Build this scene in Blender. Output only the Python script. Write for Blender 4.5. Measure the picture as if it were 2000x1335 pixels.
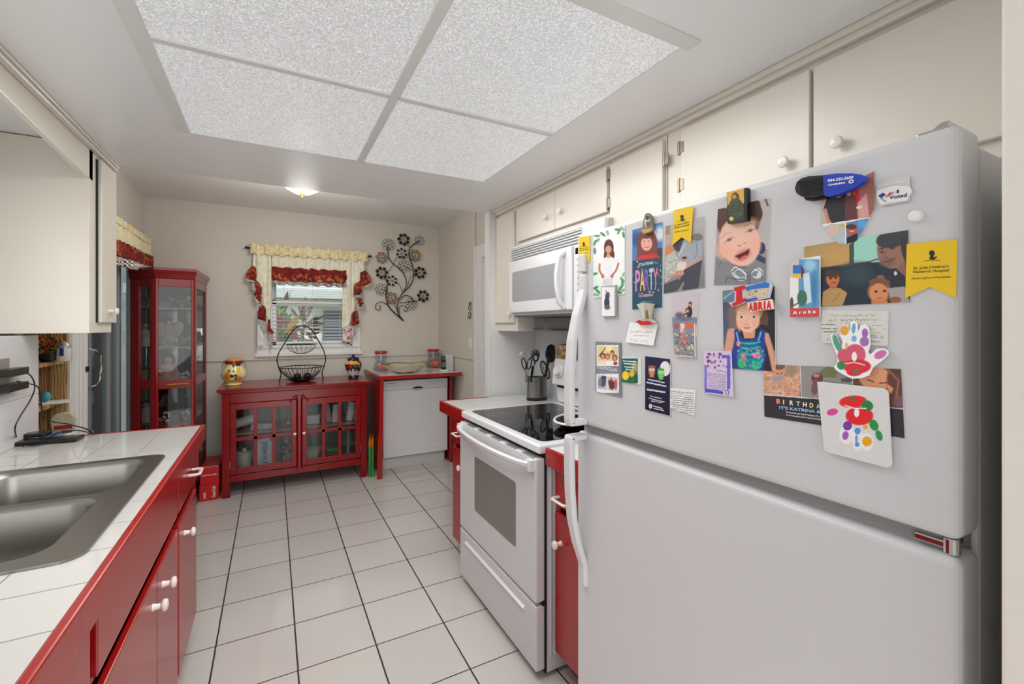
import bpy, bmesh, math, random
import numpy as np
from mathutils import Vector, Matrix, Euler
random.seed(7); rng = np.random.default_rng(7)
SC = bpy.context.scene
COL = SC.collection
for o in list(bpy.data.objects): bpy.data.objects.remove(o)
# ------------------------------------------------------------ camera, world, exposure
F = 872.0; YAW = math.atan(468/872); HY = 636.0; CAMH = 1.40
cam = bpy.data.cameras.new('camera'); cam.sensor_width = 36; cam.lens = 36*F/2000
cam.shift_y = -(667.5-HY)/2000; cam.clip_start = .05
camo = bpy.data.objects.new('camera', cam); COL.objects.link(camo)
camo.location = (0, 0, CAMH); camo.rotation_euler = (math.pi/2, 0, -YAW); SC.camera = camo
W = bpy.data.worlds.new('world'); SC.world = W; W.use_nodes = True
W.node_tree.nodes['Background'].inputs[0].default_value = (1.0, .985, .96, 1)
W.node_tree.nodes['Background'].inputs[1].default_value = .85
SC.view_settings.view_transform = 'Standard'; SC.view_settings.look = 'None'
SC.view_settings.gamma = 1; SC.view_settings.exposure = -0.12; SC.view_settings.use_curve_mapping = False
def area(name, loc, rot, sx, sy, power, color=(1, 1, 1)):
    l = bpy.data.lights.new(name, 'AREA'); l.shape = 'RECTANGLE'; l.size = sx; l.size_y = sy; l.energy = power; l.color = color
    o = bpy.data.objects.new(name, l); COL.objects.link(o); o.location = loc; o.rotation_euler = rot; return o
sun = bpy.data.lights.new('fill_sun_from_behind', 'SUN'); sun.energy = 1.7; sun.angle = math.radians(50); sun.color = (1, .98, .95)  # wide soft fill sun, added behind the camera to brighten the far end
suno = bpy.data.objects.new('fill_sun_from_behind', sun); COL.objects.link(suno)
suno.rotation_euler = (math.radians(90-14), 0, math.radians(-4))
_s2 = bpy.data.lights.new('outdoor_sun', 'SUN'); _s2.energy = 4.5; _s2.angle = math.radians(3)
_o2 = bpy.data.objects.new('outdoor_sun', _s2); COL.objects.link(_o2); _o2.rotation_euler = (math.radians(32), 0, math.radians(12))
# ------------------------------------------------------------ pixel <-> plane (measured on the photograph once, real planes in the room)
_s, _c = math.sin(YAW), math.cos(YAW)
def ray(px, py):
    a = (px-1000)/F; b = (HY-py)/F
    return (_s+a*_c, _c-a*_s, b)
def atx(px, py, x):
    d = ray(px, py); t = x/d[0]; return Vector((x, d[1]*t, CAMH+d[2]*t))
def aty(px, py, y):
    d = ray(px, py); t = y/d[1]; return Vector((d[0]*t, y, CAMH+d[2]*t))
def atz(px, py, z):
    d = ray(px, py); t = (z-CAMH)/d[2]; return Vector((d[0]*t, d[1]*t, z))
def pr(x, y, z):
    xx = x*_c-y*_s; dd = x*_s+y*_c
    return (1000+F*xx/dd, HY-F*(z-CAMH)/dd)
# ------------------------------------------------------------ materials
def lin(c):
    out = []
    for v in c[:3]:
        v = v/255
        out.append(v/12.92 if v <= .04045 else ((v+.055)/1.055)**2.4)
    return out
MATS = {}
def M(name, rgb, rough=.5, metal=0, var=.06, vscale=6, bump=0, bscale=60, coat=0, spec=.5, trans=0, emit=0, sheen=0):
    if name in MATS: return MATS[name]
    m = bpy.data.materials.new(name); m.use_nodes = True; nt = m.node_tree; N = nt.nodes; L = nt.links
    b = N['Principled BSDF']
    tc = N.new('ShaderNodeTexCoord'); nz = N.new('ShaderNodeTexNoise'); nz.inputs['Scale'].default_value = vscale; nz.inputs['Detail'].default_value = 4
    L.new(tc.outputs['Object'], nz.inputs['Vector'])
    mx = N.new('ShaderNodeMix'); mx.data_type = 'RGBA'
    c = lin(rgb); mx.inputs[6].default_value = (*[x*(1-var) for x in c], 1); mx.inputs[7].default_value = (*[min(1, x*(1+var)) for x in c], 1)
    L.new(nz.outputs['Fac'], mx.inputs[0]); L.new(mx.outputs[2], b.inputs['Base Color'])
    b.inputs['Roughness'].default_value = rough; b.inputs['Metallic'].default_value = metal
    b.inputs['Specular IOR Level'].default_value = spec
    if coat: b.inputs['Coat Weight'].default_value = coat; b.inputs['Coat Roughness'].default_value = .08
    if trans: b.inputs['Transmission Weight'].default_value = trans
    if emit: L.new(mx.outputs[2], b.inputs['Emission Color']); b.inputs['Emission Strength'].default_value = emit
    if sheen: b.inputs['Sheen Weight'].default_value = sheen
    if bump:
        n2 = N.new('ShaderNodeTexNoise'); n2.inputs['Scale'].default_value = bscale; n2.inputs['Detail'].default_value = 3
        L.new(tc.outputs['Object'], n2.inputs['Vector'])
        bp = N.new('ShaderNodeBump'); bp.inputs['Strength'].default_value = bump; bp.inputs['Distance'].default_value = .003
        L.new(n2.outputs['Fac'], bp.inputs['Height']); L.new(bp.outputs[0], b.inputs['Normal'])
    MATS[name] = m; return m
def glass(name, tint=(245, 250, 250), refl=.015, rough=.02):
    if name in MATS: return MATS[name]
    m = bpy.data.materials.new(name); m.use_nodes = True; nt = m.node_tree; N = nt.nodes; L = nt.links
    N.remove(N['Principled BSDF'])
    t = N.new('ShaderNodeBsdfTransparent'); t.inputs[0].default_value = (*lin(tint), 1)
    g = N.new('ShaderNodeBsdfGlossy'); g.inputs['Roughness'].default_value = rough
    lw = N.new('ShaderNodeLayerWeight'); lw.inputs[0].default_value = .25
    mr = N.new('ShaderNodeMapRange'); mr.inputs[3].default_value = refl; mr.inputs[4].default_value = .35
    L.new(lw.outputs['Fresnel'], mr.inputs[0])
    mx = N.new('ShaderNodeMixShader'); L.new(mr.outputs[0], mx.inputs[0]); L.new(t.outputs[0], mx.inputs[1]); L.new(g.outputs[0], mx.inputs[2])
    L.new(mx.outputs[0], N['Material Output'].inputs[0]); MATS[name] = m; return m
def tiles(name, rgb, grout, x0, sx, y0, sy, w, rough=.12, wy=None, var=.04):
    m = bpy.data.materials.new(name); m.use_nodes = True; nt = m.node_tree; N = nt.nodes; L = nt.links
    b = N['Principled BSDF']; ge = N.new('ShaderNodeNewGeometry'); sp = N.new('ShaderNodeSeparateXYZ'); L.new(ge.outputs['Position'], sp.inputs[0])
    def mth(op, a, bb=None, cc=None):
        n = N.new('ShaderNodeMath'); n.operation = op
        for i, v in enumerate((a, bb, cc)):
            if v is None: continue
            if isinstance(v, (int, float)): n.inputs[i].default_value = v
            else: L.new(v, n.inputs[i])
        return n.outputs[0]
    nz = N.new('ShaderNodeTexNoise'); nz.inputs['Scale'].default_value = 25; L.new(ge.outputs['Position'], nz.inputs['Vector'])
    jit = mth('MULTIPLY', mth('SUBTRACT', nz.outputs['Fac'], .5), .003)
    def edge(sock, o, s, ww):
        u = mth('DIVIDE', mth('SUBTRACT', mth('ADD', sock, jit), o), s)
        fr = mth('FRACT', mth('ADD', u, .5)); d = mth('MULTIPLY', mth('ABSOLUTE', mth('SUBTRACT', fr, .5)), s)
        return d, mth('FLOOR', u)
    dx, ix = edge(sp.outputs[0], x0, sx, w); dy, iy = edge(sp.outputs[1], y0, sy, w)
    wy = wy or w
    d = mth('MINIMUM', mth('DIVIDE', dx, w/2), mth('DIVIDE', dy, wy/2))
    mr = N.new('ShaderNodeMapRange'); mr.inputs[1].default_value = .8; mr.inputs[2].default_value = 1.3; L.new(d, mr.inputs[0])
    cb = N.new('ShaderNodeCombineXYZ'); L.new(ix, cb.inputs[0]); L.new(iy, cb.inputs[1])
    wn = N.new('ShaderNodeTexWhiteNoise'); L.new(cb.outputs[0], wn.inputs['Vector'])
    t1 = N.new('ShaderNodeMix'); t1.data_type = 'RGBA'; c = lin(rgb)
    t1.inputs[6].default_value = (*[x*(1-var) for x in c], 1); t1.inputs[7].default_value = (*[min(1, x*(1+var)) for x in c], 1); L.new(wn.outputs['Value'], t1.inputs[0])
    mx = N.new('ShaderNodeMix'); mx.data_type = 'RGBA'; mx.inputs[6].default_value = (*lin(grout), 1)
    L.new(mr.outputs[0], mx.inputs[0]); L.new(t1.outputs[2], mx.inputs[7]); L.new(mx.outputs[2], b.inputs['Base Color'])
    r = N.new('ShaderNodeMapRange'); r.inputs[3].default_value = .8; r.inputs[4].default_value = rough; L.new(mr.outputs[0], r.inputs[0]); L.new(r.outputs[0], b.inputs['Roughness'])
    bp = N.new('ShaderNodeBump'); bp.inputs['Strength'].default_value = .5; bp.inputs['Distance'].default_value = .002
    n3 = N.new('ShaderNodeTexNoise'); n3.inputs['Scale'].default_value = 3.5; L.new(ge.outputs['Position'], n3.inputs['Vector'])
    h = mth('ADD', mr.outputs[0], mth('MULTIPLY', n3.outputs['Fac'], .5)); L.new(h, bp.inputs['Height']); L.new(bp.outputs[0], b.inputs['Normal'])
    MATS[name] = m; return m
def printmat(rough=.3):
    m = bpy.data.materials.new('printed_surface'); m.use_nodes = True; N = m.node_tree.nodes; L = m.node_tree.links
    a = N.new('ShaderNodeAttribute'); a.attribute_name = 'Col'; L.new(a.outputs['Color'], N['Principled BSDF'].inputs['Base Color'])
    N['Principled BSDF'].inputs['Roughness'].default_value = rough; return m
PRINT = printmat(.35)
# ------------------------------------------------------------ mesh builder
class MB:
    def __init__(s): s.v = []; s.f = []; s.m = []; s.c = {}; s.mi = 0; s.col = None
    def add(s, vs, fs, cols=None):
        b = len(s.v); s.v += [tuple(p) for p in vs]; s.f += [tuple(i+b for i in f) for f in fs]; s.m += [s.mi]*len(fs)
        if cols is not None:
            for i in range(len(vs)): s.c[b+i] = cols[i]
        elif s.col is not None:
            for i in range(len(vs)): s.c[b+i] = s.col
        return s
    def box(s, x0, x1, y0, y1, z0, z1, T=None):
        vs = [(x, y, z) for z in (z0, z1) for y in (y0, y1) for x in (x0, x1)]
        if T: vs = [T @ Vector(p) for p in vs]
        return s.add(vs, [(0, 2, 3, 1), (4, 5, 7, 6), (0, 1, 5, 4), (2, 6, 7, 3), (0, 4, 6, 2), (1, 3, 7, 5)])
    def extr(s, pts, vec):
        n = len(pts); vec = Vector(vec); a = [Vector(p) for p in pts]
        return s.add(a+[p+vec for p in a], [tuple(range(n))[::-1], tuple(range(n, 2*n))]+[(i, (i+1) % n, n+(i+1) % n, n+i) for i in range(n)])
    def cyl(s, p0, p1, r0, r1=None, n=16):
        r1 = r0 if r1 is None else r1; p0 = Vector(p0); p1 = Vector(p1); d = (p1-p0).normalized()
        u = d.orthogonal().normalized(); w = d.cross(u); vs = []
        for p, r in ((p0, r0), (p1, r1)):
            for i in range(n):
                t = 2*math.pi*i/n; vs.append(p+(u*math.cos(t)+w*math.sin(t))*r)
        return s.add(vs, [tuple(range(n))[::-1], tuple(range(n, 2*n))]+[(i, (i+1) % n, n+(i+1) % n, n+i) for i in range(n)])
    def tube(s, path, r, n=8, closed=False, sx=1.0):
        P = [Vector(p) for p in path]; k = len(P); rr = r if isinstance(r, (list, tuple)) else [r]*k; vs = []; up = None
        for i, p in enumerate(P):
            a = P[(i-1) % k] if (i or closed) else P[0]; b = P[(i+1) % k] if (i < k-1 or closed) else P[-1]
            d = (b-a).normalized()
            if up is None: up = d.orthogonal().normalized()
            up = (up-d*up.dot(d)).normalized(); w = d.cross(up)
            for j in range(n):
                t = 2*math.pi*j/n; vs.append(p+(up*math.cos(t)+w*math.sin(t)*sx)*rr[i])
        fs = []
        for i in range(k if closed else k-1):
            for j in range(n):
                a = i*n+j; b = i*n+(j+1) % n; c = ((i+1) % k)*n; fs.append((a, b, c+(j+1) % n, c+j))
        if not closed: fs += [tuple(range(n))[::-1], tuple(range((k-1)*n, k*n))]
        return s.add(vs, fs)
    def lathe(s, prof, c=(0, 0, 0), n=24, T=None, sx=1, sy=1):
        vs = []; c = Vector(c)
        for r, z in prof:
            for j in range(n):
                t = 2*math.pi*j/n; p = Vector((r*math.cos(t)*sx, r*math.sin(t)*sy, z))
                vs.append((T @ p if T else p)+c)
        fs = []
        for i in range(len(prof)-1):
            for j in range(n):
                fs.append((i*n+j, i*n+(j+1) % n, (i+1)*n+(j+1) % n, (i+1)*n+j))
        if prof[0][0] > 1e-5: fs.append(tuple(range(n))[::-1])
        if prof[-1][0] > 1e-5: fs.append(tuple(range((len(prof)-1)*n, len(prof)*n)))
        return s.add(vs, fs)
    def sph(s, c, r, n=14, T=None):
        r = (r, r, r) if isinstance(r, (int, float)) else r; k = n//2; vs = []; c = Vector(c)
        for i in range(k+1):
            p = math.pi*i/k
            for j in range(n):
                t = 2*math.pi*j/n; q = Vector((r[0]*math.sin(p)*math.cos(t), r[1]*math.sin(p)*math.sin(t), -r[2]*math.cos(p)))
                vs.append(c+(T @ q if T else q))
        return s.add(vs, [(i*n+j, i*n+(j+1) % n, (i+1)*n+(j+1) % n, (i+1)*n+j) for i in range(k) for j in range(n)])
    def grid(s, fn, nu, nv, cols=None):
        vs = [fn(i/nu, j/nv) for j in range(nv+1) for i in range(nu+1)]
        return s.add(vs, [(j*(nu+1)+i, j*(nu+1)+i+1, (j+1)*(nu+1)+i+1, (j+1)*(nu+1)+i) for j in range(nv) for i in range(nu)], cols)
    def rot(s, c, axis, ang, start=0):
        R = Matrix.Rotation(ang, 4, axis); c = Vector(c)
        for i in range(start, len(s.v)): s.v[i] = tuple(c+R @ (Vector(s.v[i])-c))
        return s
    def build(s, name, mat, parent=None, bevel=0, smooth=False, solid=0, label=None, seg=2, sub=0, local=False):
        me = bpy.data.meshes.new(name); vs = s.v; off = Vector((0, 0, 0))
        if parent is None:
            a = np.array(vs); off = Vector((float((a[:, 0].min()+a[:, 0].max())/2), float((a[:, 1].min()+a[:, 1].max())/2), float(a[:, 2].min())))
            vs = [tuple(Vector(p)-off) for p in vs]
        me.from_pydata(vs, [], s.f)
        mats = mat if isinstance(mat, (list, tuple)) else [mat]
        for m in mats: me.materials.append(m)
        me.polygons.foreach_set('material_index', s.m)
        if s.c:
            ca = me.color_attributes.new('Col', 'FLOAT_COLOR', 'POINT'); arr = np.ones((len(vs), 4), np.float32); arr[:, :3] = .8
            for i, c in s.c.items(): arr[i, :3] = c
            ca.data.foreach_set('color', arr.ravel())
        if smooth: me.polygons.foreach_set('use_smooth', [True]*len(s.f))
        me.update(); me.validate()
        o = bpy.data.objects.new(name, me); COL.objects.link(o); o.location = off
        if smooth and smooth != 'all':
            bmx = bmesh.new(); bmx.from_mesh(me); bmesh.ops.recalc_face_normals(bmx, faces=bmx.faces)
            for e in bmx.edges:
                if len(e.link_faces) == 2 and e.calc_face_angle(0) > .7: e.smooth = False
            bmx.to_mesh(me); bmx.free()
        else:
            bmx = bmesh.new(); bmx.from_mesh(me); bmesh.ops.recalc_face_normals(bmx, faces=bmx.faces); bmx.to_mesh(me); bmx.free()
        if parent is not None:
            o.parent = parent
            if parent.type == 'EMPTY' and not local: o.matrix_parent_inverse = Matrix.LocRotScale(parent.location, parent.rotation_euler, None).inverted()
            elif parent.parent is None and parent.type == 'MESH': o.matrix_parent_inverse = Matrix.Translation(parent.location).inverted()
        if solid: md = o.modifiers.new('thickness', 'SOLIDIFY'); md.thickness = solid; md.offset = 0
        if bevel:
            md = o.modifiers.new('bevel', 'BEVEL'); md.width = bevel; md.segments = seg; md.limit_method = 'ANGLE'; md.angle_limit = .6
        if sub: md = o.modifiers.new('sub', 'SUBSURF'); md.levels = sub; md.render_levels = sub
        if label: o['label'] = label
        return o
def tag(o, label, cat, group=None, kind=None):
    if label: o['label'] = label
    if cat: o['category'] = cat
    if group: o['group'] = group
    if kind: o['kind'] = kind
    return o
def thing(name, loc, label, cat, group=None, rz=0):
    o = bpy.data.objects.new(name, None); o.empty_display_size = .05; COL.objects.link(o); o.location = loc; o.rotation_euler = (0, 0, rz)
    return tag(o, label, cat, group)
def st(o, label=None):
    o['kind'] = 'structure'
    if label: o['label'] = label
    return o
def kids(o): return [c for c in bpy.data.objects if c.parent == o]
def dup(root, loc, label, rz=None):
    r = root.copy(); COL.objects.link(r); r.location = loc; r['label'] = label
    if rz is not None: r.rotation_euler = (0, 0, rz)
    for ch in kids(root):
        if ch == r: continue
        c = ch.copy(); COL.objects.link(c); c.parent = r
        for g in kids(ch):
            if g == c: continue
            d = g.copy(); COL.objects.link(d); d.parent = c
    return r
_tc = {}
def text_geo(t, bold=0.0):
    k = (t, bold)
    if k in _tc: return _tc[k]
    cu = bpy.data.curves.new('t', 'FONT'); cu.body = t; cu.size = 1; cu.offset = bold; cu.resolution_u = 3
    o = bpy.data.objects.new('t', cu); COL.objects.link(o); bpy.context.view_layer.update()
    dg = bpy.context.evaluated_depsgraph_get(); me = o.evaluated_get(dg).to_mesh()
    V = [tuple(p.co)[:2] for p in me.vertices]; Fc = [tuple(p.vertices) for p in me.polygons]
    bpy.data.objects.remove(o); bpy.data.curves.remove(cu)
    xs = [p[0] for p in V]; x0, x1 = min(xs), max(xs)
    _tc[k] = ([((p[0]-x0)/(x1-x0), p[1]/.73) for p in V], Fc); return _tc[k]
def text(mb, t, fn, bold=0.0):   # fn(u 0..1 along, v in cap heights) -> 3D
    V, Fc = text_geo(t, bold); mb.add([fn(u, v) for u, v in V], Fc)
def fill2d(loops, z0, z1, name='f'):
    cu = bpy.data.curves.new(name, 'CURVE'); cu.dimensions = '2D'; cu.fill_mode = 'BOTH'; cu.extrude = (z1-z0)/2
    for lp in loops:
        sp = cu.splines.new('POLY'); sp.points.add(len(lp)-1)
        for i, p in enumerate(lp): sp.points[i].co = (p[0], p[1], 0, 1)
        sp.use_cyclic_u = True
    o = bpy.data.objects.new(name, cu); COL.objects.link(o); bpy.context.view_layer.update()
    me = o.evaluated_get(bpy.context.evaluated_depsgraph_get()).to_mesh()
    V = [(p.co.x, p.co.y, p.co.z+(z0+z1)/2) for p in me.vertices]; Fc = [tuple(p.vertices) for p in me.polygons]
    bpy.data.objects.remove(o); bpy.data.curves.remove(cu); return V, Fc
def rrect(x0, x1, y0, y1, r, n=6):
    out = []
    for cx, cy, a in ((x1-r, y1-r, 0), (x0+r, y1-r, 90), (x0+r, y0+r, 180), (x1-r, y0+r, 270)):
        for i in range(n+1):
            t = math.radians(a+90*i/n); out.append((cx+r*math.cos(t), cy+r*math.sin(t)))
    return out
# ------------------------------------------------------------ palette
WALL = M('wall_paint', (216, 211, 202), .55, var=.03, bump=.15, bscale=40)
WALLW = M('wall_paint_white', (222, 222, 222), .5, var=.02)
CEIL = M('ceiling_paint', (238, 238, 238), .45, var=.02, bump=.1, bscale=15)
CABW = M('cabinet_cream_paint', (228, 223, 212), .3, var=.02, bump=.15, bscale=30)
TRIMW = M('white_trim_paint', (235, 235, 235), .35, var=.02)
RED = M('red_cabinet_paint', (160, 17, 16), .24, var=.08, vscale=9, bump=.05, bscale=25, spec=.75)
REDD = M('dark_red_paint', (140, 10, 14), .22, var=.10, vscale=9, bump=.1, bscale=35)
REDC = M('crimson_paint', (150, 12, 24), .2, var=.08, vscale=9)
REDK = M('sideboard_red_paint', (134, 10, 12), .2, var=.10, vscale=9, bump=.05, bscale=25, spec=.4)
WHTG = M('white_enamel_glass', (208, 210, 212), .05, var=.01)
HWH = M('handle_white', (206, 207, 209), .3, var=.01)
WHT = M('appliance_white', (222, 223, 226), .22, var=.01, bump=.06, bscale=220)
FRW = M('fridge_textured_white', (204, 205, 208), .3, var=.01, bump=.12, bscale=330)
PLW = M('white_plastic', (236, 234, 230), .25, var=.01)
GRYM = M('grey_plastic', (150, 152, 155), .4)
BLK = M('black_plastic', (16, 16, 17), .3, var=.05)
BLKG = M('black_ceramic_glass', (14, 15, 18), .03, var=.02)
STEEL = M('brushed_steel', (146, 144, 139), .34, metal=1, var=.05, vscale=30)
CHROME = M('chrome', (200, 200, 200), .12, metal=1)
IRON = M('black_wrought_iron', (22, 20, 20), .4, metal=.3)
DARK = M('dark_gap', (18, 16, 15), .7)
def oakmat():
    m = bpy.data.materials.new('oak_wood'); m.use_nodes = True; N = m.node_tree.nodes; L = m.node_tree.links; b = N['Principled BSDF']
    tc = N.new('ShaderNodeTexCoord'); mp = N.new('ShaderNodeMapping'); mp.inputs['Scale'].default_value = (1, 1, .16); L.new(tc.outputs['Object'], mp.inputs['Vector'])
    w = N.new('ShaderNodeTexWave'); w.inputs['Scale'].default_value = 22; w.inputs['Distortion'].default_value = 9; w.inputs['Detail'].default_value = 3; w.inputs['Detail Scale'].default_value = 1.5; L.new(mp.outputs[0], w.inputs['Vector'])
    r = N.new('ShaderNodeValToRGB'); r.color_ramp.elements[0].color = (*lin((150, 112, 66)), 1); r.color_ramp.elements[1].color = (*lin((196, 162, 112)), 1); r.color_ramp.elements[0].position = .15; r.color_ramp.elements[1].position = .6
    L.new(w.outputs['Fac'], r.inputs[0]); L.new(r.outputs[0], b.inputs['Base Color']); b.inputs['Roughness'].default_value = .45; return m
OAK = oakmat()
GLS = glass('clear_glass'); GLSC = glass('cabinet_glass', (232, 236, 236), .02)
MIRR = M('mirror', (205, 208, 212), .02, metal=1, var=.01)
BRASS = M('antique_brass', (190, 140, 50), .3, metal=.8)
# ------------------------------------------------------------ room shell
ZC, ZH = 2.19, 2.53      # lowered kitchen ceiling, higher ceiling of the dining end
YB, XL, XR = 4.95, -.985, 1.69
TF = tiles('white_floor_tile', (205, 203, 200), (52, 44, 40), -.218, .310, 1.687, .3226, .0062, rough=.1, wy=.0048)
m = MB(); m.box(-2.0, 2.2, -.6, YB+.12, -.05, 0); st(m.build('floor', TF), 'white glazed floor tiles with dark grout lines')
m = MB(); m.box(XL-.1, XR+.1, 2.85, YB+.1, ZH, ZH+.05); st(m.build('ceiling', CEIL), 'higher ceiling over the far end')
# lowered ceiling with the light opening
LX0, LX1, LY0, LY1 = -.294, 1.018, .89, 2.23
m = MB()
for a in ((XL-.1, LX0, -.3, 2.85), (LX1, XR+.1, -.3, 2.85), (LX0, LX1, -.3, LY0), (LX0, LX1, LY1, 2.85)): m.box(*a, ZC, ZC+.05)
m.box(XL-.1, XR+.1, 2.82, 2.85, ZC+.05, ZH+.05)
o = st(m.build('ceiling', M('ceiling_gloss_paint', (240, 240, 241), .3, var=.02, bump=.25, bscale=9)), 'lowered kitchen ceiling around the light panel')
m = MB()   # back wall with window opening
WX0, WX1, WZ0, WZ1 = -.02, .74, 1.19, 2.08
for a in ((XL-.1, WX0, 0, ZH), (WX1, XR+.1, 0, ZH), (WX0, WX1, 0, WZ0), (WX0, WX1, WZ1, ZH)): m.box(a[0], a[1], YB, YB+.1, a[2], a[3])
st(m.build('wall_back', WALL), 'warm white back wall with a window')
m = MB(); m.box(XL+.002, XR-.002, YB-.014, YB, 1.075, 1.145); m.box(XL+.002, XR-.002, YB-.02, YB, 1.07, 1.08)
m.box(XR-.014, XR, 3.9, YB-.014, 1.075, 1.145); st(m.build('trim_1', WALL, bevel=.003), 'chair rail painted like the wall')
m = MB(); m.box(XR-.012, XR, 3.88, YB-.02, 0, .09); m.box(XL, XR, YB-.012, YB, 0, .09); st(m.build('baseboard_back', WALL, bevel=.003))
m = MB()   # right wall
DY0, DY1, DZ = 2.95, 3.70, 2.02
for a in ((-.1, DY0, 0, ZH), (DY1, YB+.1, 0, ZH), (DY0, DY1, DZ, ZH)): m.box(XR, XR+.1, a[0], a[1], a[2], a[3])
st(m.build('wall_right', WALL), 'right wall with a doorway')
m = MB(); m.box(XR+.03, XR+.07, DY0, DY1, 0, DZ); d = st(m.build('door_1', TRIMW), 'white interior door in the right wall')
mb = MB(); mb.sph((XR+.02, DY1-.08, .95), .025); mb.build('door_knob', BRASS, d, smooth=True)
m = MB()   # casing
m.box(XR-.02, XR, DY1, DY1+.16, 0, DZ+.12); m.box(XR-.02, XR, DY0-.1, DY1, DZ, DZ+.12); m.box(XR-.028, XR-.02, DY1+.11, DY1+.16, 0, DZ+.12)
m.box(XR-.005, XR+.1, DY1-.015, DY1, 0, DZ)
st(m.build('trim_2', TRIMW, bevel=.004), 'white door casing on the right wall')
m = MB(); m.box(XR-.004, XR, 3.862, 3.87, DZ+.14, ZH); st(m.build('trim_3', GRYM), 'narrow dark seam above the door casing')
m = MB(); m.box(1.316, XR, 2.775, 2.84, 0, ZC); m.box(1.31, 1.318, 2.77, 2.845, 0, ZC); st(m.build('wall_partition', WALLW, bevel=.002), 'grey-white end panel behind the far counter')
m = MB(); m.box(XR-.012, XR, .1, 2.775, .9, 1.40); st(m.build('trim_4', M('backsplash_blue_grey', (205, 208, 214), .4), bevel=.002), 'blue-grey backsplash behind the stove')
m = MB(); m.box(.735, XR+.1, -.35, .186, 0, ZC); st(m.build('wall_near', M('wall_textured', (226, 222, 214), .6, var=.03, bump=.6, bscale=55), bevel=.004), 'textured end of the near wall beside the fridge')
# left walls
m = MB()
SY0, SY1, SZ0, SZ1 = .35, 1.9, 1.10, 2.0
for a in ((-.3, 2.73, 0, SZ0), (SY1, 2.73, SZ0, 1.36), (-.3, SY0, SZ0, 1.36)): m.box(-1.07, -.91, a[0], a[1], a[2], a[3])
for a in ((SY1, 2.73, 1.36, ZC), (-.3, SY0, 1.36, ZC), (SY0, SY1, SZ1, ZC)): m.box(-1.15, -1.07, a[0], a[1], a[2], a[3])
st(m.build('wall_left', M('wall_backsplash_white', (228, 228, 229), .25, var=.02, bump=.25, bscale=12), bevel=.004), 'white backsplash wall above the sink counter')
m = MB()
PY0, PY1, GY0, GY1 = 2.80, 3.31, 3.56, 4.72
for a in ((2.73, PY0, 0, ZH), (PY1, GY0, 0, ZH), (GY1, YB+.1, 0, ZH), (PY0, PY1, 1.95, ZH), (GY0, GY1, 1.98, ZH)): m.box(XL-.07, XL, a[0], a[1], a[2], a[3])
st(m.build('wall_left', WALL), 'left wall of the dining end with pantry and glass door openings')
# fluted casing between pantry and sliding door
m = MB()
for i in range(4): m.box(XL, XL+.016, PY1+.005+i*.062, PY1+.05+i*.062, 0, 2.03)
m.box(XL, XL+.008, PY1, GY0, 0, 2.03); m.box(XL, XL+.014, PY0-.05, GY0, 1.95, 2.03)
st(m.build('trim_5', TRIMW, bevel=.006), 'white fluted casing beside the pantry shelves')
m = MB(); m.box(XL+.016, XL+.026, 3.50, 3.53, 1.13, 1.16); tag(m.build('door_catch', BLK, bevel=.002), 'small black square catch on the white fluted casing', 'catch')
# sliding glass door
d = thing('sliding_glass_door', (XL-.04, (GY0+GY1)/2, 0), 'grey framed sliding glass door left of the curio cabinet', 'door'); d['kind'] = 'structure'; d.name = 'door_2'
m = MB(); AL = M('grey_aluminium', (150, 154, 158), .4, metal=.3)
for y in (GY0+.02, GY0+.16, 4.12, 4.34, GY1-.03): m.box(XL-.06, XL-.02, y-.022, y+.022, .02, 1.98)
m.box(XL-.06, XL-.02, GY0, GY1, 0, .05); m.box(XL-.06, XL-.02, GY0, GY1, 1.93, 1.98); m.build('door_frame', AL, d, bevel=.003)
m = MB(); m.box(XL-.045, XL-.04, GY0+.02, GY1-.02, .05, 1.93); m.build('pane', glass('door_glass', (215, 222, 222), .05), d)
m = MB(); m.tube([(XL-.01, 3.64, 1.02), (XL+.02, 3.645, 1.03), (XL+.025, 3.70, 1.05), (XL+.025, 3.74, 1.12), (XL+.025, 3.73, 1.22), (XL+.02, 3.66, 1.25), (XL-.01, 3.64, 1.26)], .006, n=8)
m.build('door_handle', CHROME, d, smooth=True)
b = thing('vertical_blind', (XL-.12, 4.1, 0), 'grey vertical blind hanging behind the sliding glass door', 'blind')
for i in range(14):
    y = GY0+.02+i*.085; mm = MB(); mm.box(-.04, .04, -.001, .001, .03, 1.95); mm.rot((0, 0, 0), 'Z', 1.1)
    mm.v = [(p[0]+XL-.14, p[1]+y, p[2]) for p in mm.v]; mm.build('slat', M('blind_grey', (196, 200, 198), .6), b)
m = MB(); m.box(XL-.2, XL-.07, GY0-.1, GY1+.15, 1.99, 2.05); m.build('headrail', AL, b)
m = MB(); m.box(XL-2.4, XL-2.38, 2.4, 6.4, 0, 2.0)
st(m.build('wall_outside', M('patio_wall', (205, 206, 200), .8)), 'patio wall beyond the glass door')
# pantry recess
m = MB(); X0 = XL-.40
m.box(X0, XL-.072, PY1-.0, PY1+.02, 0, 2.0); m.box(XL-.072, XL-.004, PY1-.012, PY1-.001, 0, 1.95); m.box(X0-.02, X0, PY0-.06, PY1+.02, 0, 2.0); m.box(X0, XL-.07, PY0-.06, PY0-.045, 0, 2.0); m.box(X0, XL-.07, PY0-.06, PY1, 1.96, 2.0)
pn = thing('pantry_shelving', (XL-.2, 3.05, 0), 'oak pantry shelving recessed behind the sink wall', 'shelving')
m.build('carcass', OAK, pn)
SHZ = (1.545, 1.205, 1.015, .62, .3)
SHZ = (1.215, 1.00, .62, .3, 1.56)
for z in SHZ:
    q = MB(); q.box(X0, XL-.012, PY0-.04, PY1-.001, z-.02, z); q.build('shelf', OAK, pn, bevel=.002)
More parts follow.
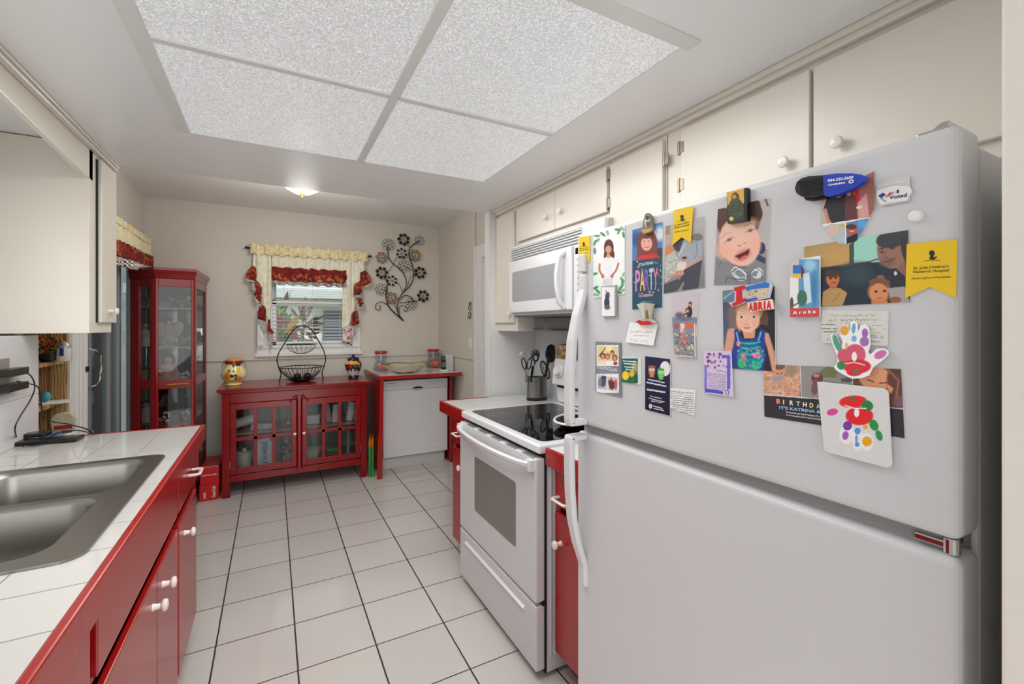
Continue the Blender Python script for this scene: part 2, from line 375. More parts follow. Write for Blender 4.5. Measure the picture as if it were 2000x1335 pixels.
# outside the window: neighbour wall, shuttered window, plants
m = MB(); m.box(-1.6, 3.0, 7.3, 7.4, -1, 3.2); m.box(-1.6, 3, 7.0, 7.3, 1.80, 1.92); tag(m.build('neighbour_house', M('stucco_white', (225, 225, 220), .8)), 'white stucco wall of the house next door', 'building')
m = MB(); m.box(.68, .95, 7.2, 7.26, .6, 1.64)
for i in range(22): m.box(.69, .94, 7.185, 7.2, .62+i*.045, .65+i*.045)
tag(m.build('storm_shutter', M('shutter_grey', (118, 122, 132), .6)), 'grey louvred shutter on the house next door', 'shutter')
m = MB(); m.box(-.95, 4, 5.06, 9, -.1, -.02); st(m.build('ground_outside', M('lawn', (110, 140, 70), .9, var=.3)), 'lawn outside the window')
def leafplant(name, base, n, L, w, mats, label, seed, up=.6, spread=1.0):
    r = random.Random(seed); t = thing(name, base, label, 'plant'); mm = MB()
    for i in range(n):
        a = 2*math.pi*i/n+r.uniform(-.3, .3); l = L*r.uniform(.7, 1.1); e = up+r.uniform(-.25, .3); ww = w*r.uniform(.7, 1.1)
        mm.mi = r.randrange(len(mats)); side = Vector((-math.sin(a), math.cos(a), 0))
        pts = []
        for k in range(9):
            s = k/8; hgt = l*(math.sin(e)*s*1.2-.55*s*s*math.cos(e)*spread); d = l*math.cos(e)*s*spread
            c = Vector(base)+Vector((math.cos(a)*d, math.sin(a)*d, hgt)); wd = ww*math.sin(math.pi*min(.98, s*.86+.12))
            pts.append((c-side*wd+Vector((0, 0, wd*.35)), c, c+side*wd+Vector((0, 0, wd*.35))))
        vs = [p for row in pts for p in row]; mm.add(vs, [(3*k+j, 3*k+j+1, 3*k+j+4, 3*k+j+3) for k in range(8) for j in range(2)])
    mm.build('leaf', mats, t, smooth='all'); 
    q = MB(); q.cyl((base[0], base[1], -.05), (base[0], base[1], base[2]+.06), .04, .03, n=10); q.build('stem', M('stem_brown', (90, 70, 50), .8), t, smooth=True)
    return t
LG = M('leaf_green', (95, 160, 50), .5, var=.3); LY = M('leaf_yellow', (225, 170, 40), .5, var=.2); LR = M('leaf_crimson', (165, 40, 60), .5, var=.2); LB = M('leaf_bronze', (96, 72, 70), .5, var=.25)
def bush(name, c, R, n, L, w, mats, label, seed):
    r = random.Random(seed); t = thing(name, (c[0], c[1], 0), label, 'plant'); mm = MB()
    for i in range(n):
        d = Vector((r.gauss(0, 1), r.gauss(0, 1), r.gauss(0, 1))).normalized(); p = Vector(c)+Vector((d.x*R[0], d.y*R[1], d.z*R[2]))*r.uniform(.45, 1)
        a = (d+Vector((r.uniform(-.6, .6), r.uniform(-.6, .6), r.uniform(-.2, .7)))).normalized(); sd = a.cross(Vector((0, 1, .2))).normalized(); l = L*r.uniform(.6, 1.2); ww = w*r.uniform(.7, 1.2); mm.mi = r.randrange(len(mats)); up = sd.cross(a)*.15*l
        vs = []
        for k in range(6):
            q = k/5; cc = p+a*l*q-up*(q*q)*1.5; hw = ww*math.sin(math.pi*min(.97, q*.85+.1)); vs += [cc-sd*hw, cc+up*.15, cc+sd*hw]
        mm.add(vs, [(3*k+j, 3*k+j+1, 3*k+j+4, 3*k+j+3) for k in range(5) for j in range(2)])
    mm.build('leaves', mats, t, smooth='all')['kind'] = 'stuff'
    q = MB(); q.cyl((c[0], c[1], -.03), (c[0], c[1], c[2]), .03, .02, n=8); q.build('stem', M('stem_brown', (90, 70, 50), .8), t, smooth=True); return t
bush('croton_bush', (-.02, 5.6, 1.28), (.16, .12, .32), 260, .17, .022, [LG, LG, LG, M('leaf_lime', (160, 200, 80), .5, var=.3)], 'bright green leafy bush outside, left side of the window view', 3)
bush('croton_bush', (.08, 5.4, 1.33), (.09, .06, .10), 16, .16, .03, [LY, LR, LR], 'yellow and crimson leaved shrub low in the window view', 9)
bush('bromeliad', (.33, 6.1, 1.36), (.11, .12, .26), 80, .17, .016, [LB, LB, M('leaf_grey_brown', (120, 100, 96), .6, var=.25)], 'bronze strap-leaved plant outside the middle of the window', 4)
leafplant('palm', (.12, 6.3, 1.55), 7, .34, .05, [LB, M('leaf_grey_brown', (120, 100, 96), .6, var=.25)], 'broad dark leaves rising above the bush outside the window', 5, up=1.05)
# ------------------------------------------------------------ window
w = thing('window_1', (.36, YB, WZ0), 'white double-hung window in the back wall', None); w['kind'] = 'structure'
m = MB()
fx0, fx1, fz0 = -.135, .825, 1.115
m.box(fx0, WX0, YB-.02, YB, fz0, 2.17); m.box(WX1, fx1, YB-.02, YB, fz0, 2.17); m.box(WX0, WX1, YB-.02, YB, WZ1, 2.17); m.box(WX0, WX1, YB-.022, YB, fz0, WZ0)
m.box(fx0-.01, fx1+.01, YB-.045, YB, fz0-.012, fz0+.012); m.box(fx0+.01, fx1-.01, YB-.035, YB, WZ0-.012, WZ0+.004)
for x in (WX0, WX1-.02): m.box(x, x+.02, YB, YB+.1, WZ0, WZ1)
m.box(WX0, WX1, YB, YB+.1, WZ0, WZ0+.02); m.box(WX0, WX1, YB, YB+.1, WZ1-.02, WZ1)
m.build('window_frame', TRIMW, w, bevel=.003)
for nm, z0, z1, yy in (('sash', WZ0+.02, 1.66, YB+.03), ('sash', 1.60, WZ1-.02, YB+.06)):
    m = MB(); a, b2 = WX0+.02, WX1-.02
    for bx in ((a, a+.035, z0, z1), (b2-.035, b2, z0, z1), (a, b2, z0, z0+.035), (a, b2, z1-.05, z1)): m.box(bx[0], bx[1], yy-.012, yy+.012, bx[2], bx[3])
    s = m.build(nm, TRIMW, w, bevel=.003)
    q = MB(); q.box(a+.03, b2-.03, yy-.002, yy+.002, z0+.03, z1-.045); q.build('pane', GLS, s)
bl = thing('window_blind', (.36, YB+.005, 1.64), 'white slatted blind half raised in the back window', 'blind')
m = MB()
for i in range(17): m.box(WX0+.025, WX1-.025, YB-.005, YB+.018, 1.655+i*.0235, 1.6565+i*.0235)
m.build('slats', TRIMW, bl)
m = MB()
for i in range(11): m.box(WX0+.025, WX1-.025, YB-.004, YB+.014, 1.225+i*.0375, 1.2275+i*.0375)
m.build('lowered_slats', TRIMW, bl)
m = MB(); m.box(WX0+.022, WX1-.022, YB-.012, YB+.018, 1.625, 1.645); m.build('bottom_rail', TRIMW, bl, bevel=.003)
m = MB()
for x in (.10, .36, .62): m.tube([(x, YB-.008, 1.22), (x, YB-.008, 2.05)], .0012, n=5)
m.build('cord', TRIMW, bl)
m = MB(); m.box(WX0+.03, WX1-.03, YB+.02, YB+.022, 1.66, 2.05); m.build('shade_cloth', glass('sheer_white', (238, 240, 243), .02, .6), bl)
# ------------------------------------------------------------ ceiling light panel
PANEL_W = 6.2
lt = thing('ceiling_light_panel', ((LX0+LX1)/2, (LY0+LY1)/2, ZC), 'large four-pane fluorescent light panel set in the lowered ceiling', 'ceiling light')
m = MB(); TX, TY, g = .37, 1.545, .014; FR = M('light_frame_white', (226, 226, 224), .4)
m.box(LX0-.05, LX0, LY0-.05, LY1, ZC-.004, ZC+.01); m.box(LX0, LX1+.03, LY0-.05, LY0, ZC-.004, ZC+.02)
for a in ((LX0-.004, LX0, LY0, LY1), (LX1, LX1+.004, LY0, LY1), (LX0, LX1, LY1, LY1+.004)): m.box(*a, ZC-.002, ZC+.05)
m.build('frame', FR, lt, bevel=.002)
m = MB(); m.box(TX-.016, TX+.016, LY0, LY1, ZC-.008, ZC+.03); m.build('crossbar', FR, lt, bevel=.002)
m = MB(); m.box(LX0, TX-.016, TY-.013, TY+.013, ZC-.007, ZC+.03); m.box(TX+.016, LX1, TY-.013, TY+.013, ZC-.007, ZC+.03); m.build('crossbar', FR, lt, bevel=.002)
def diffuser():
    m = bpy.data.materials.new('prismatic_diffuser'); m.use_nodes = True; N = m.node_tree.nodes; L = m.node_tree.links; b = N['Principled BSDF']
    tc = N.new('ShaderNodeTexCoord'); v = N.new('ShaderNodeTexVoronoi'); v.inputs['Scale'].default_value = 210; L.new(tc.outputs['Object'], v.inputs['Vector'])
    n = N.new('ShaderNodeTexNoise'); n.inputs['Scale'].default_value = 130; n.inputs['Detail'].default_value = 5; L.new(tc.outputs['Object'], n.inputs['Vector'])
    a = N.new('ShaderNodeMath'); a.operation = 'MULTIPLY'; L.new(v.outputs['Distance'], a.inputs[0]); L.new(n.outputs['Fac'], a.inputs[1])
    r = N.new('ShaderNodeMapRange'); r.inputs[1].default_value = .05; r.inputs[2].default_value = .42; r.inputs[3].default_value = DIFF[0]; r.inputs[4].default_value = DIFF[1]; L.new(a.outputs[0], r.inputs[0])
    b.inputs['Base Color'].default_value = (.3, .3, .3, 1); b.inputs['Roughness'].default_value = .3
    b.inputs['Emission Color'].default_value = (1, 1, 1, 1); L.new(r.outputs[0], b.inputs['Emission Strength'])
    bp = N.new('ShaderNodeBump'); bp.inputs['Strength'].default_value = .6; L.new(a.outputs[0], bp.inputs['Height']); L.new(bp.outputs[0], b.inputs['Normal'])
    return m
DIFF = (.26, .60)
DM = diffuser()
for x0, x1 in ((LX0, TX-.016), (TX+.016, LX1)):
    for y0, y1 in ((LY0, TY-.013), (TY+.013, LY1)):
        q = MB(); q.box(x0, x1, y0, y1, ZC-.0005, ZC+.008); q.build('diffuser', DM, lt)
        area('panel_tubes', ((x0+x1)/2, (y0+y1)/2, ZC-.012), (0, 0, 0), .6, .6, PANEL_W, (1, .985, .96))
m = MB(); m.box(LX0, LX1, LY0, LY1, ZC+.06, ZC+.08); m.build('housing', FR, lt)
# dome light on the higher ceiling
dl = thing('dome_ceiling_light', (.19, 3.55, ZH), 'small frosted dome light on the ceiling beyond the lowered part', 'ceiling light')
zb = 2.335
m = MB(); m.lathe([(.012, zb+.012), (.06, zb+.022), (.11, zb+.05), (.15, zb+.10), (.17, zb+.16)], (.19, 3.55, 0), n=28)
m.build('glass_shade', M('frosted_lit_glass', (255, 240, 200), .4, emit=1.5, var=.02), dl, smooth=True)
m = MB(); m.lathe([(0, zb-.012), (.007, zb-.006), (.004, zb), (.016, zb+.006), (.018, zb+.014), (.005, zb+.02)], (.19, 3.55, 0), n=16); m.build('finial', BRASS, dl, smooth=True)
m = MB(); m.cyl((.19, 3.55, zb+.155), (.19, 3.55, ZH), .175, .16, n=28); m.build('base_plate', BRASS, dl, smooth=True)

_l = bpy.data.lights.new('dome_bulb', 'POINT'); _l.energy = 16; _l.shadow_soft_size = .12; _l.color = (1, .96, .9)
_o = bpy.data.objects.new('dome_bulb', _l); COL.objects.link(_o); _o.location = (.19, 3.55, 2.20)
# ------------------------------------------------------------ knobs and pulls
def knob_mb(p, d, r=.016, l=.028):     # p on face, d outward unit vector
    p = Vector(p); d = Vector(d); T = d.to_track_quat('Z', 'Y').to_matrix().to_4x4()
    m = MB(); m.lathe([(r*.62, 0), (r*.5, l*.2), (r*.42, l*.5), (r*.95, l*.68), (r, l*.82), (r*.8, l*.97), (0, l*1.05)], p, n=18, T=T); return m
def pull_mb(p, d, L=.09, out=.035):    # horizontal pull along y
    p = Vector(p); d = Vector(d); y = Vector((0, L/2, 0)); m = MB()
    m.tube([p-y, p-y+d*out*.8, p-y*.85+d*out, p+y*.85+d*out, p+y+d*out*.8, p+y], .0055, n=8, sx=1.3); return m
CERAM = M('white_ceramic', (235, 228, 222), .15, var=.01)
# ------------------------------------------------------------ left counter, sink, base cabinets
CT = tiles('counter_tile_left', (203, 202, 199), (150, 146, 140), -.30, .152, 2.645, .152, .0035, rough=.07, var=.02)
CX0, CX1, CY0, CY1, Z = -.91, -.29, -.25, 2.65, .915
SKX0, SKX1, SKY0, SKY1 = -.845, -.348, 1.235, 2.095
ct = thing('counter', ((CX0+CX1)/2, 1.2, .875), 'left counter of white tiles with a red edge holding the steel sink', 'counter')
V, Fc = fill2d([[(CX0, CY0), (CX1-.018, CY0), (CX1-.018, CY1-.018), (CX0, CY1-.018)], rrect(SKX0+.02, SKX1-.02, SKY0+.02, SKY1-.02, .05)], .875, Z)
m = MB(); m.add(V, Fc); m.build('tiled_top', CT, ct)
m = MB(); m.box(CX1-.018, CX1, CY0, CY1, .845, Z+.002); m.box(CX0, CX1-.018, CY1-.018, CY1, .845, Z+.002); m.build('edge_trim', RED, ct, bevel=.004, label='red painted wooden edge')
sk = thing('kitchen_sink', ((SKX0+SKX1)/2, (SKY0+SKY1)/2, .7), 'stainless steel double bowl sink set in the left tiled counter', 'sink')
bowls = [(SKX0+.045, SKX1-.055, 1.30, 1.655), (SKX0+.045, SKX1-.04, 1.685, 2.055)]
bowls = [(SKX0+.045, SKX1-.075, 1.285, 1.66), (SKX0+.045, SKX1-.05, 1.69, 2.06)]
loops = [rrect(SKX0, SKX1, SKY0, SKY1, .045)]+[rrect(*b, .06) for b in bowls]
V, Fc = fill2d(loops, Z+.001, Z+.006); m = MB(); m.add(V, Fc)
m.build('rim', STEEL, sk, bevel=.002)
for bi, b in enumerate(bowls):
    m = MB(); rings = []
    for k, (ins, z, r) in enumerate([(0, Z+.006, .06), (.004, Z+.001, .06), (.010, Z-.01, .058), (.016, Z-.10, .06), (.022, Z-.155, .062), (.04, Z-.178, .06), (.09, Z-.185, .05)]):
        rings.append([(x, y, z) for x, y in rrect(b[0]+ins, b[1]-ins, b[2]+ins, b[3]-ins, r)])
    n = len(rings[0]); vs = [p for r in rings for p in r]
    m.add(vs, [(i*n+j, i*n+(j+1) % n, (i+1)*n+(j+1) % n, (i+1)*n+j) for i in range(len(rings)-1) for j in range(n)]+[tuple(range((len(rings)-1)*n, len(rings)*n))])
    ob = m.build('bowl', STEEL, sk, smooth=True)
    q = MB(); cx, cy = (b[0]+b[1])/2, (b[2]+b[3])/2; q.lathe([(.045, Z-.184), (.04, Z-.181), (.028, Z-.186), (.0, Z-.186)], (cx, cy, 0), n=24); q.build('drain', CHROME, ob, smooth=True)
# base cabinets left
def base_unit(y0, y1, xf, side, label, doors, knobs, drawer=True, pull=None, group=None, z0=.10, false_front=False, xback=None, zt=.845, pend=True):
    """side=-1: cabinet lies toward -x of its face (face looks +x)."""
    s = side; d = (-s, 0, 0); xb = xf+s*.52 if xback is None else xback
    t = thing('base_cabinet', ((xf+xb)/2, (y0+y1)/2, 0), label, 'cabinet', group)
    def X(a, b): return (min(a, b), max(a, b))
    m = MB(); zp = .72 if s < 0 else zt; m.box(*X(xf+s*.02, xb), y0, y0+.016, z0, zp); m.box(*X(xf+s*.02, xb), y1-.016, y1, z0, zp); m.box(*X(xf+s*.02, xb), y0+.016, y1-.016, z0, z0+.016)
    m.box(*X(xf+s*.07, xb), y0, y1, 0, z0); m.box(*X(xb-s*.012, xb), y0+.016, y1-.016, z0+.016, zp); m.build('body', REDD, t)
    m = MB(); w = .022; x0, x1 = X(xf, xf+s*.02)
    m.box(x0, x1, y0, y0+w, z0, zt); m.box(x0, x1, y1-w, y1, z0, zt); m.box(x0, x1, y0+w, y1-w, z0, z0+.03); m.box(x0, x1, y0+w, y1-w, zt-.025, zt); m.box(x0, x1, y0+w, y1-w, .685, .705)
    m.build('face_frame', RED, t, bevel=.001)
    x0, x1 = X(xf-s*.001, xf-s*.018)
    if drawer:
        m = MB(); m.box(x0, x1, y0+.01, y1-.01, .715, zt-.012); dr = m.build('drawer_front' if false_front else 'drawer', RED, t, bevel=.003)
        if pull is not None: pull_mb((xf-s*.018, pull[0], pull[1]), d).build('pull', CERAM, dr, smooth=True, label='white enamel pull')
    for (a, b), kn in zip(doors, knobs):
        m = MB(); m.box(x0, x1, a, b, z0+.02, .672); do = m.build('door', RED, t, bevel=.003)
        knob_mb((xf-s*.018, kn[0], kn[1]), d, .017, .036).build('knob', CERAM, do, smooth=True, label='white ceramic knob')
    return t
xf = -.318
base_unit(1.995, 2.52, xf, -1, 'red base cabinet at the far end of the sink counter, with drawer and door', [(2.01, 2.43)], [(2.12, .60)], pull=(2.27, .79), group=None)
base_unit(1.14, 1.99, xf, -1, 'red sink base cabinet with two doors and no drawer pull', [(1.155, 1.655), (1.66, 1.985)], [(1.60, .60), (1.73, .60)], false_front=True, pull=None, zt=.845)
base_unit(.50, 1.12, xf, -1, 'red base cabinet nearest the camera, beside the sink cabinet', [(.52, 1.10)], [(1.03, .60)], pull=(.8, .78))
m = MB(); m.box(-.90, -.34, 2.53, 2.60, 0, .845); tag(m.build('cabinet_end_panel', REDD, bevel=.002), 'dark red end panel under the far end of the sink counter', 'panel')
# ------------------------------------------------------------ right counters and base cabinets
CTR = tiles('counter_tile_right', (216, 217, 215), (170, 166, 160), .95, .152, 2.31, .152, .0035, rough=.08, var=.02)
def rcounter(y0, y1, x0, label, end=True):
    t = thing('counter', ((x0+XR)/2, (y0+y1)/2, .875), label, 'counter')
    m = MB(); m.box(x0+.018, XR-.013, y0, y1-(.018 if end else 0), .875, Z); m.build('tiled_top', CTR, t, bevel=.002)
    m = MB(); m.box(x0, x0+.018, y0, y1, .848, Z+.002)
    if end: m.box(x0+.018, 1.30, y1-.018, y1, .848, Z+.002)
    m.build('edge_trim', RED, t, bevel=.004, label='red painted wooden edge'); return t
rcounter(2.335, 2.765, .951, 'right white tiled counter with red edge beyond the stove', True)
rcounter(1.11, 1.495, .951, 'short tiled counter with red edge between stove and fridge', False)
base_unit(2.335, 2.58, .985, 1, 'narrow red base cabinet beyond the stove', [(2.35, 2.565)], [(2.40, .585)], pull=(2.45, .765), xback=1.6, zt=.848)
base_unit(1.11, 1.482, 1.0, 1, 'red base cabinet between the stove and the fridge', [(1.125, 1.472)], [(1.43, .56)], pull=(1.40, .735), xback=1.6, zt=.848)
# ------------------------------------------------------------ stove
sv = thing('electric_range', (1.25, 1.91, 0), 'white freestanding electric range with a black glass cooktop', 'stove')
RY0, RY1, RX = 1.50, 2.31, .912
m = MB(); m.box(RX+.045, 1.60, RY0, RY1, .02, .895)
for i in range(5): m.box(RX+.065+i*.02, RX+.073+i*.02, RY0-.004, RY0, .08, .86)
for y in (RY0+.04, RY1-.04):
    for x in (1.0, 1.55): m.cyl((x, y, 0), (x, y, .02), .015)
m.build('body', WHT, sv, bevel=.002)
m = MB(); m.box(RX+.01, 1.56, RY0-.006, RY1+.006, .893, .930); m.build('cooktop_frame', WHT, sv, bevel=.010, seg=3)
m = MB(); V, Fc = fill2d([rrect(RX+.05, 1.50, RY0+.035, RY1-.035, .03)], .9305, .9325); m.add(V, Fc); ck = m.build('cooktop_glass', BLKG, sv, label='black ceramic glass cooktop')
for x, y, r in ((1.08, 1.70, .09), (1.08, 2.1, .105), (1.36, 1.70, .105), (1.36, 2.1, .08)):
    q = MB(); q.tube([(x+r*math.cos(t*math.pi/18), y+r*math.sin(t*math.pi/18), .9326) for t in range(36)], .0006, n=4, closed=True); q.build('burner_ring', M('burner_grey', (70, 72, 75), .4), ck)
m = MB(); m.box(RX, RX+.043, RY0+.002, RY1-.002, .305, .875)
dr = m.build('oven_door', WHTG, sv, bevel=.006, label='white oven door with a grey window')
m = MB(); V, Fc = fill2d([rrect(1.665, 2.10, .46, .735, .012)], 0, .002); m.add([(RX-p[2]-.0002, p[0], p[1]) for p in V], Fc); m.build('oven_window', M('oven_window_grey', (120, 118, 112), .06), dr)
m = MB()   # vent slots on the top of door
for k in range(5):
    for i in range(7):
        y = RY1-.10-k*.15-i*.014; m.box(RX+.0, RX+.03, y-.003, y+.003, .8745, .8765)
m.build('vent', M('slot_grey', (110, 110, 110), .6), dr)
m = MB(); P = []
for i in range(17):
    u = i/16; y = RY0+.03+u*(RY1-RY0-.06); o_ = .012+.045*math.sin(math.pi*u)**.6; P.append((RX-o_, y, .845))
m.tube(P, .013, n=10, sx=1.6); m.box(RX-.02, RX+.0, RY0+.012, RY0+.05, .825, .868); m.box(RX-.02, RX+.0, RY1-.05, RY1-.012, .825, .868)
m.build('handle', WHT, dr, smooth=True)
m = MB(); m.box(RX+.001, RX+.043, RY0+.002, RY1-.002, .035, .292); dw = m.build('storage_drawer', WHTG, sv, bevel=.006)
m = MB(); m.extr([(RX+.002, RY0+.09, .225), (RX-.012, RY0+.09, .245), (RX+.002, RY0+.09, .252)], (0, RY1-RY0-.18, 0)); m.build('drawer_grip', WHT, dw, bevel=.003)
m = MB(); m.box(RX+.03, RX+.045, RY0+.0, RY1, .29, .31); m.box(RX+.043, RX+.05, RY0-.001, RY1, .02, .9); m.build('door_gap', DARK, sv)
m = MB(); m.extr([(1.515, RY0+.0, 1.045), (1.54, RY0, 1.198), (1.60, RY0, 1.205), (1.60, RY0, .93), (1.56, RY0, .93), (1.55, RY0, 1.04)], (0, RY1-RY0, 0)); bg = m.build('control_panel', WHT, sv, bevel=.006)
m = MB(); m.box(1.545, 1.56, RY0+.02, RY1-.02, 1.025, 1.043); m.build('panel_gap', DARK, bg)
for y in (2.235, 2.11, 1.72, 1.60):
    T = Matrix.Rotation(-math.pi/2+.16, 4, 'Y'); p = Vector((1.526, y, 1.125)); m = MB(); m.lathe([(.036, 0), (.036, .006), (.028, .008), (.026, .03), (.022, .034), (0, .034)], p, n=22, T=T); kn = m.build('knob', PLW, bg, smooth=True)
m = MB(); T = Matrix.Translation((1.524, 1.91, 1.125)) @ Matrix.Rotation(.16, 4, 'Y'); m.box(-.003, .003, -.11, .11, -.03, .03, T=T); m.build('display', BLKG, bg)
# spoon rest on the cooktop
sp = thing('spoon_rest', (1.23, 1.62, .9325), 'white rimmed black oval spoon rest on the cooktop near the fridge', 'spoon rest')
c = (1.24, 1.70, .934); T = Matrix.Rotation(.7, 4, 'Z')
m = MB(); m.lathe([(0, .004), (.075, .006), (.095, .018), (.102, .030), (.098, .030), (.09, .02), (.07, .01), (0, .008)], c, n=30, T=T, sx=1.25, sy=.85); m.build('dish', BLK, sp, smooth=True)
m = MB(); pts = [T @ Vector((.128*math.cos(a*math.pi/20), .087*math.sin(a*math.pi/20), .031))+Vector(c) for a in range(40)]; m.tube(pts, .006, n=8, closed=True)
m.build('rim', PLW, sp, smooth=True)
# ------------------------------------------------------------ refrigerator
FX, FY0, FY1, FZ = .77, .23, 1.043, 1.66
fg = thing('refrigerator', (1.15, .63, 0), 'large white top-freezer refrigerator covered in photos and magnets', 'refrigerator')
m = MB(); m.box(FX+.075, 1.60, FY0+.004, FY1-.004, .02, 1.645); m.build('body', FRW, fg, bevel=.006)
m = MB(); m.box(FX, FX+.066, FY0, FY1, 1.123, FZ); fd = m.build('freezer_door', FRW, fg, bevel=.012, seg=4)
m = MB(); m.box(FX, FX+.066, FY0, FY1, .07, 1.100); dd = m.build('fridge_door', FRW, fg, bevel=.012, seg=4)
m = MB(); m.box(FX+.02, FX+.075, FY0+.015, FY1-.01, 1.098, 1.126); m.box(FX+.064, FX+.077, FY0+.012, FY1-.012, .08, 1.64); m.build('gasket', M('gasket_grey', (150, 150, 150), .6), fg)
m = MB(); m.box(FX+.03, FX+.08, FY0+.01, FY1-.01, .0, .065); m.build('kick_plate', GRYM, fg)
m = MB(); m.box(FX+.012, FX+.05, FY0+.012, FY0+.052, 1.106, 1.116); m.cyl((FX+.018, FY0+.014, 1.10), (FX+.018, FY0+.014, 1.122), .009); m.build('hinge', CHROME, fg, bevel=.002)
m = MB(); m.box(FX+.015, FX+.10, FY0+.012, FY0+.05, FZ-.004, FZ+.005); m.tube([(FX+.028, FY0+.03, FZ+.004), (FX+.09, FY0+.03, FZ+.004)], .009, n=10, sx=1.7); m.build('top_hinge_cover', CHROME, fg, bevel=.002)
def fhandle(zs, flip):
    # bar bowed out from the door; wide flat section
    m = MB(); n = len(zs); vs = []
    for x, z, w in zs:
        vs += [(x, 1.005-w, z), (x, 1.005+w, z), (x+.018, 1.005+w, z), (x+.018, 1.005-w, z)]
    m.add(vs, [(0, 1, 2, 3), tuple(range(4*n-4, 4*n))[::-1]]+[(4*i+j, 4*i+(j+1) % 4, 4*i+4+(j+1) % 4, 4*i+4+j) for i in range(n-1) for j in range(4)])
    return m
A = FX-.018
top = [(A+.008, 1.545, .014), (A+.006, 1.50, .014), (A-.002, 1.475, .015), (A-.018, 1.43, .016), (A-.034, 1.36, .017), (A-.041, 1.28, .017), (A-.043, 1.20, .017), (A-.043, 1.145, .017), (A-.040, 1.128, .017)]
m = fhandle(top, 0); m.box(A-.04, FX, .988, 1.022, 1.126, 1.142); m.build('handle', HWH, fd, bevel=.006, seg=3)
bot = [(A-.040, 1.100, .017), (A-.043, 1.083, .017), (A-.043, 1.02, .017), (A-.041, .95, .017), (A-.034, .87, .017), (A-.018, .80, .016), (A-.002, .755, .015), (A+.006, .73, .014), (A+.008, .675, .014)]
m = fhandle(bot, 1); m.box(A-.04, FX, .988, 1.022, 1.085, 1.101); m.build('handle', HWH, dd, bevel=.006, seg=3)
m = MB(); m.box(FX-.012, FX, .992, 1.018, 1.55, 1.60); m.build('handle_end_cap', HWH, fd, bevel=.003)
# ------------------------------------------------------------ upper cabinets, right
UX = 1.37; HN = M('hinge_metal', (150, 140, 125), .35, metal=.9)
def yof(px): return atx(px, 400, UX)[1]
def upper(y0, y1, zb, label, doors, zt=2.16, xb=None, hinges=(), nm='wall_cabinet'):
    t = thing(nm, ((UX+XR)/2, (y0+y1)/2, zb), label, 'cabinet')
    m = MB(); m.box(UX+.004, (xb or XR-.002), y0, y1, zb, zt); m.build('body', CABW, t, bevel=.002)
    for a, b, z0, z1, kn in doors:
        m = MB(); m.box(UX-.016, UX+.002, a, b, z0, z1); do = m.build('door', CABW, t, bevel=.003)
        if kn: knob_mb((UX-.016, kn[0], kn[1]), (-1, 0, 0), .017, .03).build('knob', CERAM, do, smooth=True, label='white ceramic knob')
    for hy, hz in hinges:
        m = MB(); m.cyl((UX-.016, hy, hz-.025), (UX-.016, hy, hz+.025), .006, n=10); m.box(UX-.018, UX-.014, hy-.022, hy-.004, hz-.02, hz+.02); m.build('hinge', HN, t, smooth=False)
    return t
kz = lambda px, py: tuple(atx(px, py, UX-.016)[1:])
upper(yof(1010), 2.80, 1.365, 'narrow cream wall cabinet left of the microwave', [(yof(1006), 2.795, 1.42, 2.135, (2.53, 1.475))])
upper(yof(1192), yof(1011), 1.893, 'cream wall cabinet with two short doors above the microwave', [(yof(1087.5), yof(1013), 1.925, 2.135, kz(1070, 423)), (yof(1190), yof(1088.5), 1.925, 2.135, kz(1098, 411))], hinges=((yof(1191.5), 2.09), (yof(1191.5), 1.96)))
upper(yof(1301), yof(1193), 1.40, 'tall cream wall cabinet between the microwave and the fridge', [(yof(1299), yof(1196), 1.42, 2.135, None)], hinges=((yof(1303)-.0, 2.05),))
m = upper(.192, yof(1303), 1.76, 'cream wall cabinet with two doors above the fridge', [(yof(1587), yof(1335), 1.80, 2.135, kz(1538, 319)), (.21, yof(1594), 1.80, 2.135, kz(1643, 281))], hinges=((yof(1332), 2.07), (yof(1332), 1.93)))
m = MB(); m.box(UX-.02, UX+.03, .19, 2.80, 2.155, ZC); m.box(UX-.035, UX-.02, .19, 2.80, 2.172, ZC); st(m.build('trim_6', CABW, bevel=.005), 'cream crown trim between ceiling and wall cabinets')
# ------------------------------------------------------------ microwave
mw = thing('microwave_oven', (1.5, 1.97, 1.46), 'white over-the-range microwave with a grey window', 'microwave')
MX, MY0, MY1 = 1.30, 1.525, 2.43
m = MB(); m.box(MX+.03, 1.68, MY0+.03, MY1-.01, 1.47, 1.888); m.build('body', M('microwave_side_grey', (190, 188, 186), .35), mw, bevel=.004)
m = MB(); m.box(MX, MX+.03, MY0+.03, MY1, 1.462, 1.885)
m.build('front_frame', WHT, mw, bevel=.008, seg=3)
m = MB(); m.box(MX-.004, MX, MY0+.19, MY1-.02, 1.805, 1.870)
for i in range(5): m.extr([(MX-.004, MY0+.19, 1.80+i*.014), (MX-.014, MY0+.19, 1.80+i*.014), (MX-.004, MY0+.19, 1.81+i*.014)], (0, MY1-MY0-.20, 0))
gr = m.build('vent_grille', WHT, mw)
m = MB()
for i in range(5): m.box(MX-.006, MX-.0035, MY0+.192, MY1-.015, 1.8095+i*.014, 1.8135+i*.014)
m.build('vent_slot', M('slot_light_grey', (176, 178, 180), .5), gr)
DY = 1.775
m = MB(); m.box(MX-.022, MX-.001, DY, MY1-.004, 1.478, 1.79); md = m.build('door', WHT, mw, bevel=.006, seg=3)
m = MB(); V, Fc = fill2d([rrect(DY+.13, MY1-.055, 1.545, 1.722, .015)], 0, .0015); m.add([(MX-.0223-p[2], p[0], p[1]) for p in V], Fc); m.build('window', M('microwave_window_grey', (158, 160, 164), .15), md)
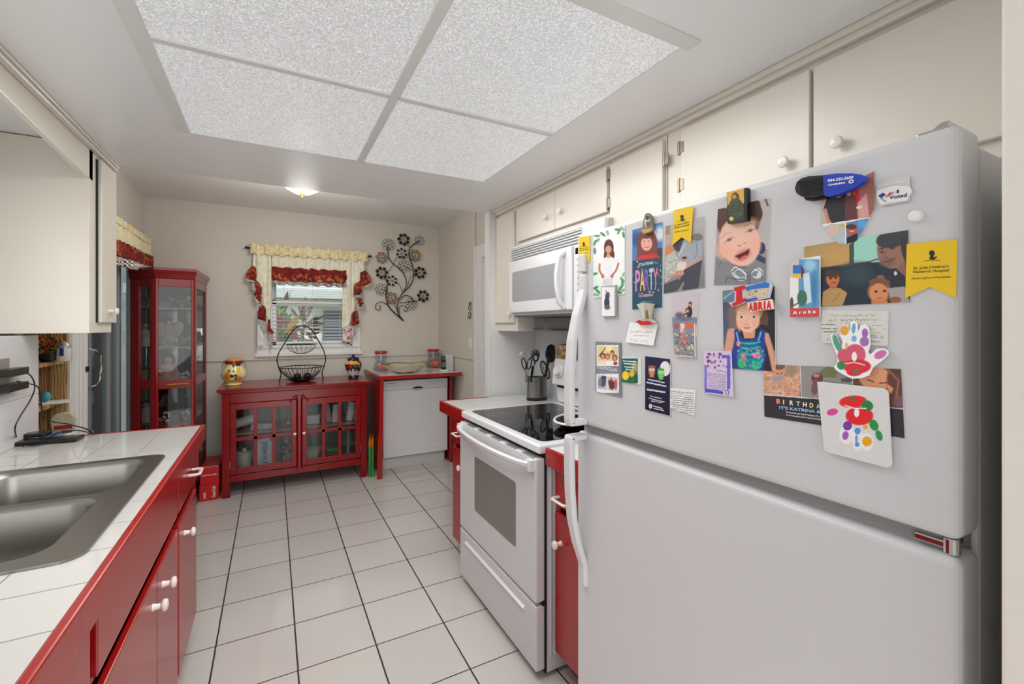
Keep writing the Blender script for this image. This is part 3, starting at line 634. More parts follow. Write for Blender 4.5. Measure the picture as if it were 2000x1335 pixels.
m = MB(); m.tube([(MX-.02, DY+.055, 1.765), (MX-.05, DY+.06, 1.74), (MX-.062, DY+.065, 1.66), (MX-.062, DY+.065, 1.60), (MX-.05, DY+.06, 1.52), (MX-.02, DY+.055, 1.49)], .014, n=10, sx=1.3); m.build('handle', WHT, md, smooth=True)
m = MB(); m.box(MX-.010, MX-.001, MY0+.04, DY-.006, 1.478, 1.79); cp = m.build('control_panel', WHT, mw, bevel=.003)
m = MB(); m.box(MX-.0115, MX-.0098, MY0+.06, DY-.02, 1.745, 1.775); m.build('display', BLKG, cp)
m = MB()
for i in range(8):
    for j in range(3): y = DY-.04-j*.055; z = 1.72-i*.03; m = MB(); m.box(MX-.0112, MX-.0098, y-.018, y+.004, z-.006, z+.006); m.build('button', GRYM, cp)
m = MB(); text(m, 'GE', lambda u, v: (MX-.0225, MY1-.03-u*.016, 1.49+v*.009)); m.build('maker_mark', GRYM, md)
m = MB(); text(m, 'Spacemaker', lambda u, v: (MX-.0225, DY+.13-u*.05, 1.515+v*.007)); m.build('lettering', GRYM, md)
m = MB(); m.box(MX+.01, 1.66, MY0+.04, MY1-.02, 1.452, 1.47); m.build('underside', M('underside_grey', (110, 110, 112), .5), mw, bevel=.003)
sh = thing('undershelf_holder', (1.58, 2.3, 1.37), 'grey metal shelf bracket mounted under the microwave on the wall', 'bracket')
m = MB(); m.box(1.50, 1.685, 2.10, 2.555, 1.38, 1.45); m.build('bracket_body', M('smoked_panel', (150, 150, 150), .35), sh, bevel=.003)
m = MB(); m.tube([(1.49, 2.08, 1.376), (1.49, 2.57, 1.376)], .006, n=8); m.tube([(1.49, 2.08, 1.376), (1.68, 2.08, 1.376)], .005, n=8); m.tube([(1.49, 2.57, 1.376), (1.68, 2.57, 1.376)], .005, n=8); m.build('rail', STEEL, sh, smooth=True)
# ------------------------------------------------------------ left upper cabinet over the sink
lc = thing('wall_cabinet', (-.85, 2.70, 1.37), 'cream wall cabinet hanging at the far end of the sink counter', 'cabinet')
LX = -.70
m = MB(); m.box(-1.055, LX, 2.575, 2.72, 1.368, ZC-.004); m.box(-.975, LX, 2.72, 2.875, 1.368, ZC-.004); m.build('body', CABW, lc, bevel=.002)
m = MB(); m.box(LX, LX+.018, 2.668, 2.885, 1.415, 2.155); do = m.build('door', CABW, lc, bevel=.004)
knob_mb((LX+.018, 2.775, 1.47), (1, 0, 0), .017, .034).build('knob', CERAM, do, smooth=True, label='white ceramic knob')
m = MB(); m.box(LX, LX+.006, 2.655, 2.664, 1.415, 2.15); m.build('door_gap', DARK, lc)
va = MB(); va.extr([(LX, 2.62, ZC-.002), (LX, 2.62, 2.035), (LX, 1.86, 2.085), (LX, .3, 2.085), (LX, .3, ZC-.002)], (-.02, 0, 0)); tag(va.build('valance_board', CABW, bevel=.004), 'cream wooden valance board running over the sink to the hanging cabinet', 'valance board')
m = MB(); m.box(LX, LX+.022, .3, 2.885, 2.165, ZC); m.box(LX+.022, LX+.03, .3, 2.885, 2.178, ZC); st(m.build('trim_7', CABW, bevel=.004), 'cream trim where the valance meets the ceiling')
# ------------------------------------------------------------ dishwasher under the small counter
sc = thing('dishwasher_counter', (1.25, 4.5, 0), 'small red-edged counter on red side panels over the dishwasher', 'counter')
TY0, TX0, ZT = 4.16, .865, .935
CTS = tiles('counter_tile_small', (228, 228, 226), (185, 182, 178), .9, .152, 4.2, .152, .003, rough=.1, var=.02)
m = MB(); m.box(TX0+.018, XR-.03, TY0+.018, YB-.022, .905, ZT); m.build('tiled_top', CTS, sc)
m = MB(); m.box(TX0-.01, XR-.02, TY0, TY0+.018, .903, ZT+.003); m.box(TX0-.01, TX0+.018, TY0+.018, YB-.022, .903, ZT+.003); m.build('edge_trim', RED, sc, bevel=.004)
m = MB(); m.extr([(TX0-.022, TY0, 0), (TX0+.02, TY0, 0), (TX0+.035, TY0, .903), (TX0+.002, TY0, .903)], (0, .04, 0)); m.box(TX0+.005, TX0+.025, TY0+.04, YB-.02, .03, .903); m.build('side_panel', RED, sc, bevel=.003)
m = MB(); m.box(1.612, 1.635, 4.33, YB-.02, 0, .903); m.build('side_panel', REDD, sc, bevel=.002)
m = MB(); m.box(TX0+.05, 1.6, 4.55, 4.6, .862, .903); m.build('support_rail', OAK, sc)
dwm = thing('dishwasher', (1.27, 4.6, 0), 'white built-in dishwasher under the small counter by the back wall', 'dishwasher')
DX0, DX1, DYF = .945, 1.60, 4.395
m = MB(); m.box(DX0+.01, DX1-.005, DYF+.04, YB-.03, .10, .855); m.box(DX0+.01, DX1-.01, DYF+.06, YB-.1, 0, .10); m.build('body', GRYM, dwm)
m = MB(); m.box(DX0, DX1, DYF, DYF+.04, .115, .77); dwd = m.build('door', WHT, dwm, bevel=.004)
m = MB(); m.box(DX0, DX1, DYF-.006, DYF+.04, .772, .862); dcp = m.build('control_panel', WHT, dwm, bevel=.006)
m = MB(); m.lathe([(0, -.004), (.05, -.003), (.056, .0)], (1.285, DYF-.006, .775), n=24, T=Matrix.Rotation(math.pi/2, 4, 'X'), sy=.35); m.build('handle_recess', M('recess_grey', (165, 165, 165), .4), dcp)
m = MB(); text(m, 'Whirlpool', lambda u, v: (.985+u*.085, DYF-.0065, .838+v*.008), .03); m.build('maker_mark', BLK, dcp)
for i in range(7): m = MB(); m.cyl((1.40+i*.022, DYF-.0075, .835-.004*(i % 2)), (1.40+i*.022, DYF-.005, .835-.004*(i % 2)), .0035, n=8); m.build('button', GRYM, dcp)
m = MB(); text(m, 'WPro', lambda u, v: (1.475+u*.05, DYF-.0005, .22+v*.012)); m.build('lettering', GRYM, dwd)
m = MB(); m.box(DX0+.005, DX1-.02, DYF+.05, DYF+.06, .0, .112); m.build('kick_plate', M('kick_white', (205, 205, 203), .4), dwm)
# ------------------------------------------------------------ red glass-door console
cs = thing('console_cabinet', (.2, 4.55, 0), 'red glass-door sideboard under the back window', 'cabinet')
C0, C1, CF, CBk, CZ = -.36, .772, 4.29, 4.86, .888
m = MB()
for x in (C0, C1-.055):
    for y in (CF, CBk-.05): m.box(x, x+.055, y, y+.05, 0, CZ-.04)
m.box(C0+.004, C0+.03, CF+.05, CBk-.05, .12, CZ-.04); m.box(C1-.03, C1-.004, CF+.05, CBk-.05, .12, CZ-.04)
m.box(C0+.055, C1-.055, CF+.004, CF+.04, .12, .175); m.box(C0+.055, C1-.055, CF+.004, CF+.04, .765, CZ-.04); m.box(C0+.03, C1-.03, CF+.03, CBk-.02, .15, .17)
m.box(.193, .219, CF-.004, CF+.03, .14, .80)
m.build('carcass', REDK, cs, bevel=.003)
m = MB(); m.box(C0+.03, C1-.03, CBk-.03, CBk-.02, .17, .85); m.build('back_panel', M('cabinet_inner_grey', (120, 112, 108), .6), cs)
m = MB(); m.box(C0+.03, C1-.03, CF+.08, CBk-.03, .485, .50); m.build('shelf', M('shelf_salmon', (180, 110, 100), .4), cs)
m = MB()
prof = [(0, CZ-.045), (-.012, CZ-.04), (-.012, CZ-.03), (-.03, CZ-.018), (-.034, CZ-.012), (-.034, CZ)]
for k in range(len(prof)-1):
    o0 = prof[k][0]; z0 = prof[k][1]; z1 = prof[k+1][1]; o_ = min(prof[k][0], prof[k+1][0]); m.box(C0+o_, C1-o_, CF+o_, CBk+.01, z0, z1)
m.build('top', REDK, cs, bevel=.003)
m = MB()
for sgn in (-1, 1):
    xc = .206; m.tube([(xc+sgn*.025, CF-.008, .80), (xc+sgn*.075, CF-.008, .745)], .006, n=6); m.tube([(xc+sgn*.022, CF-.008, .80), (xc+sgn*.022, CF-.008, .16)], .005, n=6)
m.build('trim_moulding', REDK, cs)
for k, (a, b) in enumerate(((C0+.058, .190), (.222, C1-.058))):
    m = MB(); fw = .042; z0, z1 = .185, .762; y0, y1 = CF-.006, CF+.016
    m.box(a, a+fw, y0, y1, z0, z1); m.box(b-fw, b, y0, y1, z0, z1); m.box(a+fw, b-fw, y0, y1, z0, z0+.05); m.box(a+fw, b-fw, y0, y1, z1-.05, z1); zm = .47
    m.box(a+fw, b-fw, y0, y1, zm-.014, zm+.014)
    for q in (1, 2): x = a+fw+(b-a-2*fw)*q/3; m.box(x-.014, x+.014, y0, y1, z0+.05, z1-.05)
    do = m.build('door', REDK, cs, bevel=.002)
    q = MB(); q.box(a+fw-.005, b-fw+.005, CF+.004, CF+.007, z0+.045, z1-.045); q.build('pane', GLSC, do)
    knob_mb(((b-.02 if k == 0 else a+.02), y0, .47), (0, -1, 0), .013, .022).build('knob', CERAM, do, smooth=True)
    for hz in (.27, .68):
        q = MB(); hx = a-.004 if k == 0 else b+.004; q.cyl((hx, y0-.002, hz-.03), (hx, y0-.002, hz+.03), .004, n=8); q.build('hinge', CHROME, do, smooth=True)
# ------------------------------------------------------------ curio cabinet
A_, B_, D_, F_, C_ = (-.776, 4.23), (-.544, 4.275), (-.535, 4.86), (-.965, 4.86), (-.965, 4.46)
poly = [A_, B_, D_, F_, C_]
cu = thing('curio_cabinet', (-.75, 4.55, 0), 'tall crimson glass curio cabinet in the far left corner', 'display cabinet')
def post(m, p, r, z0, z1): m.box(p[0]-r, p[0]+r, p[1]-r, p[1]+r, z0, z1)
def rail(m, p, q, th, z0, z1):
    p = Vector((*p, 0)); q = Vector((*q, 0)); d = (q-p).normalized(); n = Vector((-d.y, d.x, 0))*th/2
    m.extr([p-n+Vector((0, 0, z0)), q-n+Vector((0, 0, z0)), q+n+Vector((0, 0, z0)), p+n+Vector((0, 0, z0))], (0, 0, z1-z0))
def lerp(p, q, t): return (p[0]+(q[0]-p[0])*t, p[1]+(q[1]-p[1])*t)
m = MB()
def frame_side(m, p, q, w, w0=None):
    d = Vector((q[0]-p[0], q[1]-p[1], 0)); L_ = d.length; t = w/L_; t0 = (w0 or w)/L_
    rail(m, p, lerp(p, q, t0), .022, .05, 1.76); rail(m, lerp(p, q, 1-t), q, .022, .05, 1.76)
    for z0, z1 in ((.05, .14), (.92, .985), (1.70, 1.76)): rail(m, lerp(p, q, t0), lerp(p, q, 1-t), .02, z0, z1)
frame_side(m, C_, A_, .05, .11); m.build('side_frame', REDC, cu, bevel=.002)
m = MB(); frame_side(m, B_, D_, .05); m.build('side_frame', REDK, cu, bevel=.002)
m = MB(); frame_side(m, A_, B_, .018); cd = m.build('door', REDK, cu, bevel=.002)
m = MB()
mid = Vector((*lerp(A_, B_, .56), 0)); dv = (Vector((*B_, 0))-Vector((*A_, 0))).normalized(); nn = Vector((dv.y, -dv.x, 0))
m.tube([mid+dv*t+nn*.018+Vector((0, 0, .953)) for t in (-.07, -.05, -.03, -.012, 0, .012, .03, .05, .07)], [.003, .006, .004, .007, .003, .007, .004, .006, .003], n=8); m.build('handle', BRASS, cd, smooth=True, label='antique brass bar handle')
m = MB()
def ring(p, s):   # scaled polygon about centroid, back kept at wall
    c = Vector((-.76, 4.60)); out = []
    for q in p:
        v = Vector(q)-c; v = v.normalized()*(v.length+s); w_ = c+v; out.append((max(w_.x, -.98), min(w_.y, 4.92)))
    return out
for s, z0, z1 in ((.0, 1.745, 1.765), (.02, 1.765, 1.80), (.038, 1.80, 1.82), (.045, 1.82, 1.84)):
    r0 = ring(poly, s); r1 = ring(poly, s+.012 if z1 < 1.83 else s)
    n = 5; m.add([(x, y, z0) for x, y in r0]+[(x, y, z1) for x, y in r1], [(0, 1, 2, 3, 4)[::-1], (5, 6, 7, 8, 9)]+[(i, (i+1) % 5, 5+(i+1) % 5, 5+i) for i in range(5)])
m.build('cornice', REDK, cu)
m = MB(); m.extr([(x, y, 0) for x, y in poly], (0, 0, .06)); m.build('base', REDC, cu)
m = MB(); rail(m, (D_[0]-.01, 4.855), (F_[0]+.01, 4.855), .006, .06, 1.745); m.build('mirror_back', MIRR, cu)
m = MB()
rail(m, (-.72, 4.845), (-.69, 4.845), .012, .06, 1.745); rail(m, (-.945, 4.845), (-.925, 4.845), .012, .06, 1.745); m.build('back_stile', M('slate_grey_paint', (80, 90, 100), .5), cu)
inner = [lerp(p, (-.76, 4.60), .06) for p in poly]
for z in (1.535, 1.235): q = MB(); q.extr([(x, y, z-.005) for x, y in inner], (0, 0, .005)); q.build('glass_shelf', glass('shelf_glass', (205, 225, 220), .10), cu)
for z in (.955, .64): q = MB(); q.extr([(x, y, z-.012) for x, y in inner], (0, 0, .012)); q.build('wood_shelf', REDC, cu)
for p, q_ in ((A_, B_), (C_, A_), (B_, D_)):
    q = MB(); rail(q, lerp(p, q_, .06), lerp(p, q_, .94), .003, .1, 1.72); q.build('pane', GLSC, cu)
# ------------------------------------------------------------ printed cards on the fridge
# colours of prints: the print's own ink colours (given 0-255 sRGB)
def ink(c, k=1.12): return [min(.92, v*k) for v in lin(c)]
class Pt:
    """soft painter evaluated at the vertices of a fine card grid; coordinates are those of an enlarged view (ox, oy, scale)"""
    def __init__(s, X, Y, base): s.X0, s.Y0 = X, Y; s.C = np.tile(np.array(base, float), (len(X), 1)); s.X, s.Y = X, Y
    def view(s, ox, oy, k): s.X = (s.X0-ox)/k; s.Y = (s.Y0-oy)/k; return s
    def mix(s, a, c): s.C = s.C*(1-a[:, None])+np.array(c, float)*a[:, None]; return s
    def ell(s, cx, cy, rx, ry, c, rot=0, soft=.12, al=1.0):
        t = math.radians(rot); dx, dy = s.X-cx, s.Y-cy; u = (dx*math.cos(t)+dy*math.sin(t))/rx; v = (-dx*math.sin(t)+dy*math.cos(t))/ry
        d = np.sqrt(u*u+v*v); return s.mix(np.clip((1-d)/soft+.5, 0, 1)*al, c)
    def poly(s, pts, c, al=1.0):
        inside = np.zeros(len(s.X), bool); n = len(pts); j = n-1
        for i in range(n):
            xi, yi = pts[i]; xj, yj = pts[j]
            if yi != yj: inside ^= ((yi > s.Y) != (yj > s.Y)) & (s.X < (xj-xi)*(s.Y-yi)/(yj-yi)+xi)
            j = i
        return s.mix(inside*al, c)
    def rect(s, x0, y0, x1, y1, c, al=1.0): return s.poly([(x0, y0), (x1, y0), (x1, y1), (x0, y1)], c, al)
    def line(s, pts, w, c, al=1.0):
        for (x0, y0), (x1, y1) in zip(pts[:-1], pts[1:]):
            dx, dy = x1-x0, y1-y0; L2 = dx*dx+dy*dy+1e-9; t = np.clip(((s.X-x0)*dx+(s.Y-y0)*dy)/L2, 0, 1)
            d = np.hypot(s.X-x0-t*dx, s.Y-y0-t*dy); s.mix(np.clip((w/2-d)/(w*.25)+.5, 0, 1)*al, c)
        return s
    def grad(s, x0, y0, x1, y1, c, al=1.0):
        dx, dy = x1-x0, y1-y0; t = np.clip(((s.X-x0)*dx+(s.Y-y0)*dy)/(dx*dx+dy*dy), 0, 1); return s.mix(t*al, c)
    def speck(s, n, box, r, cols, seed=1):
        g = random.Random(seed)
        for _ in range(n): s.ell(g.uniform(box[0], box[2]), g.uniform(box[1], box[3]), r*g.uniform(.5, 1.3), r*g.uniform(.5, 1.3), g.choice(cols), soft=.5)
        return s
    def scribble(s, x0, y0, x1, y1, c, w=2.5, amp=4, words=3, seed=0):
        g = random.Random(seed); n = int(abs(x1-x0)/7)+2; run = []
        for i in range(n):
            t = i/(n-1); run.append((x0+(x1-x0)*t, y0+(y1-y0)*t+g.uniform(-amp, amp)))
            if g.random() < .16 or i == n-1:
                if len(run) > 1: s.line(run, w, c)
                run = []
        return s
    def face(s, cx, cy, r, skin, hair=None, rot=0, hairshape=(1.25, 1.3, -.25), eyes=(60, 40, 35), mouth=(170, 70, 70), smile=True):
        t = math.radians(rot); f = lambda u, v: (cx+r*(u*math.cos(t)-v*math.sin(t)), cy+r*(u*math.sin(t)+v*math.cos(t)))
        if hair is not None: x, y = f(0, hairshape[2]); s.ell(x, y, r*hairshape[0], r*hairshape[1], hair, rot)
        x, y = f(0, .1); s.ell(x, y, r*.86, r*1.12, skin, rot)
        sh = [v*.86 for v in skin]
        for sg in (-1, 1):
            x, y = f(sg*.5, .5); s.ell(x, y, r*.25, r*.2, [min(255, skin[0]*1.03), skin[1]*.9, skin[2]*.88], soft=1)
            x, y = f(sg*.36, -.08); s.ell(x, y, r*.17, r*.09, (235, 232, 228), rot); s.ell(x, y, r*.09, r*.09, eyes)
            a, b = f(sg*.18, -.28), f(sg*.54, -.3); s.line([a, b], r*.08, [v*.5 for v in skin])
        a, b, c = f(-.03, .05), f(.05, .33), f(-.1, .36); s.line([a, b, c], r*.06, sh)
        a, b, c = f(-.28, .62), f(0, .74 if smile else .66), f(.28, .62); s.line([a, b, c], r*.13, mouth)
        if hair is not None:
            x, y = f(0, -.95); s.ell(x, y, r*.8, r*.42, hair, rot)
        return s
def grain(p, amp=.07):     # fine mottling of the prints
    X, Y = p.X0, p.Y0; n = np.zeros(len(X))
    for k, (a, b, c) in enumerate(((.9, .5, .3), (.35, 1.1, 1.7), (1.9, -.7, 2.9), (-.8, 1.7, .4))): n += np.sin(a*X+b*Y+c+1.7*np.sin(.37*b*X-.41*a*Y))/4
    n = n*.6+rng.uniform(-1, 1, len(X))*.55; p.C = p.C*(1+amp*n)[:, None]; return p
LK = {'n': 0}
def card(name, label, cat, quad, base, paint=None, res=1.15, off=0.0, th=.0012, mask=None, group=None, rim=None):
    """quad TL,TR,BR,BL in photo pixels, laid on the plane of the freezer door; off = stacking distance from the door"""
    LK['n'] += 1; x = FX-off-th-.0006
    Q = [atx(px, py, x) for px, py in quad]
    W_ = max(abs(quad[1][0]-quad[0][0]), 12); H_ = abs(quad[3][1]-quad[0][1]); nu, nv = int(max(6, W_*res*1.3)), int(max(6, H_*res))
    P = [];
    for j in range(nv+1):
        for i in range(nu+1):
            u, v = i/nu, j/nv; P.append((Q[0]*(1-u)+Q[1]*u)*(1-v)+(Q[3]*(1-u)+Q[2]*u)*v)
    px = np.array([pr(*p) for p in P]); pt = Pt(px[:, 0], px[:, 1], base)
    if paint: paint(pt)
    grain(pt); cols = [ink(c) for c in np.clip(pt.C, 0, 255)]
    m = MB(); fs = [(j*(nu+1)+i, j*(nu+1)+i+1, (j+1)*(nu+1)+i+1, (j+1)*(nu+1)+i) for j in range(nv) for i in range(nu)]
    m.add(P, fs, cols)
    # slab behind the print
    e = ink(rim or (225, 225, 222)); b = [p+Vector((.0002, 0, 0)) for p in Q]; m.col = e; m.extr(b, (th, 0, 0)); m.col = None
    return m, x
def cardobj(name, label, cat, quad, base, paint=None, group=None, extra=None, **k):
    m, x = card(name, label, cat, quad, base, paint, **k)
    if extra: extra(m, x)
    return tag(m.build(name, PRINT), label, cat, group)
def ptext(m, x, t, p0, p1, h, c, bold=0.0, lift=.0003):
    """lettering between two photo points, cap height h px"""
    m.col = ink(c); V, Fc = text_geo(t, bold); P = []
    for u, v in V: P.append(atx(p0[0]+(p1[0]-p0[0])*u, p0[1]+(p1[1]-p0[1])*u-v*h, x-lift))
    m.add(P, Fc); m.col = None
def slab(m, pts, x, th, c, smooth=False):    # flat cut-out shape in photo px
    m.col = ink(c); m.extr([atx(px, py, x) for px, py in pts], (th, 0, 0)); m.col = None
def flat(m, pts, x, c):
    m.col = ink(c); P = [atx(px, py, x) for px, py in pts]; m.add(P, [tuple(range(len(P)))]); m.col = None
def ellp(cx, cy, rx, ry, rot=0, n=20):
    t = math.radians(rot); return [(cx+rx*math.cos(a)*math.cos(t)-ry*math.sin(a)*math.sin(t), cy+rx*math.cos(a)*math.sin(t)+ry*math.sin(a)*math.cos(t)) for a in [2*math.pi*i/n for i in range(n)]]
ZA = (1110, 400, .22472); ZB = (1140, 560, .22472); ZC_ = (1370, 350, .19476); ZD = (1380, 540, .19476); ZE = (1540, 320, .22472); ZF = (1480, 580, .25478); ZG = (1155, 655, .1236)
def z2p(Z_, x, y): return (Z_[0]+x*Z_[2], Z_[1]+y*Z_[2])
def zq(Z_, *pts): return [z2p(Z_, *p) for p in pts]
# --- yellow hospital pennants
def pennant(pts, label, lines, icon, icon_r, off=.001):
    m = MB(); x = FX-off; slab(m, pts, x-.0012, .0012, (222, 186, 18)); xt = x-.0012
    for t, p0, p1, h in lines: ptext(m, xt, t, p0, p1, h, (70, 60, 20), .012)
    cx, cy = icon; r = icon_r
    flat(m, ellp(cx, cy-r*.45, r*.5, r*.5), xt-.0004, (30, 26, 12)); flat(m, [(cx-r*.45, cy+r*.6), (cx-r*.3, cy), (cx+r*.3, cy), (cx+r*.2, cy+r*.35), (cx+r*.9, cy+r*.1), (cx+r*.9, cy+r*.25), (cx+r*.3, cy+r*.75)], xt-.0005, (30, 26, 12))
    m.col = ink((30, 26, 12)); m.col = None
    flat(m, [(cx-r*1.6, cy+r*.95), (cx, cy+r*.72), (cx+r*1.6, cy+r*.85), (cx+r*1.6, cy+r*.92), (cx, cy+r*.82), (cx-r*1.6, cy+r*1.02)], xt-.0003, (60, 50, 20))
    return tag(m.build('pennant_magnet', PRINT), label, 'magnet')
pennant([(1771, 476), (1870, 467), (1867, 582), (1816, 560), (1768, 582)], 'large yellow pennant magnet with a black child silhouette at the right of the fridge door',
        [("St. Jude Children's", (1784, 526), (1853, 521.5), 5.4), ('Research Hospital', (1784, 533), (1853, 529.5), 5.2), ('stjude.org/honorfriendships', (1780, 545), (1857, 541.5), 3.6)], (1820, 499), 11)
pennant([(1316, 410), (1354, 402), (1349, 474), (1331, 463), (1313, 479)], 'yellow pennant magnet holding the photo of a couple with a newborn', [('St. Jude Children', (1317, 442), (1346, 435), 3.6), ('Research Hospital', (1317, 446.5), (1346, 440), 3.6), ('stjude.org/honor', (1317, 454), (1346, 449), 2.6)], (1332, 426), 7, off=.0035)
pennant([(1130.5, 462.5), (1152, 460), (1151.5, 514), (1141, 504), (1130, 514.5)], 'smallest yellow pennant magnet at the top left corner of the fridge door', [('St. Jude Children', (1132, 486), (1150, 484.5), 2.4), ('Research Hospital', (1132, 489.5), (1150, 488), 2.4), ('stjude.org/honor', (1132, 495.5), (1150, 494), 1.9)], (1140, 477), 4.6)
# --- girl in white among leaves
def p_girl(p):
    p.view(*ZA).grad(360, 300, 230, 800, (205, 222, 210)); p.ell(370, 500, 90, 230, (238, 238, 238), soft=1.2)
    for i, (cx, cy) in enumerate([(250, 270), (300, 255), (340, 240), (230, 330), (250, 310), (430, 215), (470, 205), (480, 260), (440, 230), (235, 720), (240, 780), (255, 750), (470, 680), (455, 720), (480, 740), (440, 760), (470, 650), (230, 400), (485, 600), (228, 600)]):
        p.ell(cx, cy, 30, 12, [(70, 140, 80), (40, 110, 70), (110, 165, 100), (30, 120, 80)][i % 4], rot=i*37 % 180, al=.8)
    p.ell(352, 370, 42, 72, (80, 45, 40)); p.ell(330, 440, 22, 50, (92, 50, 42)); p.ell(382, 435, 20, 45, (92, 50, 42))
    p.poly([(300, 470), (330, 450), (375, 450), (440, 490), (425, 525), (390, 510), (385, 700), (295, 700), (305, 510), (280, 530), (262, 510)], (226, 226, 234))
    p.line([(272, 515), (270, 570), (300, 620)], 17, (176, 116, 98)); p.line([(436, 510), (415, 570), (378, 615)], 17, (176, 116, 98)); p.ell(300, 620, 14, 18, (176, 116, 98)); p.ell(380, 618, 14, 18, (176, 116, 98))
    p.poly([(300, 640), (385, 640), (385, 715), (298, 715)], (208, 205, 218)); p.rect(335, 425, 362, 462, (205, 150, 128)); p.face(349, 383, 30, (206, 152, 132), None); p.ell(348, 335, 32, 18, (80, 45, 40))
cardobj('portrait_photo', 'photo of a girl in white with hands on hips against green leaves', 'photo', [(1159, 457), (1220, 439.5), (1220, 574), (1159, 582)], (232, 236, 232), p_girl, res=1.3)
def p_small(p):
    p.view(*ZA).rect(290, 715, 400, 965, (226, 226, 232)); p.ell(340, 790, 20, 35, (70, 70, 78), 10); p.ell(335, 850, 24, 50, (60, 60, 68)); p.line([(325, 745), (345, 770), (355, 810)], 8, (95, 95, 100)); p.ell(338, 890, 26, 20, (90, 90, 96))
cardobj('framed_magnet', 'small silver framed magnet with a grey dancing figure below the girl photo', 'magnet', [(1173.5, 559), (1202, 556), (1202, 617), (1174, 618)], (170, 168, 168), p_small, off=.002, th=.006, rim=(150, 148, 145))
# --- party invitation
def p_party(p):
    p.view(*ZA); p.poly([(540, 150), (840, 130), (840, 460), (540, 490)], (70, 120, 175)); p.ell(790, 250, 60, 60, (205, 215, 225), soft=.8); p.ell(590, 300, 40, 60, (40, 80, 140), soft=.8); p.poly([(740, 380), (830, 370), (830, 470), (740, 470)], (60, 60, 70))
    p.ell(685, 340, 90, 130, (112, 60, 58)); p.ell(640, 440, 45, 80, (120, 62, 58)); p.ell(735, 420, 40, 80, (120, 62, 58)); p.poly([(570, 490), (620, 440), (750, 420), (810, 460)], (196, 50, 55)); p.face(680, 330, 56, (226, 168, 150), None); p.ell(668, 262, 62, 32, (112, 60, 58))
    p.poly([(540, 487), (840, 450), (840, 920), (540, 920)], (38, 72, 92))
    p.speck(42, (560, 490, 810, 780), 5, [(230, 180, 120), (225, 140, 180), (150, 210, 190), (235, 235, 235)], 3)
    for i in range(2): p.scribble(625, 842+i*10, 745, 836+i*8, (190, 200, 210), 2, 2, seed=i)
def x_party(m, x):
    ptext(m, x, "IT'S KATRINA'S", z2p(ZA, 610, 536), z2p(ZA, 738, 512), 6, (215, 225, 230), .01)
    for ch, a, b, c in zip('PARTY', (582, 622, 662, 703, 738), (624, 664, 704, 738, 778), ((200, 130, 190), (225, 180, 110), (140, 90, 180), (150, 210, 195), (225, 110, 170))):
        ptext(m, x, ch, z2p(ZA, a, 748-(a-582)*.12), z2p(ZA, b, 748-(b-582)*.12), 42, c, .02)
    ptext(m, x, 'OCTOBER 8-21', z2p(ZA, 612, 803), z2p(ZA, 735, 790), 5, (220, 180, 200), .02)
cardobj('party_invitation', 'dark teal birthday invitation reading PARTY with a smiling girl', 'card', [(1235, 449), (1294, 433), (1293.5, 600), (1235, 604)], (38, 72, 92), p_party, extra=x_party, res=1.3)
m = MB(); x = FX-.003
slab(m, zq(ZA, (640, 200), (655, 110), (668, 75), (690, 68), (712, 90), (722, 160), (738, 205), (715, 235), (650, 258), (628, 225)), x-.008, .008, (120, 112, 96)); flat(m, zq(ZA, (660, 150), (672, 95), (695, 88), (706, 130), (700, 185), (670, 190)), x-.0083, (196, 190, 172)); flat(m, zq(ZA, (632, 218), (735, 200), (712, 230), (655, 250)), x-.0083, (196, 150, 70)); flat(m, ellp(*z2p(ZA, 685, 112), 3.5, 4.5), x-.0086, (60, 55, 50)); flat(m, ellp(*z2p(ZA, 690, 165), 3.6, 5), x-.0086, (90, 82, 70))
tag(m.build('figure_clip', PRINT, bevel=.001), 'small grey and gold figure clip at the top of the party invitation', 'magnet')
# --- couple with newborn
def p_newborn(p):
    p.view(*ZA); p.grad(860, 250, 1000, 700, (120, 118, 122)); p.rect(840, 180, 885, 290, (150, 125, 105)); p.ell(960, 330, 55, 75, (62, 64, 78)); p.ell(870, 300, 45, 45, (178, 160, 148)); p.ell(880, 420, 38, 70, (205, 120, 80), soft=.5)
    p.poly([(940, 470), (1000, 310), (1160, 300), (1165, 440), (1100, 500), (1000, 560)], (150, 160, 172)); p.line([(1020, 330), (960, 440)], 8, (190, 196, 204)); p.line([(1110, 320), (1120, 420), (1090, 470)], 6, (110, 118, 132)); p.ell(1120, 280, 50, 32, (120, 110, 108)); p.rect(1030, 290, 1075, 330, (190, 140, 122))
    p.poly([(840, 450), (920, 400), (960, 480), (960, 560), (890, 640), (840, 680)], (176, 178, 172)); p.speck(60, (840, 440, 945, 640), 7, [(205, 205, 198), (145, 150, 148)], 5)
    p.poly([(1000, 540), (1165, 470), (1130, 720), (1000, 740), (960, 700)], (66, 66, 78)); p.poly([(830, 690), (960, 640), (1010, 700), (900, 770), (830, 770)], (70, 72, 78)); p.line([(1020, 540), (1150, 468)], 26, (196, 146, 126)); p.line([(880, 625), (985, 590)], 26, (190, 134, 112)); p.ell(985, 530, 38, 52, (212, 200, 190), 30); p.ell(1002, 472, 24, 24, (190, 130, 112)); p.ell(1010, 458, 22, 12, (70, 55, 50)); p.ell(980, 590, 26, 24, (200, 140, 120)); p.line([(1000, 680), (960, 750)], 18, (150, 130, 118))
cardobj('family_photo', 'photo of a couple in grey holding a newborn baby, under the yellow pennant', 'photo', zq(ZA, (845, 185), (1178, 100), (1188, 715), (828, 770)), (168, 166, 168), p_newborn)
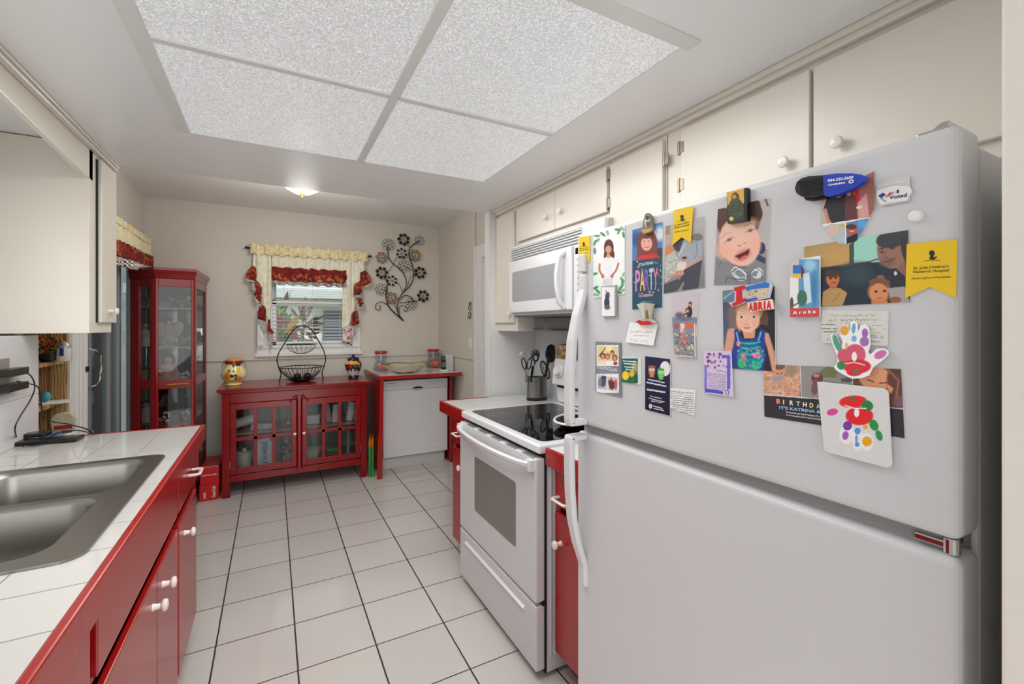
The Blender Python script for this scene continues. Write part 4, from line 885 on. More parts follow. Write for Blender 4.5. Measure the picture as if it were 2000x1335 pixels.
# --- monument clip with lips and white note
def p_note(p):
    p.view(*ZA).scribble(540, 1098, 735, 1105, (70, 70, 75), 3, 11, seed=2); p.scribble(560, 1132, 700, 1135, (90, 90, 95), 3, 8, seed=4); p.scribble(540, 1165, 700, 1185, (150, 150, 150), 2, 2, seed=5); p.scribble(545, 1178, 690, 1195, (165, 165, 165), 2, 2, seed=6)
cardobj('handwritten_note', 'small white handwritten card clipped under the red lips magnet', 'note', zq(ZA, (535, 1020), (775, 1035), (737, 1222), (495, 1192)), (236, 236, 236), p_note, off=.004)
m = MB(); x = FX-.005
slab(m, zq(ZA, (590, 862), (640, 852), (732, 858), (712, 930), (705, 985), (745, 1010), (750, 1030), (690, 1046), (620, 1040), (585, 1018), (595, 1000), (640, 990), (632, 940)), x-.009, .009, (172, 170, 158)); flat(m, zq(ZA, (600, 866), (660, 858), (662, 990), (640, 988), (632, 930)), x-.0094, (190, 190, 180)); flat(m, zq(ZA, (672, 920), (684, 905), (700, 990), (672, 988)), x-.0096, (120, 100, 60)); flat(m, zq(ZA, (585, 1015), (615, 998), (650, 1012), (690, 1004), (742, 1030), (690, 1045), (630, 1042)), x-.0096, (196, 30, 40))
tag(m.build('lips_clip', PRINT, bevel=.001), 'beige monument-shaped clip with red lips above the white note', 'magnet')
# --- two overlapping prints of one strip
def p_strip(p):
    p.view(*ZA); p.grad(900, 780, 1130, 1000, (196, 178, 180)); p.ell(1060, 860, 16, 22, (70, 55, 55)); p.ell(1058, 870, 10, 13, (196, 150, 132)); p.ell(1052, 930, 26, 52, (50, 45, 58)); p.ell(1036, 915, 20, 20, (72, 58, 54)); p.ell(1036, 922, 12, 13, (205, 160, 140)); p.ell(1018, 958, 20, 20, (80, 62, 56)); p.ell(1020, 963, 11, 12, (205, 160, 140)); p.ell(965, 960, 35, 28, (96, 92, 104), soft=.8); p.ell(1010, 990, 70, 18, (80, 84, 104))
    p.rect(900, 975, 1140, 1040, (110, 118, 138), .8)
cardobj('group_photo', 'pale studio photo of three dark haired people, upper half of the narrow strip', 'photo', zq(ZA, (900, 772), (1132, 755), (1112, 1140), (905, 1112)), (190, 186, 196), p_strip)
def p_fest(p):
    p.view(*ZA); p.ell(1060, 1045, 60, 28, (214, 96, 60)); p.rect(975, 1030, 1010, 1110, (225, 205, 180)); p.ell(940, 1050, 25, 30, (160, 90, 90))
    p.speck(120, (925, 1120, 1090, 1310), 9, [(190, 90, 60), (90, 130, 90), (215, 190, 150), (90, 110, 160), (200, 150, 90), (150, 60, 60)], 8); p.poly([(985, 1095), (1005, 1060), (1035, 1190), (960, 1200)], (190, 130, 110), .6); p.scribble(930, 1310, 1080, 1318, (225, 210, 200), 8, 3, seed=1)
cardobj('festival_photo', 'colourful crowded festival photo, lower half of the narrow strip', 'photo', zq(ZA, (905, 1030), (1092, 1025), (1098, 1325), (925, 1318)), (118, 138, 158), p_fest, off=.0018, th=.003)
# --- FAMIGLIA frame
def p_fam(p):
    p.view(*ZG); p.rect(82, 150, 430, 480, (228, 226, 222)); p.poly([(98, 165), (422, 180), (410, 468), (98, 438)], (216, 200, 150)); p.ell(270, 200, 60, 40, (240, 225, 180), soft=1)
    for cx, cy, r, h in ((180, 320, 34, (90, 50, 40)), (255, 330, 34, (150, 90, 60)), (330, 270, 26, (90, 50, 35)), (372, 350, 34, (110, 60, 45))): p.ell(cx, cy, r*1.25, r*1.45, h); p.ell(cx, cy+8, r*.8, r, (205, 140, 115)); 
    p.line([(120, 320), (180, 250), (225, 190)], 16, (110, 60, 45)); p.ell(150, 420, 60, 30, (225, 215, 210)); p.ell(280, 430, 70, 35, (232, 228, 226)); p.ell(380, 440, 30, 30, (150, 60, 80))
    p.rect(80, 605, 432, 905, (232, 232, 232)); p.poly([(98, 625), (250, 640), (245, 855), (98, 832)], (178, 184, 196)); p.ell(185, 720, 45, 90, (74, 78, 92)); p.ell(210, 665, 26, 26, (60, 60, 68)); p.ell(140, 740, 30, 70, (120, 125, 140))
    p.poly([(260, 645), (415, 662), (412, 885), (260, 862)], (205, 190, 175)); p.ell(325, 780, 45, 75, (82, 55, 70)); p.ell(315, 705, 12, 40, (120, 70, 60)); p.ell(385, 770, 25, 80, (180, 95, 90)); p.ell(285, 740, 18, 50, (120, 60, 60))
    p.scribble(90, 575, 420, 605, (215, 215, 215), 3, 3, seed=3)
cardobj('photo_frame_magnet', 'grey photo frame magnet reading FAMIGLIA with three family pictures', 'magnet', [(1163, 666.5), (1212, 669), (1213, 775), (1163, 764)], (122, 126, 136), p_fam, res=1.5, th=.003, rim=(110, 114, 122), extra=lambda m, x: ptext(m, x, 'FAMIGLIA', (1167.5, 720.5), (1206, 726), 7.5, (222, 222, 224), .0))
def p_flow(p):
    p.view(*ZG); p.rect(482, 360, 740, 755, (30, 88, 86)); p.ell(690, 500, 60, 90, (150, 150, 90), soft=.8); p.ell(540, 690, 60, 60, (40, 110, 60), soft=.7); p.ell(640, 690, 60, 60, (30, 100, 70), soft=.7)
    for i, y in enumerate((398, 440, 490, 530)): p.scribble(500+i*14, y, 705-i*12, y+18, (225, 232, 225), 13, 4, seed=i)
    p.ell(540, 630, 56, 72, (238, 190, 40)); p.ell(638, 605, 42, 48, (226, 176, 30)); p.line([(640, 650), (650, 710)], 8, (90, 130, 60)); p.ell(540, 640, 25, 45, (245, 205, 80), soft=.8); p.rect(735, 350, 775, 770, (205, 210, 208))
cardobj('flower_magnet', 'small green magnet with yellow flowers beside the grey photo frame', 'magnet', [(1214.5, 696.5), (1250.5, 699.5), (1249.5, 750.5), (1214.5, 745.5)], (205, 210, 208), p_flow, res=1.6, th=.003)
def p_owl(p):
    p.view(*ZG); p.grad(1100, 500, 900, 1200, (16, 18, 40)); p.ell(1165, 522, 82, 118, (222, 222, 222)); p.poly([(1245, 350), (1300, 350), (1300, 700), (1245, 700)], (26, 30, 66))
    for cx, cy, c1, c2 in ((955, 560, (156, 96, 66), (196, 130, 92)), (1100, 600, (60, 170, 50), (100, 205, 90))):
        p.ell(cx, cy, 54, 92, c1); p.poly([(cx-52, cy-100), (cx-30, cy-60), (cx-54, cy-20)], c1); p.poly([(cx+52, cy-95), (cx+30, cy-60), (cx+52, cy-20)], c1); p.ell(cx, cy+35, 34, 48, c2)
        for sg in (-1, 1): p.ell(cx+sg*24, cy-20, 22, 22, (235, 235, 235)); p.line([(cx+sg*38, cy-28), (cx+sg*12, cy-12)], 9, c1); p.ell(cx+sg*22, cy-14, 7, 7, (30, 30, 30)); p.ell(cx+sg*20, cy+90, 14, 10, (210, 140, 90))
    for i, (x0, y0, x1, y1, w) in enumerate(((895, 690, 1160, 745, 15), (875, 738, 1180, 800, 17), (885, 850, 1170, 895, 22), (930, 955, 1110, 995, 10), (900, 985, 1155, 1050, 11), (945, 1030, 1110, 1065, 10), (975, 1110, 1120, 1150, 12), (975, 1150, 1150, 1185, 12))): p.scribble(x0, y0, x1, y1, (205, 208, 218), w, 5, seed=i)
    p.ell(935, 1115, 28, 40, (190, 194, 206))
cardobj('owl_card', 'dark blue card with a brown and a green owl before a moon', 'card', [(1260, 695), (1309, 701), (1308.5, 811.5), (1260, 799)], (26, 28, 66), p_owl, res=1.5, off=.0015)
def p_rx(p):
    p.view(*ZB)
    for i in range(10): p.scribble(760, 905+i*19, 955, 925+i*19, (70, 70, 70) if i > 2 else (120, 120, 120), 5 if i != 1 else 3, 3 if i > 2 else 6, seed=i)
cardobj('appointment_card', 'small white printed card tucked behind the blue owl card', 'card', [(1306, 757), (1358, 761.5), (1355, 811), (1306, 797)], (222, 222, 220), p_rx)
def p_pray(p):
    p.view(*ZB); p.rect(1200, 590, 1265, 620, (90, 90, 190)); p.rect(1245, 600, 1275, 890, (96, 96, 196)); p.rect(1050, 680, 1070, 920, (110, 110, 205)); p.poly([(1060, 880), (1210, 905), (1212, 935), (1062, 912)], (76, 76, 190))
    p.speck(34, (1075, 575, 1190, 700), 11, [(120, 90, 120), (90, 70, 96), (205, 180, 205), (150, 110, 140)], 4); p.scribble(1195, 690, 1245, 700, (70, 60, 110), 5, 12, seed=7); p.scribble(1150, 725, 1245, 745, (90, 80, 120), 4, 6, seed=8)
    for i in range(9): p.scribble(1078, 748+i*18, 1235, 768+i*16, (90, 80, 110), 4, 2.5, seed=i)
    p.line([(1240, 940), (1235, 905), (1250, 895), (1262, 910), (1255, 940)], 6, (70, 60, 100))
cardobj('prayer_card', 'lilac and blue verse card with a small black bouquet drawing', 'card', [(1374, 683), (1428, 685.5), (1432, 775), (1376, 767)], (206, 188, 216), p_pray, off=.0025)
# --- laughing baby
def p_baby(p):
    p.view(*ZC_); p.poly([(540, 180), (700, 150), (700, 700), (560, 700), (560, 400)], (176, 172, 170)); p.line([(640, 190), (665, 260)], 22, (120, 80, 70)); p.ell(600, 690, 40, 60, (40, 46, 92)); p.ell(420, 290, 175, 110, (66, 40, 36), -15); p.ell(220, 400, 70, 130, (86, 46, 40), -15); p.ell(500, 300, 70, 90, (60, 38, 34))
    p.ell(160, 640, 40, 120, (170, 150, 146), soft=.6); p.poly([(125, 1065), (140, 770), (240, 800), (400, 860), (560, 740), (650, 800), (650, 1065)], (124, 126, 132)); p.line([(170, 880), (210, 800)], 8, (90, 92, 98)); p.poly([(520, 790), (560, 740), (640, 790), (640, 850)], (52, 58, 96)); p.line([(240, 790), (330, 860), (430, 880)], 22, (86, 88, 94))
    p.ell(370, 430, 215, 175, (78, 50, 44), -12); p.ell(520, 330, 90, 110, (66, 42, 38), -20); p.ell(385, 628, 203, 246, (224, 182, 164), -12, soft=.10); p.ell(390, 470, 170, 80, (226, 184, 164), -14, soft=.5); p.ell(240, 720, 80, 80, (228, 170, 150), soft=1); p.ell(530, 660, 60, 80, (230, 172, 152), soft=1)
    p.ell(282, 606, 46, 15, (190, 164, 156), -28, soft=.5); p.ell(278, 607, 22, 13, (104, 98, 104), -25, soft=.4); p.line([(232, 640), (262, 596), (325, 576)], 6, (150, 106, 94), .8); p.ell(492, 513, 46, 14, (190, 164, 156), -16, soft=.5); p.ell(490, 514, 22, 13, (104, 98, 104), -18, soft=.4); p.line([(440, 532), (480, 497), (545, 496)], 6, (150, 106, 94), .8)
    p.line([(190, 600), (240, 545), (300, 530)], 9, (176, 130, 112), .7); p.line([(430, 470), (490, 440), (545, 455)], 9, (176, 130, 112), .7)
    p.ell(400, 625, 48, 38, (230, 182, 162), -20, soft=.6); p.line([(362, 660), (385, 668), (400, 655)], 8, (150, 92, 82)); p.line([(425, 640), (445, 632)], 8, (150, 92, 82))
    p.ell(415, 760, 90, 56, (214, 140, 124), -28, soft=.5); p.poly([(330, 768), (385, 745), (430, 725), (484, 688), (480, 740), (452, 782), (420, 806), (380, 802)], (120, 44, 40)); p.poly([(350, 770), (400, 750), (470, 715), (462, 745), (420, 772), (380, 785)], (78, 22, 22)); p.ell(425, 786, 42, 18, (206, 104, 98), -28, soft=.5)
    p.line([(300, 920), (330, 880), (390, 890), (450, 950), (440, 1010), (380, 1010), (320, 960), (300, 920)], 9, (230, 230, 232)); p.ell(385, 940, 62, 50, (206, 208, 212), 25); p.ell(560, 940, 60, 55, (206, 208, 212), -15); p.poly([(335, 920), (380, 905), (450, 970), (390, 985), (340, 950)], (120, 132, 142)); p.poly([(495, 970), (520, 920), (570, 920), (550, 975)], (120, 132, 142)); p.line([(300, 930), (380, 880), (460, 940), (470, 1050)], 6, (50, 50, 54)); p.line([(480, 1050), (490, 930), (545, 885), (610, 930), (600, 1000)], 6, (50, 50, 54)); p.line([(240, 1040), (260, 980), (330, 1000), (450, 1010)], 6, (50, 50, 54))
cardobj('baby_photo', 'large photo of a laughing baby in a grey shirt', 'photo', zq(ZC_, (165, 300), (688, 185), (650, 1040), (125, 1060)), (150, 140, 138), p_baby, res=1.2)
def p_mag(p):
    p.view(*ZC_); p.poly([(255, 130), (430, 88), (425, 240), (262, 260)], (205, 160, 50)); p.ell(340, 190, 40, 60, (66, 56, 36)); p.ell(330, 180, 20, 26, (186, 140, 80)); p.ell(345, 300, 78, 110, (58, 68, 50)); p.ell(300, 395, 22, 20, (205, 190, 50)); p.rect(425, 60, 470, 460, (14, 14, 14)); p.speck(40, (280, 240, 410, 370), 8, [(48, 58, 42), (76, 86, 62)], 2)
cardobj('picture_magnet', 'black framed magnet, dark green and yellow, on the baby photo', 'magnet', zq(ZC_, (253, 132), (455, 84), (460, 415), (262, 447)), (44, 52, 40), p_mag, off=.002, th=.010, rim=(15, 15, 15))
# --- girl in blue swimsuit
def p_swim(p):
    p.view(*ZD); p.poly([(150, 130), (300, 100), (340, 560), (200, 620), (150, 700)], (70, 82, 112)); p.poly([(150, 140), (270, 130), (300, 230), (170, 260)], (96, 130, 136)); p.ell(300, 380, 90, 170, (120, 100, 96), soft=.5); p.ell(560, 420, 60, 130, (96, 66, 56)); p.ell(560, 640, 100, 160, (30, 28, 40))
    p.line([(250, 560), (215, 740)], 90, (206, 150, 128)); p.line([(600, 590), (650, 760), (690, 960)], 60, (206, 150, 128)); p.poly([(360, 540), (490, 540), (480, 620), (380, 620)], (206, 148, 124)); p.ell(430, 340, 135, 120, (196, 146, 108)); p.ell(335, 440, 30, 120, (160, 110, 84), 10)
    p.ell(415, 420, 118, 140, (232, 184, 158)); p.ell(350, 480, 40, 40, (236, 172, 150), soft=1); p.ell(490, 470, 35, 40, (226, 168, 146), soft=1); p.line([(312, 385), (350, 368), (385, 378)], 6, (196, 146, 118), .8); p.line([(445, 378), (480, 370), (515, 385)], 6, (196, 146, 118), .8)
    for cx in (350, 475): p.ell(cx, 405, 24, 12, (216, 200, 192), soft=.4); p.ell(cx, 405, 13, 12, (84, 66, 56))
    p.ell(405, 450, 20, 22, (226, 172, 148), soft=.8); p.line([(385, 476), (400, 482), (425, 476)], 6, (176, 116, 98)); p.ell(405, 514, 34, 12, (206, 126, 118), soft=.4); p.line([(373, 512), (405, 516), (438, 509)], 4, (160, 84, 80))
    p.poly([(275, 540), (310, 520), (340, 600), (420, 640), (500, 600), (545, 520), (590, 540), (580, 640), (600, 800), (560, 950), (270, 925), (250, 760), (285, 660)], (36, 56, 148)); p.ell(440, 800, 135, 150, (30, 130, 140)); 
    for i in range(6): p.line([(340+i*8, 660+i*26), (430, 672+i*28), (540-i*8, 655+i*26)], 11, [(60, 190, 180), (20, 70, 150)][i % 2])
    p.ell(500, 790, 50, 25, (226, 120, 170), 15); p.ell(370, 800, 25, 40, (210, 110, 140), -30); p.ell(350, 870, 40, 50, (60, 170, 110)); p.ell(500, 890, 50, 40, (50, 180, 150)); p.ell(320, 670, 20, 30, (230, 140, 110)); p.line([(545, 560), (520, 640)], 16, (80, 190, 190)); p.line([(300, 560), (320, 640)], 14, (90, 190, 190)); p.speck(30, (300, 700, 580, 930), 8, [(40, 90, 170), (100, 210, 190), (230, 150, 190)], 6)
cardobj('toddler_photo', 'photo of a young girl in a blue mermaid swimsuit', 'photo', zq(ZD, (160, 140), (683, 100), (690, 950), (175, 915)), (34, 34, 46), p_swim, res=1.25, off=.0006)
# --- I (heart) CALABRIA magnet
m = MB(); x = FX-.004
slab(m, zq(ZC_, (225, 1190), (330, 1110), (345, 1090), (430, 1060), (440, 1075), (560, 1040), (640, 1025), (685, 1040), (695, 1080), (670, 1190), (560, 1215), (450, 1240), (440, 1230), (310, 1280), (300, 1265)), x-.006, .006, (200, 206, 214))
flat(m, zq(ZC_, (440, 1080), (560, 1045), (640, 1028), (685, 1045), (675, 1085), (560, 1095), (450, 1115)), x-.0064, (40, 110, 190)); flat(m, zq(ZC_, (435, 1115), (560, 1097), (680, 1088), (660, 1185), (560, 1205), (440, 1220)), x-.0064, (200, 184, 160)); flat(m, zq(ZC_, (235, 1190), (330, 1120), (325, 1220), (260, 1240)), x-.0064, (90, 120, 150))
g = random.Random(4)
for i in range(26): flat(m, ellp(*z2p(ZC_, g.uniform(450, 660), g.uniform(1110, 1180)), 1.6, 1.1, n=6), x-.0067, g.choice([(170, 110, 80), (90, 80, 70), (225, 215, 200), (120, 150, 150)]))
for pts in ([(325, 1085), (425, 1062), (430, 1095), (395, 1110), (398, 1200), (435, 1190), (440, 1220), (310, 1275), (305, 1245), (345, 1225), (348, 1118), (330, 1118)],): slab(m, zq(ZC_, *pts), x-.009, .003, (200, 30, 36))
slab(m, zq(ZC_, (440, 1205), (545, 1185), (565, 1190), (545, 1205), (450, 1232)), x-.008, .002, (60, 80, 190))
slab(m, zq(ZC_, (458, 1235), (700, 1200), (715, 1215), (725, 1300), (470, 1330)), x-.0075, .002, (225, 205, 195))
for i, (ch, a, w) in enumerate(zip('ABRIA', (472, 522, 570, 624, 652), (44, 40, 46, 16, 48))): ptext(m, x-.0075, ch, z2p(ZC_, a, 1318-i*5), z2p(ZC_, a+w, 1314-i*5), 15.5, (205, 26, 34), .05, .0006)
tag(m.build('souvenir_magnet', PRINT), 'red and blue souvenir magnet with a big red letter I and beach scene', 'magnet')
# --- Aruba
def p_aruba(p):
    p.view(*ZC_); p.rect(975, 800, 1185, 1290, (92, 150, 190)); p.poly([(1020, 950), (1080, 930), (1110, 1230), (1040, 1250)], (225, 232, 238), .8); p.ell(1090, 860, 60, 60, (150, 195, 220), soft=.8); p.ell(1130, 1100, 30, 160, (60, 125, 175), soft=.8)
    p.rect(885, 800, 975, 1290, (196, 190, 176)); p.rect(885, 980, 970, 1290, (226, 226, 222)); p.rect(915, 860, 1010, 950, (40, 110, 190)); p.rect(915, 945, 1005, 990, (220, 180, 70)); p.poly([(1000, 850), (1035, 915), (1010, 990), (1000, 980)], (120, 40, 50)); p.ell(1010, 1190, 50, 80, (60, 110, 90)); p.line([(890, 1285), (970, 1240)], 12, (60, 60, 60)); p.ell(905, 1240, 18, 60, (80, 80, 76))
    p.rect(880, 1290, 1190, 1400, (196, 70, 76))
cardobj('postcard_magnet', 'tall Aruba souvenir magnet with blue sky and a red title strip', 'magnet', [(1543, 508.5), (1601, 499), (1600.5, 618), (1543, 619)], (226, 226, 226), lambda p: p_aruba(p), off=.003, th=.003, extra=lambda m, x: ptext(m, x, 'A r u b a', (1548, 613.5), (1593, 610.5), 6.5, (235, 232, 232), .03))
# --- people in a car
def p_car(p):
    p.view(*ZE); p.poly([(130, 700), (540, 640), (540, 880), (270, 905), (130, 905)], (188, 150, 92)); p.grad(200, 850, 150, 720, (150, 130, 100), .6); p.poly([(525, 640), (570, 640), (570, 880), (530, 880)], (60, 78, 72)); p.poly([(570, 630), (850, 600), (850, 850), (570, 865)], (150, 205, 190)); p.line([(270, 905), (700, 850), (860, 800)], 12, (90, 70, 50))
    p.poly([(270, 910), (720, 855), (860, 850), (1010, 900), (1010, 1210), (275, 1245)], (30, 42, 58)); p.ell(600, 960, 140, 90, (46, 66, 76), soft=1)
    p.poly([(720, 860), (900, 840), (1000, 920), (1020, 1080), (880, 1100), (780, 1010)], (40, 44, 56)); p.ell(930, 950, 14, 18, (200, 205, 210))
    p.poly([(850, 820), (1000, 780), (1040, 1000), (960, 930)], (130, 92, 78)); p.ell(895, 760, 125, 150, (146, 106, 92), -12); p.ell(900, 650, 140, 78, (58, 60, 66), -12); p.ell(1010, 740, 30, 100, (52, 50, 52), -8); p.ell(860, 850, 70, 40, (120, 92, 84), soft=.6)
    p.line([(790, 745), (830, 728)], 12, (56, 44, 42)); p.line([(870, 722), (935, 690)], 12, (56, 44, 42)); p.ell(815, 765, 18, 9, (60, 46, 44), -15); p.ell(905, 730, 20, 10, (60, 46, 44), -15); p.line([(845, 760), (835, 805), (860, 812)], 9, (116, 80, 70)); p.line([(835, 850), (885, 842), (925, 815)], 11, (96, 58, 54))
    p.poly([(290, 1235), (300, 1110), (370, 1070), (450, 1080), (510, 1120), (470, 1230)], (176, 140, 88)); p.line([(450, 1120), (380, 1200)], 8, (140, 108, 66)); p.ell(390, 1050, 34, 34, (160, 106, 74)); p.ell(385, 1000, 58, 66, (196, 110, 62)); p.ell(380, 952, 66, 34, (70, 52, 46)); p.ell(365, 995, 14, 8, (50, 30, 26)); p.ell(415, 990, 14, 8, (50, 30, 26)); p.line([(375, 1035), (410, 1030)], 8, (120, 56, 42))
    p.ell(790, 1110, 105, 100, (140, 90, 58)); p.ell(800, 990, 35, 26, (120, 100, 90)); p.ell(790, 1030, 90, 40, (118, 76, 52)); p.ell(785, 1120, 82, 84, (205, 136, 90)); p.ell(760, 1108, 16, 10, (60, 36, 28)); p.ell(835, 1103, 16, 10, (60, 36, 28)); p.line([(770, 1168), (810, 1166)], 10, (156, 76, 64)); p.rect(720, 1185, 860, 1240, (196, 120, 74)); p.poly([(860, 1080), (1010, 1065), (1055, 1200), (900, 1205)], (156, 152, 150)); p.ell(930, 1180, 50, 28, (150, 84, 54))
cardobj('car_selfie_photo', 'wide photo of a bearded man and two children inside a car', 'photo', zq(ZE, (135, 720), (1042, 573), (1058, 1197), (150, 1247)), (60, 62, 66), p_car)
# --- group photo cut at the corners, under the blue clip
def p_trio(p):
    p.view(*ZE); p.grad(300, 300, 720, 300, (150, 98, 84)); p.rect(285, 260, 330, 520, (186, 170, 158)); p.poly([(300, 400), (340, 280), (500, 250), (510, 500), (380, 515)], (42, 42, 48)); p.line([(320, 400), (345, 500)], 30, (190, 132, 112)); p.ell(430, 245, 40, 50, (190, 120, 96)); p.poly([(490, 290), (590, 260), (600, 480), (490, 495)], (96, 56, 56)); p.ell(530, 245, 34, 44, (96, 52, 48)); p.ell(525, 250, 20, 28, (200, 140, 120)); p.line([(585, 200), (610, 350)], 34, (196, 30, 36))
    p.poly([(600, 340), (680, 250), (700, 460), (610, 475)], (206, 150, 150)); p.line([(600, 380), (640, 370)], 22, (225, 215, 215)); p.line([(650, 360), (640, 470)], 22, (205, 160, 140))
    p.poly([(280, 528), (720, 460), (720, 700), (280, 700)], (226, 228, 232)); p.poly([(310, 540), (490, 512), (492, 695), (430, 690)], (176, 182, 184)); p.ell(390, 570, 48, 48, (216, 176, 160)); p.ell(385, 540, 45, 20, (196, 186, 176)); p.poly([(450, 520), (492, 512), (492, 560), (450, 555)], (190, 180, 90)); p.poly([(380, 640), (440, 590), (492, 600), (492, 695), (430, 692)], (170, 186, 196))
    p.poly([(503, 510), (705, 468), (640, 600), (600, 672), (503, 695)], (96, 130, 170)); p.ell(550, 570, 50, 55, (176, 84, 72)); p.ell(545, 545, 48, 22, (60, 56, 70)); p.ell(640, 520, 40, 40, (80, 160, 205)); p.poly([(505, 640), (600, 600), (600, 680), (505, 695)], (30, 32, 44)); p.line([(535, 585), (570, 580)], 8, (225, 205, 200))
def x_mask(name, label, pts, quadbase, paint, off, th):
    """print on a cut-out outline (pts in px): triangulated fine grid clipped to the outline"""
    x = FX-off-th-.0006; xs = [p[0] for p in pts]; ys = [p[1] for p in pts]; b = bmesh.new()
    vs = [b.verts.new(atx(px, py, x)) for px, py in pts]; b.faces.new(vs)
    y0 = min(v.co.y for v in vs); y1 = max(v.co.y for v in vs); z0 = min(v.co.z for v in vs); z1 = max(v.co.z for v in vs)
    for n, lo, hi, ax in ((int((max(xs)-min(xs))*1.2), y0, y1, 1), (int((max(ys)-min(ys))*1.1), z0, z1, 2)):
        for i in range(1, n):
            co = Vector((x, 0, 0)); co[ax] = lo+(hi-lo)*i/n; no = Vector((0, 0, 0)); no[ax] = 1
            bmesh.ops.bisect_plane(b, geom=b.verts[:]+b.edges[:]+b.faces[:], plane_co=co, plane_no=no, dist=1e-7)
    b.verts.index_update(); P = [v.co.copy() for v in b.verts]; fs = [tuple(v.index for v in f.verts) for f in b.faces]; b.free()
    px = np.array([pr(*p) for p in P]); pt = Pt(px[:, 0], px[:, 1], quadbase); paint(pt); grain(pt)
    m = MB(); m.add(P, fs, [ink(c) for c in np.clip(pt.C, 0, 255)]); m.col = ink((225, 225, 222)); m.extr([atx(a, c, x+.0002) for a, c in pts], (th, 0, 0)); m.col = None
    return m, x
m, x = x_mask('', '', zq(ZE, (285, 290), (748, 62), (750, 388), (706, 466), (640, 600), (590, 668), (535, 695), (430, 690), (310, 542), (283, 530)), (170, 140, 128), p_trio, .0005, .0012)
tag(m.build('corner_cut_photo', PRINT), 'photo with cut corners of three people in dark clothes, under the blue clip', 'photo')
m = MB(); x = FX-.004
def blob(ptsT, x0, th, c):   # slightly domed cut-out
    slab(m, ptsT, x0-th, th, c)
blob(zq(ZE, (130, 285), (300, 270), (330, 280), (330, 300), (200, 322), (150, 315)), x, .006, (20, 20, 22))
clip = [(55, 215), (70, 160), (110, 125), (180, 105), (300, 98), (300, 270), (200, 292), (110, 282), (70, 255)]
blob(zq(ZE, *clip), x-.004, .012, (14, 14, 15))
for i in range(12): slab(m, zq(ZE, (75+i*3, 150+i*10.5), (295, 118+i*12.5), (295, 121+i*12.5), (77+i*3, 154+i*10.5)), x-.0175, .0015, (34, 34, 36))
blue = [(298, 98), (420, 82), (560, 82), (640, 95), (662, 115), (650, 150), (560, 210), (440, 262), (340, 285), (302, 270)]
blob(zq(ZE, *blue), x-.004, .012, (24, 56, 168))
ptext(m, x-.016, '904-232-5600', z2p(ZE, 340, 158), z2p(ZE, 565, 125), 5.5, (225, 230, 240), .03, .0008); ptext(m, x-.016, 'CarolinaBank', z2p(ZE, 345, 190), z2p(ZE, 495, 168), 4, (225, 230, 240), .03, .0008)
flat(m, ellp(*z2p(ZE, 545, 152), 5.5, 3.6, -20), x-.0168, (225, 230, 240)); flat(m, ellp(*z2p(ZE, 545, 152), 3, 1.6, -20), x-.0172, (24, 56, 168))
tag(m.build('bag_clip', PRINT, bevel=.0015), 'black and blue plastic bag clip magnet with white phone number', 'clip')
# --- I Voted
m = MB(); x = FX-.001
slab(m, zq(ZE, (770, 172), (800, 155), (1035, 98), (1052, 108), (1055, 200), (1080, 235), (1055, 285), (1050, 320), (800, 368), (778, 350), (760, 280)), x-.002, .002, (196, 196, 196)); slab(m, zq(ZE, (775, 230), (900, 190), (1055, 195), (1075, 238), (1040, 285), (1030, 315), (800, 350), (768, 285)), x-.0028, .0008, (222, 222, 224))
xt = x-.003; ptext(m, xt, 'I', z2p(ZE, 940, 255), z2p(ZE, 958, 250), 6.5, (40, 44, 80), .02); ptext(m, xt, 'Voted', z2p(ZE, 875, 308), z2p(ZE, 1028, 283), 7.5, (40, 44, 80), .02); ptext(m, xt, 'Thanks for voting', z2p(ZE, 780, 200), z2p(ZE, 1000, 155), 3.2, (232, 232, 232), .02)
flat(m, zq(ZE, (778, 275), (860, 232), (925, 245), (850, 300)), xt-.0002, (225, 225, 228)); flat(m, zq(ZE, (778, 275), (822, 250), (850, 268), (805, 298)), xt-.0005, (40, 60, 140))
for i in range(3): flat(m, zq(ZE, (840+i*18, 292-i*14), (880+i*22, 243-i*1), (892+i*12, 246-i*2), (850+i*22, 294-i*14)), xt-.0004, (214, 70, 66))
flat(m, zq(ZE, (800, 300), (806, 297), (850, 325), (846, 330)), xt-.0005, (60, 60, 70))
tag(m.build('voting_magnet', PRINT), 'white I Voted magnet with a small flag', 'magnet')
m = MB(); p = atx(1789, 422, FX); m.lathe([(.0085, 0), (.0085, .003), (.006, .006), (0, .007)], p, n=20, T=Matrix.Rotation(-math.pi/2, 4, 'Y')); tag(m.build('button_magnet', PLW, smooth=True), 'small plain round white magnet left of the large yellow pennant', 'magnet')
# --- appointment card behind the hand cutout
def p_appt(p):
    p.view(*ZF); p.scribble(550, 140, 905, 140, (120, 118, 114), 3.5, 9, seed=3); p.scribble(540, 178, 915, 175, (110, 108, 104), 3.5, 10, seed=5)
    for x0, y, x1 in ((490, 210, 590), (490, 242, 605), (505, 265, 600)): p.scribble(x0, y, x1, y, (90, 88, 84), 6, 2, seed=int(y))
    for y in (217, 245, 272): p.line([(860, y), (985, y)], 2, (130, 128, 124))
    p.scribble(870, 300, 960, 312, (90, 88, 84), 3.5, 16, seed=9); p.scribble(865, 338, 935, 342, (90, 88, 84), 5, 2, seed=10); p.ell(535, 325, 4, 5, (60, 90, 60))
cardobj('appointment_card', 'off-white appointment card behind the painted hand cut-out', 'card', [(1605, 605.5), (1735, 606.5), (1733.5, 675.5), (1605, 669.5)], (206, 205, 200), p_appt)
